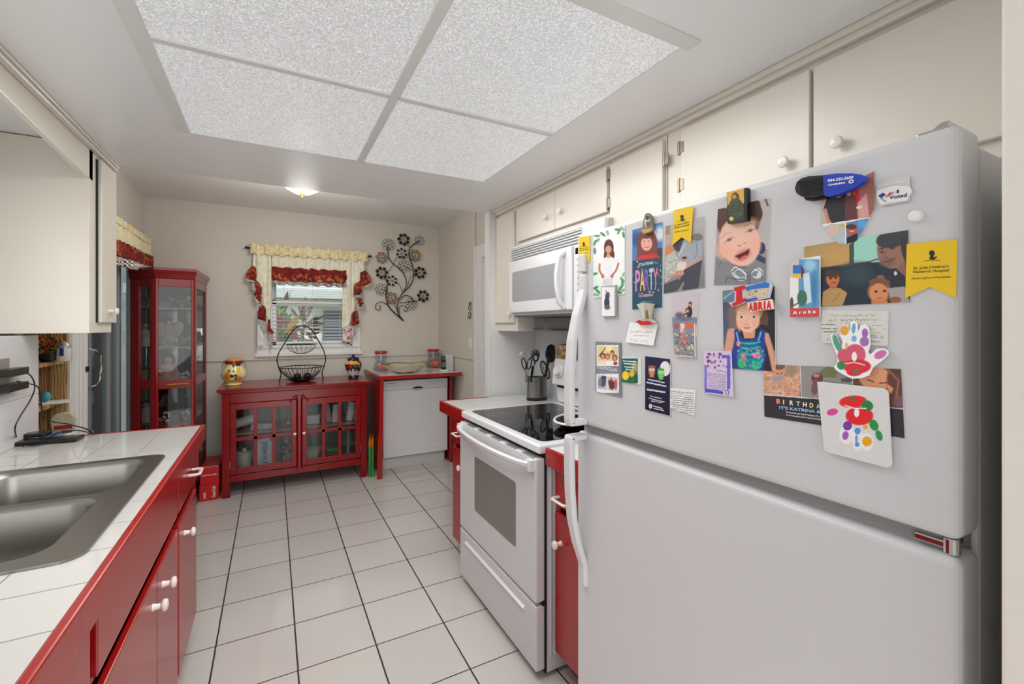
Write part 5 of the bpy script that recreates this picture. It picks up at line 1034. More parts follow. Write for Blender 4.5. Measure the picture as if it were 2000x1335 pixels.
# --- birthday collage card
def p_bday(p):
    p.view(*ZF); p.rect(0, 490, 325, 780, (196, 150, 122)); p.speck(150, (50, 560, 320, 750), 10, [(216, 176, 150), (176, 126, 100), (206, 160, 132)], 12); p.ell(260, 560, 50, 40, (150, 130, 110), soft=.8); p.ell(165, 575, 42, 52, (206, 144, 118)); p.ell(165, 530, 44, 26, (120, 80, 60)); p.ell(152, 585, 7, 5, (60, 40, 36)); p.ell(182, 583, 7, 5, (60, 40, 36)); p.line([(155, 610), (180, 608)], 6, (170, 80, 76)); p.ell(160, 630, 50, 28, (150, 150, 170)); p.line([(120, 665), (200, 640), (290, 750)], 24, (206, 146, 120))
    p.rect(332, 490, 726, 790, (140, 138, 134)); p.poly([(470, 575), (520, 535), (620, 540), (600, 620), (480, 610)], (110, 112, 76)); p.ell(455, 620, 45, 40, (100, 60, 60)); p.ell(450, 600, 26, 14, (190, 120, 140)); p.ell(440, 690, 28, 60, (120, 84, 84), 10); p.rect(640, 620, 726, 650, (80, 84, 80))
    p.rect(732, 490, 1130, 850, (110, 66, 54)); p.ell(900, 620, 130, 95, (216, 150, 112), 15); p.ell(860, 560, 70, 50, (206, 138, 106)); p.ell(1060, 640, 70, 130, (92, 56, 50), soft=.3); p.line([(1000, 560), (1080, 640), (1060, 780)], 18, (140, 92, 74)); p.line([(840, 630), (890, 650)], 8, (80, 40, 34)); p.line([(930, 660), (985, 655)], 8, (80, 40, 34)); p.poly([(990, 660), (1040, 700), (1020, 740), (1000, 720)], (216, 140, 104)); p.ell(1085, 800, 40, 40, (120, 80, 100))
    for a, b in (((40, 744), (500, 782)), ((1000, 846), (1130, 856))): p.line([a, b], 7, (215, 215, 215))
    p.line([(327, 500), (333, 770)], 6, (215, 215, 215)); p.line([(726, 500), (730, 800)], 6, (215, 215, 215)); p.poly([(30, 750), (500, 786), (1000, 850), (1150, 862), (1150, 1100), (30, 950)], (44, 42, 52)); 
    p.scribble(215, 880, 485, 915, (200, 200, 205), 6, 3, seed=3); p.scribble(205, 900, 485, 938, (190, 190, 196), 6, 3, seed=4)
def x_bday(m, x):
    for i, (ch, c) in enumerate(zip('BIRTHDA', ((226, 130, 120), (230, 190, 140), (225, 215, 190), (160, 205, 170), (240, 225, 200), (226, 200, 130), (150, 200, 160)))):
        a = 142+i*51; ptext(m, x, ch, z2p(ZF, a, 812+i*6.3), z2p(ZF, a+(30 if ch != 'I' else 10), 814+i*6.3), 8.6, c, .04)
    ptext(m, x, "IT'S KATRINA &", z2p(ZF, 165, 856), z2p(ZF, 482, 890), 5.6, (150, 190, 215), .03)
cardobj('birthday_collage_card', 'dark birthday card with three photos reading BIRTHDA', 'card', [(1491, 711), (1760, 720.5), (1767, 855.5), (1493, 813)], (44, 42, 52), p_bday, res=1.0, extra=x_bday)
# --- painted hands
def hand_print(p, f, s=1.0, fade=1.0):
    """f maps unit hand coords to view coords"""
    def E(u, v, a, b, c, r=0, al=1.0): x, y = f(u, v); p.ell(x, y, a, b, c, r, soft=.25, al=al)
    return E
def p_hand1(p):
    p.view(*ZF); p.ell(610, 355, 26, 75, (84, 150, 128), -22, soft=.3); p.ell(665, 255, 34, 38, (214, 160, 60), soft=.2); p.ell(735, 240, 15, 40, (110, 160, 205), 5); p.ell(738, 318, 20, 24, (120, 170, 210)); p.ell(822, 275, 24, 36, (160, 96, 176)); p.ell(818, 340, 36, 38, (150, 110, 170)); p.ell(940, 440, 50, 30, (196, 110, 165), -25)
    p.ell(745, 440, 82, 80, (205, 86, 110)); p.ell(670, 450, 60, 55, (205, 86, 110)); p.ell(760, 530, 108, 55, (206, 42, 52)); p.ell(740, 575, 60, 30, (206, 42, 52)); p.ell(740, 455, 20, 36, (238, 236, 238)); p.line([(670, 510), (740, 500), (820, 520)], 7, (238, 230, 232)); p.ell(640, 522, 32, 34, (54, 130, 76)); p.ell(755, 570, 20, 16, (54, 130, 76)); p.ell(680, 370, 12, 22, (230, 170, 120))
pts = [(583, 535), (612, 500), (606, 440), (575, 370), (557, 290), (575, 278), (600, 290), (640, 380), (650, 340), (632, 290), (628, 235), (655, 205), (690, 215), (705, 260), (712, 190), (735, 178), (760, 195), (768, 260), (790, 215), (825, 205), (850, 240), (855, 300), (862, 360), (845, 420), (860, 440), (910, 395), (965, 392), (998, 410), (1000, 440), (960, 480), (880, 540), (850, 600), (790, 622), (720, 625), (650, 590), (600, 560)]
m, x = x_mask('', '', zq(ZF, *pts), (236, 236, 238), p_hand1, .0035, .003)
tag(m.build('painted_hand_magnet', PRINT), 'white hand-shaped cut-out magnet with painted red lips palm and coloured fingers', 'magnet')
def p_hand2(p):
    p.view(*ZF); p.ell(572, 880, 44, 26, (206, 70, 150), -12); p.ell(730, 800, 105, 46, (214, 30, 34), -4); p.ell(780, 910, 105, 70, (214, 30, 34)); p.ell(840, 830, 46, 38, (30, 122, 56), 25); p.ell(722, 778, 17, 16, (30, 122, 56)); p.line([(670, 830), (740, 852), (830, 852)], 8, (236, 230, 230)); p.ell(758, 885, 20, 34, (232, 230, 232)); p.ell(825, 995, 18, 18, (226, 160, 50))
    for cx, cy, a, b, c, r in ((685, 1045, 58, 82, (236, 236, 238), 10), (765, 1085, 42, 92, (236, 236, 238), 0), (838, 1110, 48, 70, (236, 236, 238), 0)): p.ell(cx, cy, a, b, c, r, al=.6)
    p.ell(688, 985, 34, 36, (120, 50, 160), 30); p.ell(672, 1060, 24, 34, (150, 90, 180), 10); p.ell(765, 1025, 24, 26, (80, 140, 205)); p.ell(757, 1085, 12, 30, (100, 160, 215)); p.ell(762, 1128, 18, 18, (80, 140, 205)); p.ell(837, 1105, 38, 38, (220, 160, 30), soft=.2); p.ell(890, 980, 32, 46, (30, 140, 66), -28); p.ell(930, 1060, 25, 42, (30, 140, 66), -22)
sq = [(455, 650), (475, 648), (960, 698), (990, 715), (1000, 740), (1025, 1280), (1015, 1300), (985, 1306), (520, 1184), (508, 1165)]
m, x = x_mask('', '', zq(ZF, *sq), (206, 206, 207), p_hand2, .0045, .003)
tag(m.build('painted_hand_sign', PRINT), 'square white magnet board with an upside-down painted handprint', 'magnet')
# ------------------------------------------------------------ helpers for painted solids
FAB = bpy.data.materials.new('printed_fabric'); FAB.use_nodes = True
_a = FAB.node_tree.nodes.new('ShaderNodeAttribute'); _a.attribute_name = 'Col'; FAB.node_tree.links.new(_a.outputs['Color'], FAB.node_tree.nodes['Principled BSDF'].inputs['Base Color'])
FAB.node_tree.nodes['Principled BSDF'].inputs['Roughness'].default_value = .85; FAB.node_tree.nodes['Principled BSDF'].inputs['Sheen Weight'].default_value = .2
GLAZ = bpy.data.materials.new('painted_glaze'); GLAZ.use_nodes = True
_a = GLAZ.node_tree.nodes.new('ShaderNodeAttribute'); _a.attribute_name = 'Col'; GLAZ.node_tree.links.new(_a.outputs['Color'], GLAZ.node_tree.nodes['Principled BSDF'].inputs['Base Color']); GLAZ.node_tree.nodes['Principled BSDF'].inputs['Roughness'].default_value = .12
def paintmb(m, base, fn):
    px = np.array([pr(*p) for p in m.v]); pt = Pt(px[:, 0], px[:, 1], base); fn(pt)
    for i, c in enumerate(np.clip(pt.C, 0, 255)): m.c[i] = ink(c)
    return m
def checks(P, s, axes=(0, 2), a=(235, 230, 220), b=(30, 26, 24)):
    return [a if (math.floor(p[axes[0]]/s)+math.floor(p[axes[1]]/s)) % 2 else b for p in P]
def noisecol(P, pal, s, seed=0):
    g = random.Random(seed); cs = [(g.uniform(-3, 3)*0+g.random(), g.random(), g.random(), g.choice(pal)) for _ in range(1)]
    out = []
    for p in P:
        k = (math.floor(p[0]/s+.35*math.sin(p[2]/s*2.1)), math.floor(p[1]/s), math.floor(p[2]/s+.4*math.sin(p[0]/s*1.7)))
        h = (k[0]*73856093 ^ k[1]*19349663 ^ k[2]*83492791 ^ seed*7919) & 0xffff; out.append(pal[(h*2654435761 >> 8) % len(pal)])
    return out
CREAM = [(226, 214, 176), (230, 220, 188), (222, 208, 166), (228, 218, 184), (210, 190, 130)]
REDP = [(118, 18, 18), (126, 22, 20), (104, 14, 16), (120, 26, 20), (168, 62, 28), (56, 22, 22), (136, 24, 22), (112, 18, 18), (176, 96, 52)]
# ------------------------------------------------------------ curtain of the back window
YC = 4.875
wc = thing('window_curtain', (.35, YC, 1.2), 'cream gathered curtain with red printed ruffles on the back window', 'curtain')
m = MB(); m.tube([(-.215, YC, 2.135), (.915, YC, 2.135)], .007, n=10); m.sph((-.215, YC, 2.135), .013); m.sph((.915, YC, 2.135), .013); m.tube([(-.20, YC, 2.135), (-.20, YB, 2.135)], .005); m.tube([(.90, YC, 2.135), (.90, YB, 2.135)], .005)
m.build('curtain_rod', IRON, wc, smooth=True)
def cloth(fn, nu, nv, colf, name, parent, par_m=FAB, th=.002):
    m = MB(); P = [fn(i/nu, j/nv) for j in range(nv+1) for i in range(nu+1)]; cs = [ink(c) for c in colf(P)]
    m.add(P, [(j*(nu+1)+i, j*(nu+1)+i+1, (j+1)*(nu+1)+i+1, (j+1)*(nu+1)+i) for j in range(nv) for i in range(nu)], cs)
    return m.build(name, par_m, parent, smooth='all', solid=th)
def fold(x, z, a=.010, k=75): return a*math.sin(k*x+1.2*math.sin(9*z+x*5))+a*.5*math.sin(k*2.3*x+2)
cloth(lambda u, v: (-.18+1.06*u, YC-.024+fold(-.18+1.06*u, v*.3, .006, 160), 2.175+.010*math.sin(70*u)-.10*v), 260, 8, lambda P: noisecol(P, CREAM, .022, 1), 'header', wc)
cloth(lambda u, v: (-.005+.68*u, YC-.004+fold(-.005+.68*u, v, .010, 62), 2.09-.135*v), 120, 8, lambda P: [(228, 224, 204) if p[2] > 1 else 0 for p in P], 'swag', wc)
cloth(lambda u, v: (-.005+.68*u, YC-.022+fold(-.005+.655*u, v, .014, 62), 1.965+.006*math.sin(40*u)-.135*v), 150, 12, lambda P: [c if p[2] < 1.905 or True else c for c, p in zip([(128, 20, 18) if p[2] > 1.91 else q for p, q in zip(P, noisecol(P, REDP+[(206, 130, 90), (190, 90, 50)], .024, 3))], P)], 'red_ruffle', wc)
cloth(lambda u, v: (-.005+.68*u, YC-.024+fold(-.005+.655*u, v, .014, 62), 1.832+.006*math.sin(40*u)-.035*v), 220, 5, lambda P: checks(P, .011), 'check_trim', wc)
ZW = (480, 460, .17981)
def jab(pts, y, colf, name, par, k=60, a=.012, th=.004):
    P0 = [aty(*z2p(ZW, *p), y) for p in pts]; b = bmesh.new(); vs = [b.verts.new(p) for p in P0]; b.faces.new(vs)
    lo = [min(v.co[i] for v in vs) for i in range(3)]; hi = [max(v.co[i] for v in vs) for i in range(3)]
    for ax, st_ in ((0, .006), (2, .009)):
        n = int((hi[ax]-lo[ax])/st_)
        for i in range(1, n):
            co = Vector((0, y, 0)); co[ax] = lo[ax]+(hi[ax]-lo[ax])*i/n; no = Vector((0, 0, 0)); no[ax] = 1
            bmesh.ops.bisect_plane(b, geom=b.verts[:]+b.edges[:]+b.faces[:], plane_co=co, plane_no=no, dist=1e-7)
    b.verts.index_update(); P = [tuple(v.co) for v in b.verts]; fs = [tuple(v.index for v in f.verts) for f in b.faces]; b.free()
    cs = [ink(c) for c in colf(P)]; P = [(p[0], p[1]+fold(p[0], p[2], a, k), p[2]) for p in P]
    m = MB(); m.add(P, fs, cs); return m.build(name, FAB, par, smooth='all', solid=th)
cr = lambda P: noisecol(P, [(232, 228, 208), (226, 222, 200), (236, 232, 216), (220, 216, 192)], .02, 5)
rd = lambda P: noisecol(P, REDP, .022, 9)
ck = lambda P: checks(P, .0105)
jab([(85, 190), (275, 200), (282, 700), (262, 860), (250, 1000), (225, 960), (215, 780), (170, 740), (172, 560), (115, 480), (112, 350), (75, 320)], YC-.004, cr, 'side_panel', wc)
jab([(1062, 215), (1290, 215), (1305, 375), (1250, 410), (1240, 490), (1175, 530), (1165, 660), (1200, 690), (1190, 790), (1140, 860), (1125, 960), (1045, 1010), (1050, 700)], YC-.004, cr, 'side_panel', wc)
for pl in ([(65, 325), (108, 352), (118, 440), (95, 490), (0, 462), (10, 400)], [(90, 490), (150, 512), (172, 560), (165, 725), (120, 690), (85, 640), (110, 600), (82, 565)], [(150, 757), (200, 765), (220, 800), (215, 900), (222, 930), (130, 905), (130, 830)], [(245, 905), (268, 910), (268, 1000), (310, 1055), (262, 1075), (235, 1040)],
           [(1300, 375), (1345, 430), (1362, 505), (1290, 550), (1250, 530), (1245, 400)], [(1185, 520), (1250, 488), (1262, 540), (1262, 615), (1240, 640), (1172, 645)], [(1205, 675), (1262, 682), (1280, 735), (1240, 785), (1215, 740)], [(1165, 825), (1218, 808), (1236, 955), (1170, 985), (1142, 955)]):
    jab(pl, YC-.022, rd, 'red_ruffle', wc, a=.010)
for pl in ([(0, 462), (92, 490), (110, 600), (60, 590), (55, 510), (0, 482)], [(82, 640), (120, 692), (165, 725), (155, 742), (112, 725), (80, 672)], [(130, 908), (222, 932), (225, 1060), (190, 1050), (165, 990), (125, 935)], [(238, 1045), (305, 1075), (290, 1215), (272, 1215), (240, 1120)],
           [(1362, 508), (1365, 525), (1290, 570), (1262, 560), (1290, 550)], [(1172, 647), (1240, 642), (1262, 618), (1262, 650), (1205, 675), (1172, 665)], [(1175, 680), (1210, 690), (1240, 785), (1282, 740), (1284, 770), (1235, 812), (1195, 790), (1220, 750)], [(1142, 958), (1170, 988), (1238, 958), (1240, 975), (1195, 1000), (1190, 1080), (1165, 1080), (1165, 1010)]):
    jab(pl, YC-.026, ck, 'check_trim', wc, a=.008)
jab([(1060, 1015), (1110, 968), (1165, 1000), (1165, 1080), (1140, 1150), (1050, 1168)], YC-.012, lambda P: noisecol(P, [(226, 214, 212), (214, 180, 180), (232, 226, 224), (170, 110, 116)], .02, 2), 'tail', wc)
jab([(125, 935), (165, 992), (190, 1052), (200, 1200), (130, 1200)], YC-.010, lambda P: noisecol(P, [(222, 226, 224), (206, 222, 206), (232, 232, 232)], .02, 2), 'tail', wc)
# ------------------------------------------------------------ valance over the glass door
vl = thing('door_valance', (-.93, 4.3, 1.8), 'cream and red ruffled valance above the glass door, behind the curio cabinet', 'curtain')
XV = -.925
def vfold(y, a=.014): return a*math.sin(70*y)+a*.4*math.sin(150*y+1)
cloth(lambda u, v: (XV+.012+vfold(3.62+1.17*u, .005), 3.62+1.17*u, 2.135-.05*v), 160, 5, lambda P: noisecol(P, CREAM, .02, 4), 'header', vl)
cloth(lambda u, v: (XV+vfold(3.62+1.17*u), 3.62+1.17*u, 2.09-.13*v), 160, 8, lambda P: noisecol(P, [(226, 218, 188), (220, 210, 176)], .03, 4), 'valance_cloth', vl)
cloth(lambda u, v: (XV+.010+vfold(3.62+1.17*u, .018), 3.62+1.17*u, 1.97+.02*u-.105*v), 200, 10, lambda P: noisecol(P, REDP, .022, 8), 'red_ruffle', vl)
cloth(lambda u, v: (XV+.014+vfold(3.62+1.17*u, .018), 3.62+1.17*u, 1.878+.018*u-.055*v-.028*(1-u)), 240, 6, lambda P: checks(P, .013, (1, 2)), 'check_trim', vl)
m = MB(); m.tube([(XV, 3.58, 2.11), (XV, 4.80, 2.11)], .006); m.build('curtain_rod', IRON, vl, smooth=True)
# ------------------------------------------------------------ metal flower wall art
YA = 4.93; ZT_ = (700, 440, .24)
def wp(x, y, d=0): return aty(*z2p(ZT_, x, y), YA-d)
def smooth_path(pts, n=6):
    out = []; P = [pts[0]]+list(pts)+[pts[-1]]
    for i in range(1, len(P)-2):
        p0, p1, p2, p3 = (Vector(q) for q in P[i-1:i+3])
        for k in range(n):
            t = k/n; out.append(.5*((2*p1)+(p2-p0)*t+(2*p0-5*p1+4*p2-p3)*t*t+(-p0+3*p1-3*p2+p3)*t*t*t))
    out.append(Vector(pts[-1])); return out
art = thing('metal_flower_wall_art', wp(368, 775), 'black metal spray of wire flowers with amber petals on the back wall', 'wall art')
m = MB()
for pts, r in (([(368, 775), (320, 735), (250, 665), (228, 600), (228, 530), (235, 470), (205, 405)], .007), ([(368, 775), (325, 720), (318, 640), (355, 555), (420, 490), (450, 410), (436, 320), (412, 250), (422, 180), (497, 125)], .006), ([(355, 560), (390, 480), (372, 400), (330, 350), (280, 310), (245, 255), (238, 170)], .005), ([(280, 310), (240, 270), (195, 262)], .003),
               ([(340, 600), (380, 570), (430, 585), (445, 625)], .005), ([(335, 720), (330, 680), (350, 655), (385, 660), (400, 690), (378, 697), (368, 680)], .004), ([(240, 650), (190, 622), (145, 640), (142, 680), (175, 685), (180, 660), (165, 655)], .004), ([(420, 180), (380, 130)], .003), ([(240, 385), (275, 330), (310, 265), (352, 250), (400, 262)], .003), ([(360, 550), (330, 480), (275, 450)], .003),
               ([(395, 510), (420, 430), (450, 400), (500, 385)], .003), ([(330, 630), (400, 625), (480, 615), (527, 585)], .004), ([(320, 700), (290, 640), (272, 592)], .003), ([(440, 365), (410, 350), (372, 330)], .003), ([(250, 560), (230, 530), (190, 520)], .003), ([(430, 290), (462, 245)], .003)):
    m.tube(smooth_path([wp(*p, .012) for p in pts]), r, n=6)
m.build('stem', IRON, art, smooth=True)
AMB = M('amber_enamel', (176, 120, 50), .3, metal=.3, var=.3); DKB = M('bronze_black_petal', (52, 38, 34), .35, metal=.4, var=.3)
for i, (cx, cy, r, ty, n) in enumerate([(244, 158, 40, 'l', 8), (368, 115, 38, 'd', 7), (497, 125, 34, 's', 8), (190, 262, 36, 'a', 7), (352, 228, 36, 'e', 7), (462, 245, 38, 'a', 7), (372, 330, 40, 'l', 8), (190, 385, 38, 'd', 7), (273, 450, 36, 'e', 7), (502, 385, 38, 'd', 7), (185, 520, 38, 'l', 8), (272, 592, 38, 'a', 7), (527, 575, 38, 'd', 7), (432, 640, 38, 'l', 8)]):
    c = wp(cx, cy, .02); R = r*.24/ (F/ (c.x*_s+c.y*_c)); fm = MB(); fm.sph(c, (.006, .004, .006), n=8)
    for k in range(n):
        a = 2*math.pi*k/n+i*.4; d = Vector((math.cos(a), 0, math.sin(a))); pc = c+d*R*.98; pr_ = R*(.34 if ty in 'dla' else .25)
        fm.mi = 0; fm.tube([c, c+d*(R*.98-pr_)], .0012, n=4)
        ringp = [pc+Vector((math.cos(t*math.pi/6), 0, math.sin(t*math.pi/6)))*pr_ for t in range(12)]
        fm.tube(ringp, .0022, n=5, closed=True)
        if ty in 'de': fm.mi = 1; fm.sph(pc, (pr_*.95, .004, pr_*.95), n=10)
        if ty == 'a': fm.mi = 2; fm.tube([pc+Vector((math.cos(t*math.pi/6), -.2, math.sin(t*math.pi/6)))*pr_*.72 for t in range(12)], .0045, n=6, closed=True)
    fm.build('flower', [IRON, DKB, AMB], art, smooth=True, label={'l': 'open wire loop flower', 'd': 'dark solid petal flower', 's': 'small open wire flower', 'a': 'amber ringed flower', 'e': 'small dark petal flower'}[ty])
# ------------------------------------------------------------ things on the red console
def jar_px(cx, y): return aty(cx, 740, y).x
c = Vector((aty(457, 750, 4.56).x, 4.56, .888))
j = thing('ceramic_jar', c, 'yellow sunflower-painted ceramic jar with red clamp lid on the red sideboard', 'jar')
m = MB(); m.lathe([(0, 0), (.055, 0), (.062, .006), (.055, .016), (.078, .045), (.092, .075), (.094, .095), (.085, .125), (.068, .155), (.060, .175), (.062, .185)], c, n=48)
pr2 = []
m2 = MB(); 
prof = [(.055, 0), (.062, .006), (.055, .016), (.078, .045), (.092, .075), (.094, .095), (.085, .125), (.068, .155), (.060, .175), (.062, .185)]
fine = [(prof[i][0]+(prof[i+1][0]-prof[i][0])*t/5, prof[i][1]+(prof[i+1][1]-prof[i][1])*t/5) for i in range(len(prof)-1) for t in range(5)]+[prof[-1]]
m2.lathe(fine, c, n=72)
ZJ = (420, 660, .15)
def p_jar(p):
    p.view(*ZJ); p.ell(160, 490, 45, 50, (200, 120, 40), soft=.6); p.ell(300, 520, 50, 40, (205, 130, 50), soft=.6); p.ell(320, 470, 35, 30, (222, 190, 160), soft=.6); p.ell(300, 420, 30, 35, (222, 190, 60), soft=.6)
    for x, y, r in ((240, 360, 18), (220, 495, 22), (268, 485, 20), (268, 530, 16), (182, 425, 17), (238, 432, 13)): p.ell(x, y, r, r, (48, 42, 30))
    p.ell(300, 348, 38, 18, (36, 90, 70)); p.ell(180, 430, 20, 10, (60, 96, 60)); p.ell(225, 340, 20, 10, (190, 150, 80)); p.ell(240, 560, 90, 14, (190, 150, 50), soft=.6)
paintmb(m2, (232, 222, 164), p_jar).build('jar_body', GLAZ, j, smooth=True)
m = MB(); m.lathe([(.062, .183), (.070, .188), (.070, .208), (.062, .212), (.062, .186)], c, n=36); m.build('lid_band', M('jar_red_glaze', (150, 26, 34), .12), j, smooth=True)
m = MB(); m.lathe([(.064, .210), (.062, .222), (.04, .232), (0, .236)], c, n=36); m.build('lid', M('jar_yellow_glaze', (214, 160, 60), .12, var=.2), j, smooth=True)
m = MB()
for s in (-1, 1): m.tube([c+Vector((s*.065, 0, .17)), c+Vector((s*.08, -.01, .19)), c+Vector((s*.085, 0, .21)), c+Vector((s*.07, .01, .215))], .002, n=6); m.tube([c+Vector((s*.07, 0, .205)), c+Vector((s*.09, 0, .17)), c+Vector((s*.085, 0, .145))], .002, n=6)
m.build('wire_clamp', CHROME, j, smooth=True)
# fruit basket
YBk = 4.58
def bp(px, py, y=YBk): return aty(px, py, y)
fb = thing('wire_fruit_basket', bp(589, 745), 'black two-tier wire fruit basket on the red sideboard', 'basket')
arch = [(548, 748), (546, 742), (549, 730), (544, 716), (541, 702), (545, 688), (554, 673), (565, 655), (575, 642), (588, 636), (602, 639), (613, 650), (622, 665), (631, 682), (636, 700), (633, 714), (629, 728), (631, 738), (629, 745)]
m = MB(); m.tube(smooth_path([bp(*p) for p in arch], 4), .0048, n=8); m.build('frame', IRON, fb, smooth=True)
def wirebowl(cx, cy, R, depth, n, name, r=.0028):
    c = bp(cx, cy); m = MB(); cir = lambda rr, dz, k=40: [c+Vector((rr*math.cos(t*2*math.pi/k), rr*math.sin(t*2*math.pi/k), dz)) for t in range(k)]
    m.tube(cir(R, 0), r*1.5, n=6, closed=True); m.tube(cir(R*.3, -depth), r, n=6, closed=True)
    for i in range(n):
        a = 2*math.pi*i/n; d = Vector((math.cos(a), math.sin(a), 0)); m.tube([c+d*R, c+d*R*.93+Vector((0, 0, -depth*.35)), c+d*R*.7+Vector((0, 0, -depth*.75)), c+d*R*.3+Vector((0, 0, -depth))], r*.8, n=5)
    m.tube([c+Vector((-R*.3, 0, -depth)), c+Vector((R*.3, 0, -depth))], r, n=5); m.tube([c+Vector((0, -R*.3, -depth)), c+Vector((0, R*.3, -depth))], r, n=5)
    m.build(name, IRON, fb, smooth=True); return c, R
cb, Rb = wirebowl(588.5, 716, .178, .115, 28, 'lower_bowl')
wirebowl(588.5, 672, .125, .085, 16, 'upper_bowl', .0022)
m = MB(); m.tube([bp(545, 717), cb+Vector((-.178, 0, 0))], .004, n=6); m.tube([bp(634, 714), cb+Vector((.178, 0, 0))], .004, n=6); m.tube([bp(560, 672), bp(617, 672)], .0035, n=6); m.build('crossbar', IRON, fb, smooth=True)
m = MB(); m.lathe([(0, .0), (.06, .0), (.10, .010), (.135, .026), (.132, .029), (.09, .016), (0, .008)], (cb.x, cb.y-.01, .8885), n=24, sx=1.0, sy=.8)
tag(m.build('leaf_plate', M('black_glaze', (26, 28, 34), .12), smooth=True), 'dark glazed plate lying under the wire fruit basket', 'plate')
for dx, lab in ((-.035, 'left dark avocado in the lower wire basket'), (.05, 'right dark avocado in the lower wire basket')):
    m = MB(); m.sph((cb.x+dx, cb.y-.02, cb.z-.082), (.034, .04, .028), n=16); tag(m.build('avocado', M('avocado_skin', (34, 32, 28), .6, bump=.5), smooth=True), lab, 'fruit', 'avocados in the wire basket')
# dark painted jar
c = Vector((aty(690, 735, 4.62).x, 4.62, .888))
j = thing('ginger_jar', c, 'dark blue painted lidded jar with flowers, at the right end of the sideboard', 'jar')
prof = [(.046, 0), (.050, .004), (.046, .02), (.040, .032), (.05, .05), (.066, .08), (.078, .115), (.080, .135), (.072, .158), (.055, .172), (.05, .178)]
fine = [(prof[i][0]+(prof[i+1][0]-prof[i][0])*t/4, prof[i][1]+(prof[i+1][1]-prof[i][1])*t/4) for i in range(len(prof)-1) for t in range(4)]+[prof[-1]]
m2 = MB(); m2.lathe(fine, c, n=72)
def p_gj(p):
    p.view(*ZJ); p.ell(1800, 455, 90, 52, (206, 208, 200), soft=.1); p.poly([(1700, 470), (1900, 470), (1890, 480), (1710, 480)], (206, 208, 200)); p.rect(1700, 480, 1900, 600, (22, 26, 56)); p.ell(1720, 320, 30, 26, (222, 166, 70)); p.ell(1775, 315, 30, 28, (228, 176, 96)); p.ell(1830, 320, 30, 26, (222, 160, 60)); p.ell(1870, 335, 20, 22, (206, 140, 40))
    p.ell(1760, 372, 26, 26, (190, 40, 34)); p.ell(1830, 372, 28, 22, (36, 110, 60)); p.ell(1880, 380, 14, 20, (180, 60, 40)); p.ell(1722, 380, 12, 10, (40, 90, 50))
    for x in (1730, 1770, 1820, 1865): p.ell(x, 415, 14, 16, (28, 60, 90))
paintmb(m2, (24, 26, 36), p_gj).build('jar_body', GLAZ, j, smooth=True)
m = MB(); m.lathe([(.052, .176), (.058, .182), (.054, .194), (.04, .205), (.02, .210), (.010, .212), (.014, .222), (.008, .230), (0, .231)], c, n=32); m.build('lid', M('navy_glaze', (24, 30, 60), .12), j, smooth=True)
# ------------------------------------------------------------ things on the dishwasher counter
ZS = .9355
def candyjar(px, y, lab, beads, seed):
    c = Vector((aty(px, 720, y).x, y, ZS)); t = thing('candy_jar', c, lab, 'jar', None)
    m = MB(); m.lathe([(0, .001), (.068, .001), (.072, .01), (.076, .04), (.073, .065), (.06, .085), (.050, .098), (.054, .115), (.058, .14), (.055, .165), (.05, .178)], c, n=36); m.build('jar_body', glass('clear_plastic', (238, 240, 242), .10), t, smooth=True)
    m = MB(); m.lathe([(.0, .178), (.060, .178), (.063, .182), (.063, .200), (.058, .206), (0, .207)], c, n=32); m.build('lid', M('red_plastic', (190, 20, 34), .3), t, smooth=True)
    g = random.Random(seed); m = MB(); mats = beads
    for i in range(110):
        a = g.uniform(0, 6.28); z = .008+.10*g.random()**1.3; r = (.058 if z < .06 else .045)*math.sqrt(g.random()); m.mi = g.randrange(len(mats)); m.sph(c+Vector((r*math.cos(a), r*math.sin(a), z)), (.008, .008, .006), n=6)
    o = m.build('sweets', mats, t); o['kind'] = 'stuff'
    d = (Vector((0, 0, 0))-Vector((c.x, c.y, 0))).normalized(); sd = Vector((-d.y, d.x, 0))
    def q(u, z, r): return c+d*r+sd*u+Vector((0, 0, z))
    m = MB(); cen = q(.024, .05, .073); m.mi = 0; m.cyl(cen-d*.01, cen+d*.003, .036, n=28)
    lb = m.build('round_label', M('label_red', (200, 30, 24), .35), t)
    m = MB(); text(m, 'TOPS', lambda u, v: q(.024-.022+u*.044, .046+v*.012+u*.006, .0768), .03); m.build('lettering', M('label_yellow', (235, 200, 60), .4), lb)
    for s in (-1, 1): m = MB(); m.sph(q(.012+s*.018, .146, .053), .005, n=8); m.build('eye', BLK, t, smooth=True)
    m = MB(); m.sph(q(.012, .132, .055), (.005, .005, .003), n=8); m.build('nose', BLK, t, smooth=True); return t
BW = [M('sweet_blue', (80, 170, 215), .4), M('sweet_white', (225, 230, 235), .4), M('sweet_pale_blue', (150, 200, 225), .4), M('sweet_pink', (225, 190, 205), .4)]
candyjar(744, 4.70, 'clear snowman candy jar with blue and white sweets, left on the small counter', BW, 1)
candyjar(846, 4.83, 'clear snowman candy jar half hidden behind the glass bowl', [M('sweet_brown', (110, 90, 50), .4), M('sweet_gold', (190, 160, 80), .4), BW[1]], 2)
c = Vector((1.165, 4.40, ZS)); gb = thing('glass_bowl', c, 'wide pearly glass bowl with a gold speckled rim on the small counter', 'bowl')
m = MB(); n = 60; vs = []; prof = [(.0, .008), (.09, .004), (.12, .010), (.16, .035), (.195, .062), (.222, .085), (.218, .087), (.185, .066), (.15, .042), (.10, .018), (0, .014)]
for r, z in prof:
    for jn in range(n):
        a = 2*math.pi*jn/n; w_ = 1+.03*math.sin(5*a)*(r/.22); vs.append((c.x+r*w_*math.cos(a), c.y+r*w_*math.sin(a)*.62, c.z+z+.006*math.sin(4*a)*(r/.22)))
m.add(vs, [(i*n+k, i*n+(k+1) % n, (i+1)*n+(k+1) % n, (i+1)*n+k) for i in range(len(prof)-1) for k in range(n)])
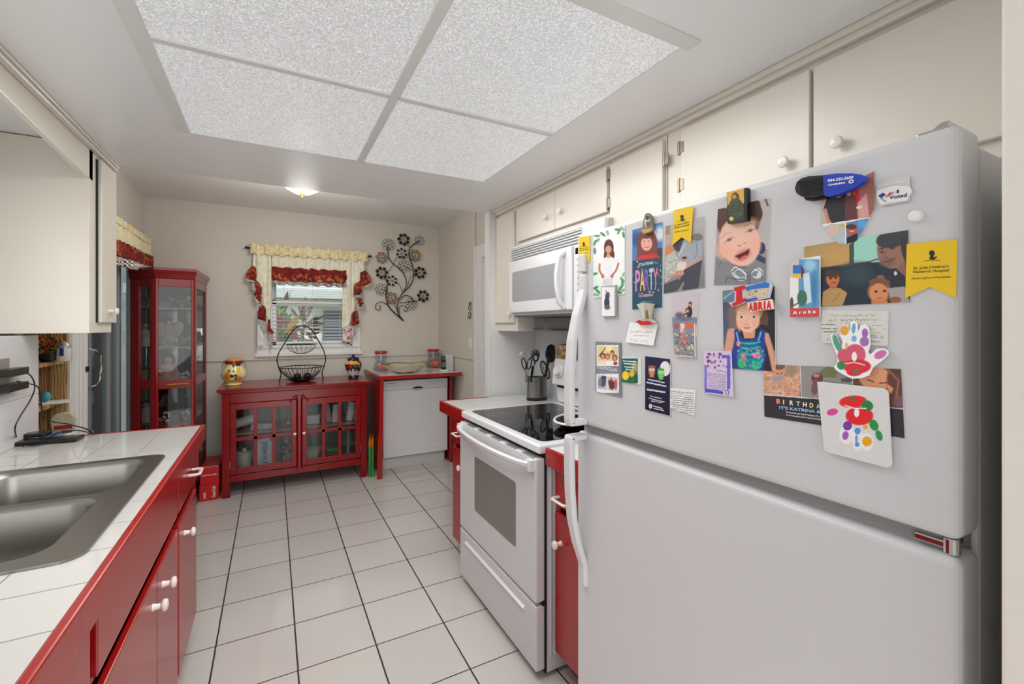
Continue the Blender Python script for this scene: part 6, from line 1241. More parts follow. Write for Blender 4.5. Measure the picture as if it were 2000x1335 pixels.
m.build('bowl_body', M('pearl_glass', (196, 188, 166), .12, var=.25, vscale=14, coat=.5), gb, smooth=True)
m = MB(); m.tube([(c.x+.218*(1+.03*math.sin(5*a))*math.cos(a), c.y+.218*(1+.03*math.sin(5*a))*math.sin(a)*.62, c.z+.088+.006*math.sin(4*a)) for a in [2*math.pi*k/72 for k in range(-8, 44)]], .0055, n=8); m.build('gold_rim', M('gold_speckle', (150, 118, 60), .35, metal=.4, var=.4, vscale=60), gb, smooth=True)
m = MB(); m.lathe([(.0, 0), (.08, 0), (.085, .006), (.06, .01)], c, n=30, sy=.62); m.build('foot', M('dark_glass_foot', (60, 58, 54), .2), gb, smooth=True)
ph = thing('cordless_phone', (1.54, 4.34, ZS), 'black cordless phone standing in a white charging cradle on the small counter', 'phone')
c = Vector((1.535, 4.33, ZS)); T = Matrix.Translation(c) @ Matrix.Rotation(-.0, 4, 'Z') @ Matrix.Rotation(-.12, 4, 'X')
m = MB(); m.box(-.024, .024, -.012, .016, .018, .155, T=T); hs = m.build('handset', BLK, ph, bevel=.007, seg=3)
m = MB(); m.box(-.018, .018, -.0135, -.012, .118, .145, T=T); m.build('screen', M('lcd_grey', (90, 96, 96), .2), hs)
for r_ in range(4):
    for k in range(3): m = MB(); m.box(-.017+k*.0125, -.008+k*.0125, -.0138, -.012, .045+r_*.014, .053+r_*.014, T=T); m.build('key', GRYM, hs)
m = MB(); m.box(c.x-.036, c.x+.036, c.y-.03, c.y+.04, ZS, ZS+.022); m.build('cradle', PLW, ph, bevel=.006)
m = MB(); m.box(1.585, 1.665, 4.40, 4.43, ZS, ZS+.165); tag(m.build('wall_card', M('translucent_white', (214, 216, 216), .3), bevel=.003), 'pale upright panel standing behind the cordless phone', 'panel')
# ------------------------------------------------------------ drinks cartons and ribboned rolls on the floor
for k, lab in enumerate(('red soda carton on the floor beside the sideboard, the lower one', 'red soda carton stacked on top of the other beside the sideboard')):
    t = thing('soda_carton', (-.445, 4.5, .129*k), lab, 'carton', 'stacked soda cartons')
    dx = .004*k; m = MB(); m.box(-.512+dx, -.384+dx, 4.30+.004*k, 4.70, .001+.129*k, .129+.129*k); m.build('box', M('cola_red', (200, 16, 22), .35, var=.04), t, bevel=.003)
    m = MB(); yy = 4.2995+.004*k
    if k == 0:
        text(m, 'Coca-Cola', lambda u, v: (-.405-v*.026, yy-.001, .022+u*.09), .02); text(m, '12 PACK', lambda u, v: (-.468-v*.018, yy-.001, .02+u*.05), .03)
    else:
        text(m, 'COCA-COLA  12 CANS', lambda u, v: (-.495+u*.098, yy-.001, .20+v*.012), .03)
        text(m, 'Coca-Cola', lambda u, v: (-.49+u*.1, 4.33+v*.05, .2585), .02)
    m.build('lettering', PLW, t)
for i, (x, y, hz) in enumerate(((.797, 4.275, .40), (.823, 4.285, .385))):
    t = thing('ribboned_roll', (x, y, 0), ['green gift roll with an orange bow beside the sideboard leg, left one', 'green gift roll with an orange bow beside the sideboard leg, right one'][i], 'gift roll', 'green rolls beside the sideboard')
    m = MB(); m.cyl((x, y, .002), (x, y, .27), .0115, n=14); m.build('roll', M('green_foil', (60, 150, 60), .35, var=.5, vscale=120), t, smooth=True)
    m = MB(); m.tube([(x, y, .26), (x-.006, y, .32), (x+.004, y, hz)], [.011, .008, .003], n=8, sx=.5); m.tube([(x, y, .27), (x+.008, y-.004, .33), (x+.002, y, hz-.02)], [.009, .007, .002], n=8, sx=.5); m.build('bow', M('orange_ribbon', (225, 140, 30), .4), t, smooth=True)
# ------------------------------------------------------------ contents of the sideboard
YS = 4.52
def cp_(px, py, y=YS): return aty(px, py, y)
def crate(name, lab, cat, x, y, z, sx, sy, sz, mat, ang=0, tilt=0, grp=None, bev=.002):
    T = Matrix.Translation((x, y, z)) @ Matrix.Rotation(ang, 4, 'Z') @ Matrix.Rotation(tilt, 4, 'Y'); m = MB(); m.box(-sx/2, sx/2, -sy/2, sy/2, 0, sz, T=T); return tag(m.build(name, mat, bevel=bev), lab, cat, grp)
PAPW = M('paper_white', (226, 226, 222), .6); LIL = M('lilac_card', (190, 178, 215), .5, var=.1); PNK = M('pink_card', (215, 150, 185), .5)
zs = .501
p = cp_(472, 826); m = MB(); m.cyl((p.x-.10, 4.50, zs+.045), (p.x+.09, 4.54, zs+.085), .042, n=22); tag(m.build('paper_roll', PAPW, smooth=True), 'white paper roll leaning on the upper left shelf inside the sideboard', 'paper roll')
x = cp_(508, 830).x; crate('tissue_box', 'lilac flat box with its flap on the shelf behind the second upper pane', 'box', x-.025, 4.50, zs, .085, .10, .045, LIL); crate('tissue_box', 'white and lilac flat box right of the lilac box on the sideboard shelf', 'box', x+.055, 4.50, zs, .08, .10, .042, M('pale_lilac', (220, 214, 228), .5), ang=.15)
x = cp_(563, 823).x
for dx, lab in ((0, 'small glass bottle with a yellow label on the sideboard shelf'), (.042, 'second small bottle beside the yellow-labelled one, at the door edge')):
    t = thing('glass_bottle', (x+dx, 4.52, zs), lab, 'bottle', 'small bottles in the sideboard')
    m = MB(); m.lathe([(0, .001), (.017, .001), (.018, .01), (.018, .035), (.007, .05), (.006, .075), (.008, .078), (0, .08)], (x+dx, 4.52, zs), n=18); m.build('bottle_body', glass('bottle_glass', (225, 230, 225), .12), t, smooth=True)
    m = MB(); m.lathe([(.0185, .008), (.0188, .01), (.0188, .033), (.0185, .035)], (x+dx, 4.52, zs), n=18); m.build('label_band', M('label_cream', (222, 200, 130), .5), t, smooth=True)
x = cp_(612, 835).x; t = thing('plastic_tub', (x, 4.5, zs), 'clear lidded plastic tub on the upper right shelf inside the sideboard', 'container')
m = MB(); m.box(x-.06, x+.05, 4.45, 4.56, zs+.001, zs+.07); m.build('tub_body', M('frosted_plastic', (196, 196, 198), .3), t, bevel=.006); m = MB(); m.box(x-.065, x+.055, 4.445, 4.565, zs+.07, zs+.082); m.build('lid', M('tub_lid', (206, 208, 210), .3), t, bevel=.004)
x = cp_(651, 820).x; crate('carton', 'red and white printed carton leaning behind the fifth upper pane', 'carton', x-.035, 4.54, zs, .05, .06, .17, M('carton_pink_white', (214, 150, 150), .5, var=.5, vscale=30), tilt=-.18)
crate('carton', 'white printed carton standing in front of the red and white one', 'carton', x+.01, 4.48, zs, .055, .05, .165, PAPW, tilt=.06)
x = cp_(683, 815).x; crate('carton', 'tall white carton leaning behind the last upper pane', 'carton', x-.01, 4.50, zs, .055, .05, .175, PAPW, tilt=.16); crate('carton', 'small pink carton at the right end of the sideboard shelf', 'carton', x+.045, 4.48, zs, .035, .05, .11, PNK)
zb_ = .171
x = cp_(461, 880).x-.012; t = thing('candle_jar', (x, 4.45, zb_), 'tall purple glass candle in the lower left of the sideboard', 'candle')
m = MB(); m.cyl((x, 4.45, zb_), (x, 4.45, zb_+.17), .030, n=24); m.build('candle_body', M('purple_wax', (150, 110, 180), .3), t, smooth=True); m = MB(); m.lathe([(.032, .17), (.034, .18), (.034, .215), (.02, .23), (0, .23)], (x, 4.45, zb_), n=24); m.build('lid', glass('lid_glass', (225, 225, 235), .15), t, smooth=True)
x = cp_(478, 890).x; t = thing('plastic_canister', (x, 4.45, zb_), 'cream lidded canister beside the purple candle in the sideboard', 'canister')
m = MB(); m.lathe([(0, 0), (.046, 0), (.05, .005), (.053, .13), (.05, .14)], (x, 4.45, zb_), n=28); m.build('canister_body', M('cream_plastic', (214, 206, 184), .35), t, smooth=True); m = MB(); m.lathe([(.056, .138), (.056, .152), (.04, .156), (.018, .158), (.016, .185), (0, .186)], (x, 4.45, zb_), n=28); m.build('lid', M('cream_lid', (205, 198, 178), .35), t, smooth=True)
x = cp_(517, 880).x; t = thing('foil_box', (x, 4.42, zb_), 'white box with big blue upright lettering in the lower sideboard', 'box')
m = MB(); m.box(x-.062, x+.062, 4.40, 4.46, zb_+.001, zb_+.255); m.build('box', M('box_white', (222, 224, 226), .4), t, bevel=.002)
m = MB(); text(m, 'SREEMANUK', lambda u, v: (x-.005+v*.042-.01, 4.3985, zb_+.235-u*.205), .04); m.box(x-.030, x-.024, 4.3982, 4.40, zb_+.02, zb_+.24); m.build('lettering', M('box_blue', (30, 80, 150), .4), t)
m = MB(); m.extr([(x+.062, 4.3985, zb_+.25), (x+.035, 4.3985, zb_+.25), (x+.062, 4.3985, zb_+.22)], (0, .001, 0)); m.extr([(x+.062, 4.3985, zb_+.03), (x+.03, 4.3985, zb_+.035), (x+.045, 4.3985, zb_+.005), (x+.062, 4.3985, zb_+.005)], (0, .001, 0)); m.build('red_corner', M('box_red', (196, 60, 60), .4), t)
x = cp_(560, 880).x; t = thing('apothecary_jar', (x, 4.46, zb_), 'glass jar filled with patterned red white and blue sweets in the sideboard', 'jar')
m = MB(); m.lathe([(0, .001), (.05, .001), (.055, .01), (.055, .16), (.04, .18), (.035, .19)], (x, 4.46, zb_), n=28); m.build('jar_body', GLS, t, smooth=True)
m = MB(); g = random.Random(3); cm = [M('sweet_red', (190, 40, 40), .4), BW[1], M('sweet_navy', (40, 50, 96), .4), BW[1]]
for i in range(150): a = g.uniform(0, 6.28); r = .048*math.sqrt(g.random()); z = .01+.15*g.random(); m.mi = 2 if z > .09 and g.random() < .6 else g.randrange(2); m.sph((x+r*math.cos(a), 4.46+r*math.sin(a), zb_+z), (.008, .008, .007), n=6)
o = m.build('sweets', cm, t); o['kind'] = 'stuff'
m = MB(); m.lathe([(.038, .19), (.04, .2), (.03, .22), (.01, .225), (.014, .245), (0, .25)], (x, 4.46, zb_), n=24); m.build('lid', glass('jar_lid_glass', (228, 230, 232), .2), t, smooth=True)
x = cp_(610, 885).x; t = thing('trifle_bowl', (x, 4.48, zb_), 'footed glass bowl with a cream lid in the lower right sideboard', 'bowl')
m = MB(); m.lathe([(.0, .001), (.045, .001), (.05, .01), (.055, .05), (.075, .09), (.08, .105)], (x, 4.48, zb_), n=30); m.build('bowl_body', M('cream_content', (206, 200, 170), .4), t, smooth=True); m = MB(); m.lathe([(.086, .105), (.088, .112), (.05, .118), (0, .12)], (x, 4.48, zb_), n=30); m.build('lid', M('olive_lid', (176, 172, 150), .3), t, smooth=True)
x = cp_(651, 880).x; crate('storage_box', 'brown and grey flat box in the lower right of the sideboard', 'box', x, 4.5, zb_, .13, .12, .05, M('box_brown', (110, 80, 66), .5)); crate('storage_box', 'green plastic bag resting on the brown box in the sideboard', 'bag', x, 4.5, zb_+.051, .12, .11, .04, M('green_bag', (50, 120, 70), .35, var=.4, vscale=20), bev=.012)
x = cp_(685, 880).x-.03; t = thing('cake_stand', (x, 4.49, zb_), 'clear glass cake stand behind the last lower pane of the sideboard', 'cake stand')
m = MB(); m.lathe([(0, .001), (.045, .001), (.04, .012), (.012, .03), (.01, .10), (.03, .112), (.075, .12), (.078, .128), (0, .122)], (x, 4.49, zb_), n=30); m.build('stand', M('pale_glass', (190, 200, 206), .08, trans=.6), t, smooth=True)
m = MB(); m.lathe([(.066, .13), (.064, .18), (.045, .215), (.01, .225), (.012, .24), (0, .245)], (x, 4.49, zb_), n=30); m.build('dome', GLS, t, smooth=True)
# ------------------------------------------------------------ figurines in the curio cabinet
POR = M('porcelain_white', (218, 218, 212), .2); POG = M('porcelain_grey_green', (120, 126, 118), .4, var=.3, vscale=40); BEI = M('aged_beige', (184, 168, 138), .6, var=.3, vscale=40); SKN = M('doll_skin', (216, 170, 140), .5); PKC = M('pink_cloth', (206, 160, 148), .8, var=.15); HR = M('dark_hair', (40, 28, 24), .6)
def cpt(px, zz, y): v = aty(px, 640, y); return Vector((v.x, y, zz))
def rocks(name, lab, px0, px1, y, z, h, mats, n, seed, cat='figurine'):
    g = random.Random(seed); m = MB(); a = cpt(px0, z, y); b = cpt(px1, z, y)
    m.mi = 0; m.extr([(a.x, y-.05, z+.001), (b.x, y-.05, z+.001), (b.x+.0, y+.05, z+.001), (a.x, y+.05, z+.001)], (0, 0, .008))
    for i in range(n):
        t = g.random(); hh = h*(1-abs(2*t-1)**2)*g.uniform(.3, 1); r = g.uniform(.012, .026)*(h/.1); m.mi = g.randrange(len(mats)); m.sph((a.x+(b.x-a.x)*(.08+.84*t), y+g.uniform(-.03, .03), z+.008+max(r*.8, hh-r)), (r*1.2, r, r), n=8)
    return tag(m.build(name, mats, smooth=True), lab, cat)
rocks('stone_figurine', 'grey stone-like flower cluster on the top glass shelf, right side', 311, 373, 4.45, 1.536, .115, [POG, BEI, POG, M('slate', (70, 74, 72), .5)], 60, 1)
rocks('stone_figurine', 'small cream flower sculpture on the top glass shelf, left side', 276, 300, 4.50, 1.536, .08, [BEI, POR, POG], 26, 2)
rocks('stone_figurine', 'dark beaded ornament on the second glass shelf at the right', 352, 376, 4.50, 1.236, .12, [M('dark_beads', (50, 54, 58), .3), POG], 30, 3)
def angel(name, lab, px, y, z, h, robe, wing=True, hair=HR, lean=0, cat='figurine'):
    c = cpt(px, z, y); t = thing(name, c, lab, cat)
    m = MB(); m.lathe([(0, .001), (h*.22, .001), (h*.24, h*.04), (h*.16, h*.3), (h*.10, h*.5), (h*.13, h*.62), (h*.10, h*.7), (h*.03, h*.74)], c, n=24, sy=.8)
    m.tube([c+Vector((-h*.12, 0, h*.64)), c+Vector((-h*.17, -h*.08, h*.5)), c+Vector((-h*.03, -h*.15, h*.45))], [h*.045, h*.04, h*.03], n=8); m.tube([c+Vector((h*.12, 0, h*.64)), c+Vector((h*.17, -h*.08, h*.5)), c+Vector((h*.03, -h*.15, h*.45))], [h*.045, h*.04, h*.03], n=8); m.build('robe', robe, t, smooth=True)
    m = MB(); m.sph(c+Vector((0, 0, h*.83)), (h*.085, h*.09, h*.105), n=14); m.build('head', SKN, t, smooth=True)
    m = MB(); m.sph(c+Vector((0, h*.02, h*.87)), (h*.105, h*.105, h*.09), n=14); m.build('hair', hair, t, smooth=True)
    if wing:
        for s in (-1, 1):
            m = MB(); m.sph(c+Vector((s*h*.2, h*.08, h*.55)), (h*.17, h*.03, h*.32), n=14, T=Matrix.Rotation(s*.4, 4, 'Y')); m.build('wing', BEI, t, smooth=True)
    return t
angel('angel_figurine', 'white porcelain couple figurine on the second glass shelf, at the left', 283, 4.48, 1.236, .19, POR, wing=False, hair=POR)
angel('angel_figurine', 'small white companion figurine right of the white couple', 296, 4.52, 1.236, .15, POR, wing=False, hair=POR)
angel('angel_figurine', 'beige winged angel figurine in the middle of the second glass shelf', 330, 4.48, 1.236, .235, BEI, hair=M('brown_hair', (90, 60, 40), .6))
rocks('stone_figurine', 'small brown bird group at the foot of the beige angel', 316, 350, 4.40, 1.236, .045, [BEI, M('slate', (70, 74, 72), .5)], 14, 6)
def doll(name, lab, px, y, z, s, dress, legdir):
    c = cpt(px, z, y); t = thing(name, c, lab, 'doll')
    m = MB(); m.lathe([(0, .001), (s*.42, .001), (s*.44, s*.06), (s*.30, s*.28), (s*.16, s*.5), (s*.13, s*.62), (s*.04, s*.68)], c, n=28, sy=.7)
    for k in range(7): a = k*.9; m.tube([c+Vector((s*.16*math.cos(a), s*.1*math.sin(a), s*.5)), c+Vector((s*.42*math.cos(a), s*.3*math.sin(a), s*.05))], s*.03, n=6)
    m.build('dress', dress, t, smooth=True)
    m = MB(); m.sph(c+Vector((0, -s*.05, s*.78)), (s*.13, s*.13, s*.15), n=16); m.build('head', SKN, t, smooth=True)
    m = MB(); m.sph(c+Vector((0, 0, s*.84)), (s*.17, s*.16, s*.14), n=16); m.sph(c+Vector((-s*.13, 0, s*.72)), (s*.06, s*.06, s*.12), n=10); m.sph(c+Vector((s*.13, 0, s*.72)), (s*.06, s*.06, s*.12), n=10); m.build('hair', HR, t, smooth=True)
    m = MB()
    for q in (-.1, .1): m.tube([c+Vector((legdir*s*.3, q*s-.0, s*.1)), c+Vector((legdir*s*.45, q*s-s*.1, s*.09)), c+Vector((legdir*s*.62, q*s-s*.2, s*.05))], [s*.06, s*.05, s*.04], n=8)
    m.build('legs', SKN, t, smooth=True)
    m = MB()
    for q in (-1, 1): m.tube([c+Vector((q*s*.12, 0, s*.6)), c+Vector((q*s*.24, -s*.1, s*.42)), c+Vector((q*s*.2, -s*.2, s*.28))], [s*.045, s*.04, s*.03], n=8)
    m.build('arms', PKC, t, smooth=True); return t
doll('porcelain_doll', 'dark haired doll in a pink dress seated on the curio middle shelf', 330, 4.45, .956, .225, PKC, 1)
doll('porcelain_doll', 'doll in a white dress sitting low on the left of the bottom shelf', 286, 4.47, .641, .18, POR, 1)
t = thing('framed_picture', cpt(264+4, .956, 4.46), 'small dark framed picture leaning at the left of the curio middle shelf', 'picture frame')
c = cpt(282, .956, 4.42); T = Matrix.Translation(c) @ Matrix.Rotation(-.3, 4, 'Z') @ Matrix.Rotation(-.15, 4, 'X'); m = MB(); m.box(-.028, .028, -.005, .005, .002, .115, T=T); fr = m.build('frame', DARK, t, bevel=.002); m = MB(); m.box(-.021, .021, -.0065, -.005, .012, .105, T=T); m.build('picture', BEI, fr)
for px, zz, lab in ((327, .641, 'small crystal figurine low in the curio, beside the doll legs'), (362, .641, 'round clear crystal ornament low in the curio, rightmost'), (362, .956, 'small pale flower ornament right of the pink dressed doll')):
    c = cpt(px, zz, 4.42); t = thing('crystal_ornament', c, lab, 'ornament', None); m = MB()
    g = random.Random(px); m.cyl(c, c+Vector((0, 0, .02)), .018, .012, n=8)
    for i in range(12): m.sph(c+Vector((g.uniform(-.022, .022), g.uniform(-.015, .015), .03+g.uniform(0, .05))), .010, n=6)
    m.build('crystal', M('crystal', (222, 222, 226), .08), t)
# ------------------------------------------------------------ pantry contents
def pq(px, zz, y=3.16): v = aty(px, 700, y); return Vector((v.x, y, zz))
c = pq(93, 1.2155); t = thing('berry_plant', c, 'orange berried plant in a dark green bowl on the upper pantry shelf', 'plant')
m = MB(); m.lathe([(0, .001), (.025, .001), (.045, .03), (.048, .045), (.042, .045), (.03, .02)], c, n=24); m.build('pot', M('dark_green_glaze', (30, 50, 34), .2), t, smooth=True)
m = MB(); g = random.Random(2); BER = [M('berry_orange', (210, 110, 30), .35), M('berry_red', (170, 50, 24), .35), M('berry_leaf', (60, 70, 30), .6)]
for i in range(90): a = g.uniform(0, 6.28); r = .055*math.sqrt(g.random()); m.mi = g.randrange(3); m.sph(c+Vector((r*math.cos(a), r*math.sin(a), .05+.11*g.random()*(1-r*8))), .0075, n=6)
o = m.build('berries', BER, t); o['kind'] = 'stuff'
c = pq(124, 1.2155); t = thing('canister', c, 'white and blue canister with a grey dome lid on the upper pantry shelf', 'canister')
m = MB(); m.lathe([(0, .001), (.022, .001), (.028, .012), (.031, .06), (.03, .068)], c, n=24); m.build('canister_body', PLW, t, smooth=True, label='white body with blue marks'); m = MB(); m.lathe([(.030, .068), (.027, .088), (.014, .102), (0, .106)], c, n=24); m.build('lid', M('silver_lid', (180, 184, 190), .3, metal=.5), t, smooth=True)
m = MB(); d = Vector((.3, -.95, 0)); m.box(c.x-.006, c.x+.010, c.y-.0325, c.y-.029, 1.245, 1.285); m.box(c.x-.004, c.x+.006, c.y-.027, c.y-.024, 1.29, 1.305); m.build('panel', M('mark_blue', (40, 60, 130), .4), t)
c = pq(108, 1.0005); m = MB(); T = Matrix.Translation(c) @ Matrix.Rotation(.4, 4, 'Z'); m.box(-.055, .05, -.04, .05, 0, .006, T=T); m.box(-.03, .06, -.03, .045, .006, .010, T=Matrix.Translation(c) @ Matrix.Rotation(.2, 4, 'Z')); tag(m.build('paper_stack', PAPW), 'loose white papers on the middle pantry shelf', 'papers')
c = pq(84, 1.0005); m = MB(); m.sph(c+Vector((-.0, .03, .03)), (.022, .02, .029), n=14); tag(m.build('turquoise_cup', M('turquoise', (70, 160, 180), .3), smooth=True), 'small turquoise object at the left of the middle pantry shelf', 'cup')
c = pq(123, .621, 3.14); t = thing('chef_cookie_jar', c, 'cream chef-hat shaped board with a red band, low in the pantry', 'decoration')
m = MB(); m.extr([(c.x-.032, c.y, .621), (c.x+.034, c.y, .621), (c.x+.034, c.y, .84), (c.x+.045, c.y, .87), (c.x+.05, c.y, .915), (c.x+.03, c.y, .945), (c.x, c.y, .952), (c.x-.03, c.y, .945), (c.x-.05, c.y, .915), (c.x-.045, c.y, .87), (c.x-.032, c.y, .84)], (0, .02, 0)); m.build('board', M('speckled_cream', (200, 190, 160), .6, var=.3, vscale=90), t, bevel=.004)
m = MB(); m.box(c.x-.034, c.x+.036, c.y-.002, c.y+.002, .865, .885); m.build('red_band', M('band_red', (170, 40, 36), .5), t); m = MB(); m.box(c.x-.03, c.x+.034, c.y-.002, c.y+.002, .845, .858); m.build('green_band', M('band_green', (50, 90, 60), .5), t)
c = pq(93, .621, 3.1); m = MB(); m.box(c.x-.03, c.x+.045, c.y-.03, c.y+.03, .621, .86); tag(m.build('blue_packet', M('packet_blue', (110, 150, 200), .4, var=.35, vscale=30), bevel=.003), 'pale blue packet standing at the left of the lowest visible pantry shelf', 'packet')
# ------------------------------------------------------------ outlet, chargers, cables, power strip
t = thing('wall_outlet', (-.91, 2.41, 1.2), 'grey wall outlet plate above the sink counter at the left edge', 'outlet')
m = MB(); m.box(-.910, -.903, 2.33, 2.462, 1.135, 1.275); m.build('plate', M('steel_plate', (176, 170, 160), .35, metal=.4), t, bevel=.002)
def cable(px3, name, lab, grp=None):
    pts = [atx(a, b, -.875) if k == 'w' else atz(a, b, .922+(h if h else 0)) for a, b, k, h in px3]; m = MB(); m.tube(smooth_path(pts, 6), .0026, n=6); return tag(m.build(name, BLK, smooth=True), lab, 'cable', grp)
for z, lab in ((1.222, 'upper black charger plug in the wall outlet'), (1.165, 'lower black charger plug in the wall outlet')):
    m = MB(); m.box(-.900, -.862, 2.35, 2.50, z-.014, z+.014); m.cyl((-.88, 2.50, z), (-.88, 2.545, z), .006, .004, n=10); tag(m.build('charger_plug', BLK, bevel=.004), lab, 'charger', 'chargers in the outlet')
cable([(30, 721, 'w', 0), (45, 724, 'w', 0), (62, 736, 'w', 0), (68, 757, 'w', 0), (58, 783, 'w', 0), (38, 815, 'w', 0), (29, 838, 'w', 0), (36, 861, 'z', 0), (52, 870, 'z', 0), (80, 867, 'z', 0), (104, 855, 'z', .01)], 'charging_cable', 'upper black cable hanging in a loop down to the counter')
cable([(33, 744, 'w', 0), (58, 749, 'w', 0), (75, 757, 'w', 0), (80, 785, 'w', 0), (84, 806, 'w', 0), (100, 822, 'w', 0), (130, 827, 'w', 0), (150, 832, 'z', .06), (170, 838, 'z', .02), (184, 848, 'z', 0)], 'charging_cable', 'lower black cable running right toward the counter corner')
cable([(90, 858, 'z', .01), (110, 846, 'z', .03), (140, 840, 'z', .03), (165, 842, 'z', .02), (184, 848, 'z', 0)], 'charging_cable', 'short black cable arching over the black device pile')
def devbox(p0, p1, w_, z0, z1, name, lab, cat, mat):
    a = atz(*p0, .917); b = atz(*p1, .917); d = (b-a).normalized(); n = Vector((-d.y, d.x, 0))*w_/2; m = MB(); m.extr([a-n+Vector((0, 0, z0-.917)), b-n+Vector((0, 0, z0-.917)), b+n+Vector((0, 0, z0-.917)), a+n+Vector((0, 0, z0-.917))], (0, 0, z1-z0)); return tag(m.build(name, mat, bevel=.004), lab, cat)
devbox((28, 868), (158, 858), .075, .9165, .932, 'black_tray', 'flat black tray under the cables by the sink wall', 'tray', BLK)
devbox((34, 862), (96, 857), .055, .9325, .95, 'black_device', 'black boxy device lying on the black tray, left side', 'device', M('device_black', (24, 24, 28), .25))
devbox((130, 857), (142, 853), .018, .9325, .938, 'white_plug', 'small white plug lying on the black tray among cables', 'plug', PLW)
# ------------------------------------------------------------ utensils by the stove
ZU = (920, 680, .16474); YU = 2.505
cx_, cy_ = 1.53, YU
t = thing('utensil_holder', (cx_, cy_, Z), 'oval brushed steel utensil holder on the counter beyond the stove', 'utensil holder')
m = MB(); m.lathe([(.0, .02), (.07, .02), (.07, .148), (.0705, .152), (.066, .152), (.064, .03), (0, .03)], (cx_, cy_, Z), n=40, sy=.72); m.build('holder_body', STEEL, t, smooth=True)
m = MB(); m.lathe([(0, .0005), (.071, .0005), (.073, .004), (.073, .02), (0, .022)], (cx_, cy_, Z), n=40, sy=.72); m.build('base', BLK, t, smooth=True)
def up(x, y, yy=YU): return aty(*z2p(ZU, x, y), yy)
# whisk
t = thing('wire_whisk', up(640, 330), 'silver wire whisk at the left of the utensil holder', 'whisk')
m = MB()
for k in range(4):
    s = [-1, -.4, .4, 1][k]; m.tube(smooth_path([up(650, 200), up(620+s*40, 110), up(618+s*34, 60), up(618+s*8, 32), up(618, 30)], 5), .0012, n=5)
m.tube([up(650, 200), up(655, 400)], .005, n=8); m.build('wires', CHROME, t, smooth=True)
t = thing('kitchen_scissors', up(660, 300), 'black-handled kitchen scissors standing in the utensil holder', 'scissors')
m = MB()
for cx, rot in ((628, -12), (690, 10)): m.tube([up(x, y, YU-.02) for x, y in [((cx+(24*math.cos(a)*math.cos(math.radians(rot))-66*math.sin(a)*math.sin(math.radians(rot)))), 182+(24*math.cos(a)*math.sin(math.radians(rot))+66*math.sin(a)*math.cos(math.radians(rot)))) for a in [2*math.pi*i/20 for i in range(20)]]], .0042, n=8, closed=True)
m.build('handles', BLK, t, smooth=True); m = MB(); m.tube([up(640, 245, YU-.02), up(672, 400, YU-.02)], .004, n=6); m.tube([up(682, 245, YU-.02), up(662, 400, YU-.02)], .004, n=6); m.build('blades', CHROME, t)
t = thing('spaghetti_server', up(745, 250), 'black pronged spaghetti server standing in the utensil holder', 'server')
m = MB(); y_ = YU
m.tube([up(x, y) for x, y in [(765+30*math.cos(a), 110+42*math.sin(a)) for a in [2*math.pi*i/16 for i in range(16)]]], .006, n=8, closed=True)
for a, b in (((735, 110), (708, 95)), ((735, 90), (705, 62)), ((745, 75), (722, 28)), ((760, 70), (748, 8)), ((778, 75), (775, 12)), ((792, 88), (802, 25)), ((797, 105), (815, 60))): m.tube([up(*a), up(*b, y_-.012)], [.005, .003], n=6)
m.tube([up(760, 150), up(755, 190)], .006, n=8); m.build('head', BLK, t, smooth=True); m = MB(); m.tube([up(752, 165), up(745, 400)], .0035, n=8); m.build('shaft', CHROME, t, smooth=True)
t = thing('black_spatula', up(725, 280, YU-.03), 'black handled tool with a wide grip in front of the utensil holder', 'utensil')
m = MB(); m.tube([up(735, 205, YU-.03), up(725, 270, YU-.03), up(715, 340, YU-.03)], [.010, .014, .012], n=10, sx=.6); m.build('grip', BLK, t, smooth=True)
m = MB(); m.tube([up(715, 340, YU-.03), up(712, 400, YU-.03)], .005, n=8); m.build('shaft', BLK, t)
t = thing('black_whisk', up(880, 330), 'black oval balloon whisk leaning at the right of the utensil holder', 'whisk')
m = MB()
for w_ in (52, 34, 14): m.tube([up(x, y) for x, y in [(878+w_*math.cos(a)*.94-105*math.sin(a)*-.25, 255+w_*math.cos(a)*.25+105*math.sin(a)) for a in [2*math.pi*i/24 for i in range(24)]]], .0022 if w_ < 50 else .0036, n=6, closed=True)
m.tube([up(905, 165), up(925, 95)], .010, n=8); m.build('loops', BLK, t, smooth=True)
t = thing('serving_spoon', up(940, 200), 'big black round-headed spoon behind the whisk in the utensil holder', 'spoon')
c = up(948, 60, YU+.015); m = MB(); m.sph(c, (.046, .012, .062), n=18); m.build('head', BLK, t, smooth=True); m = MB(); m.tube([up(935, 110, YU+.015), up(905, 200, YU+.01), up(870, 400, YU)], [.010, .009, .007], n=8); m.build('shaft', BLK, t, smooth=True)
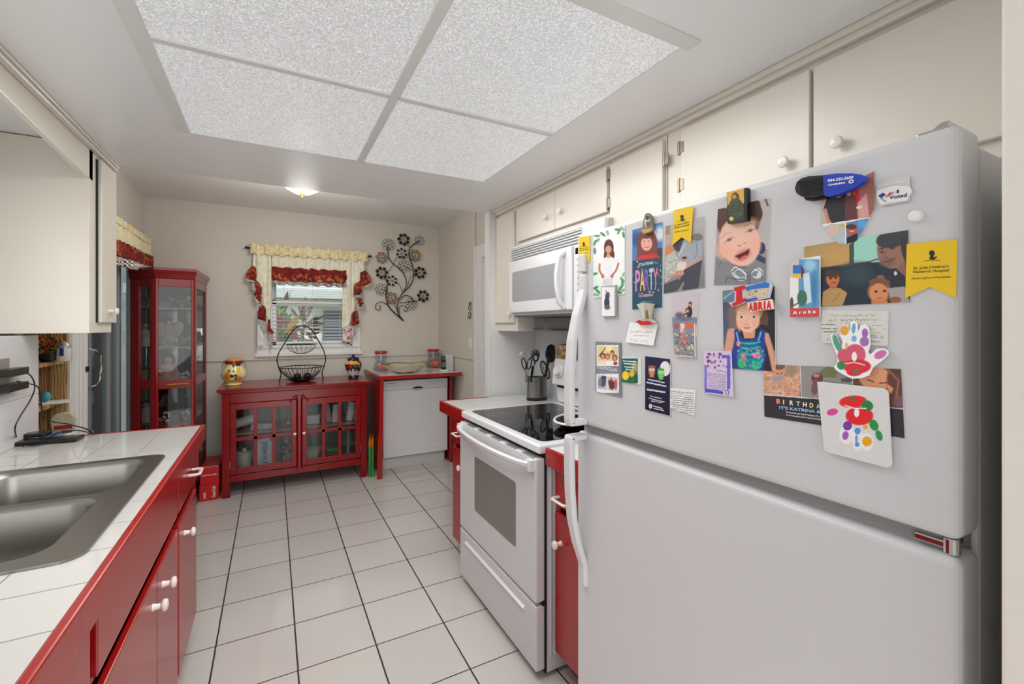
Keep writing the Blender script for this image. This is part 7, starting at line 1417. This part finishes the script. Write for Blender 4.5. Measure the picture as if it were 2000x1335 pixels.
# owl figurine on the control panel
c = Vector((1.572, 2.262, 1.205)); t = thing('owl_figurine', c, 'brown ceramic owl figurine standing on top of the stove control panel', 'figurine')
OW = M('owl_brown', (170, 116, 60), .3, var=.4, vscale=40); d = Vector((-c.x, -c.y, 0)).normalized(); sd = Vector((-d.y, d.x, 0))
m = MB(); m.lathe([(0, .001), (.022, .001), (.030, .012), (.034, .035), (.033, .055), (.030, .07), (.020, .082), (0, .086)], c, n=24); m.tube([c+sd*.03+Vector((0, 0, .055)), c+sd*.037+Vector((0, 0, .03)), c+sd*.026+Vector((0, 0, .012))], [.008, .011, .004], n=8); m.tube([c-sd*.03+Vector((0, 0, .055)), c-sd*.037+Vector((0, 0, .03)), c-sd*.026+Vector((0, 0, .012))], [.008, .011, .004], n=8); m.build('owl_body', OW, t, smooth=True)
for s in (-1, 1):
    m = MB(); m.sph(c+d*.026+sd*s*.012+Vector((0, 0, .064)), .0105, n=12); e = m.build('eye', PLW, t, smooth=True); m = MB(); m.sph(c+d*.035+sd*s*.012+Vector((0, 0, .064)), .005, n=10); m.build('pupil', BLK, e, smooth=True)
m = MB(); m.lathe([(.006, 0), (0, .012)], c+d*.032+Vector((0, 0, .053)), n=8, T=d.to_track_quat('Z', 'Y').to_matrix().to_4x4()); m.build('beak', M('beak_yellow', (200, 160, 70), .4), t)
m = MB(); m.sph(c+d*.016+Vector((0, 0, .032)), (.020, .020, .024), n=12); m.build('belly', M('owl_belly', (206, 176, 110), .35, var=.3, vscale=60), t, smooth=True)
# ------------------------------------------------------------ on the right wall by the casing
c = atx(918, 607, 1.68); t = thing('wire_hook_ornament', c, 'small black wire ornament hook on the wall beside the white door casing', 'wall hook')
m = MB()
for dz in (.035, -.035):
    m.tube([c+Vector((-.003, .028*math.cos(a), dz+.028*math.sin(a))) for a in [2*math.pi*i/16 for i in range(16)]], .003, n=6, closed=True)
m.tube([c+Vector((0, -.02, .062)), c+Vector((0, -.028, .09)), c+Vector((0, -.008, .066))], .0025, n=5); m.tube([c+Vector((0, .02, .062)), c+Vector((0, .028, .09)), c+Vector((0, .008, .066))], .0025, n=5)
m.tube([c+Vector((0, -.02, -.06)), c+Vector((-.015, -.02, -.075)), c+Vector((-.02, -.02, -.055))], .003, n=6); m.tube([c+Vector((0, .02, -.06)), c+Vector((-.015, .02, -.075)), c+Vector((-.02, .02, -.055))], .003, n=6); m.build('wire', IRON, t, smooth=True)
c = atx(919, 670, XR); t = thing('light_switch', c, 'white light switch plate on the right wall above the chair rail', 'switch')
m = MB(); m.box(XR-.006, XR, c.y-.035, c.y+.035, c.z-.058, c.z+.058); m.build('plate', PLW, t, bevel=.002); m = MB(); m.box(XR-.012, XR-.006, c.y-.016, c.y+.016, c.z-.034, c.z+.034); m.build('rocker', PLW, t, bevel=.002)
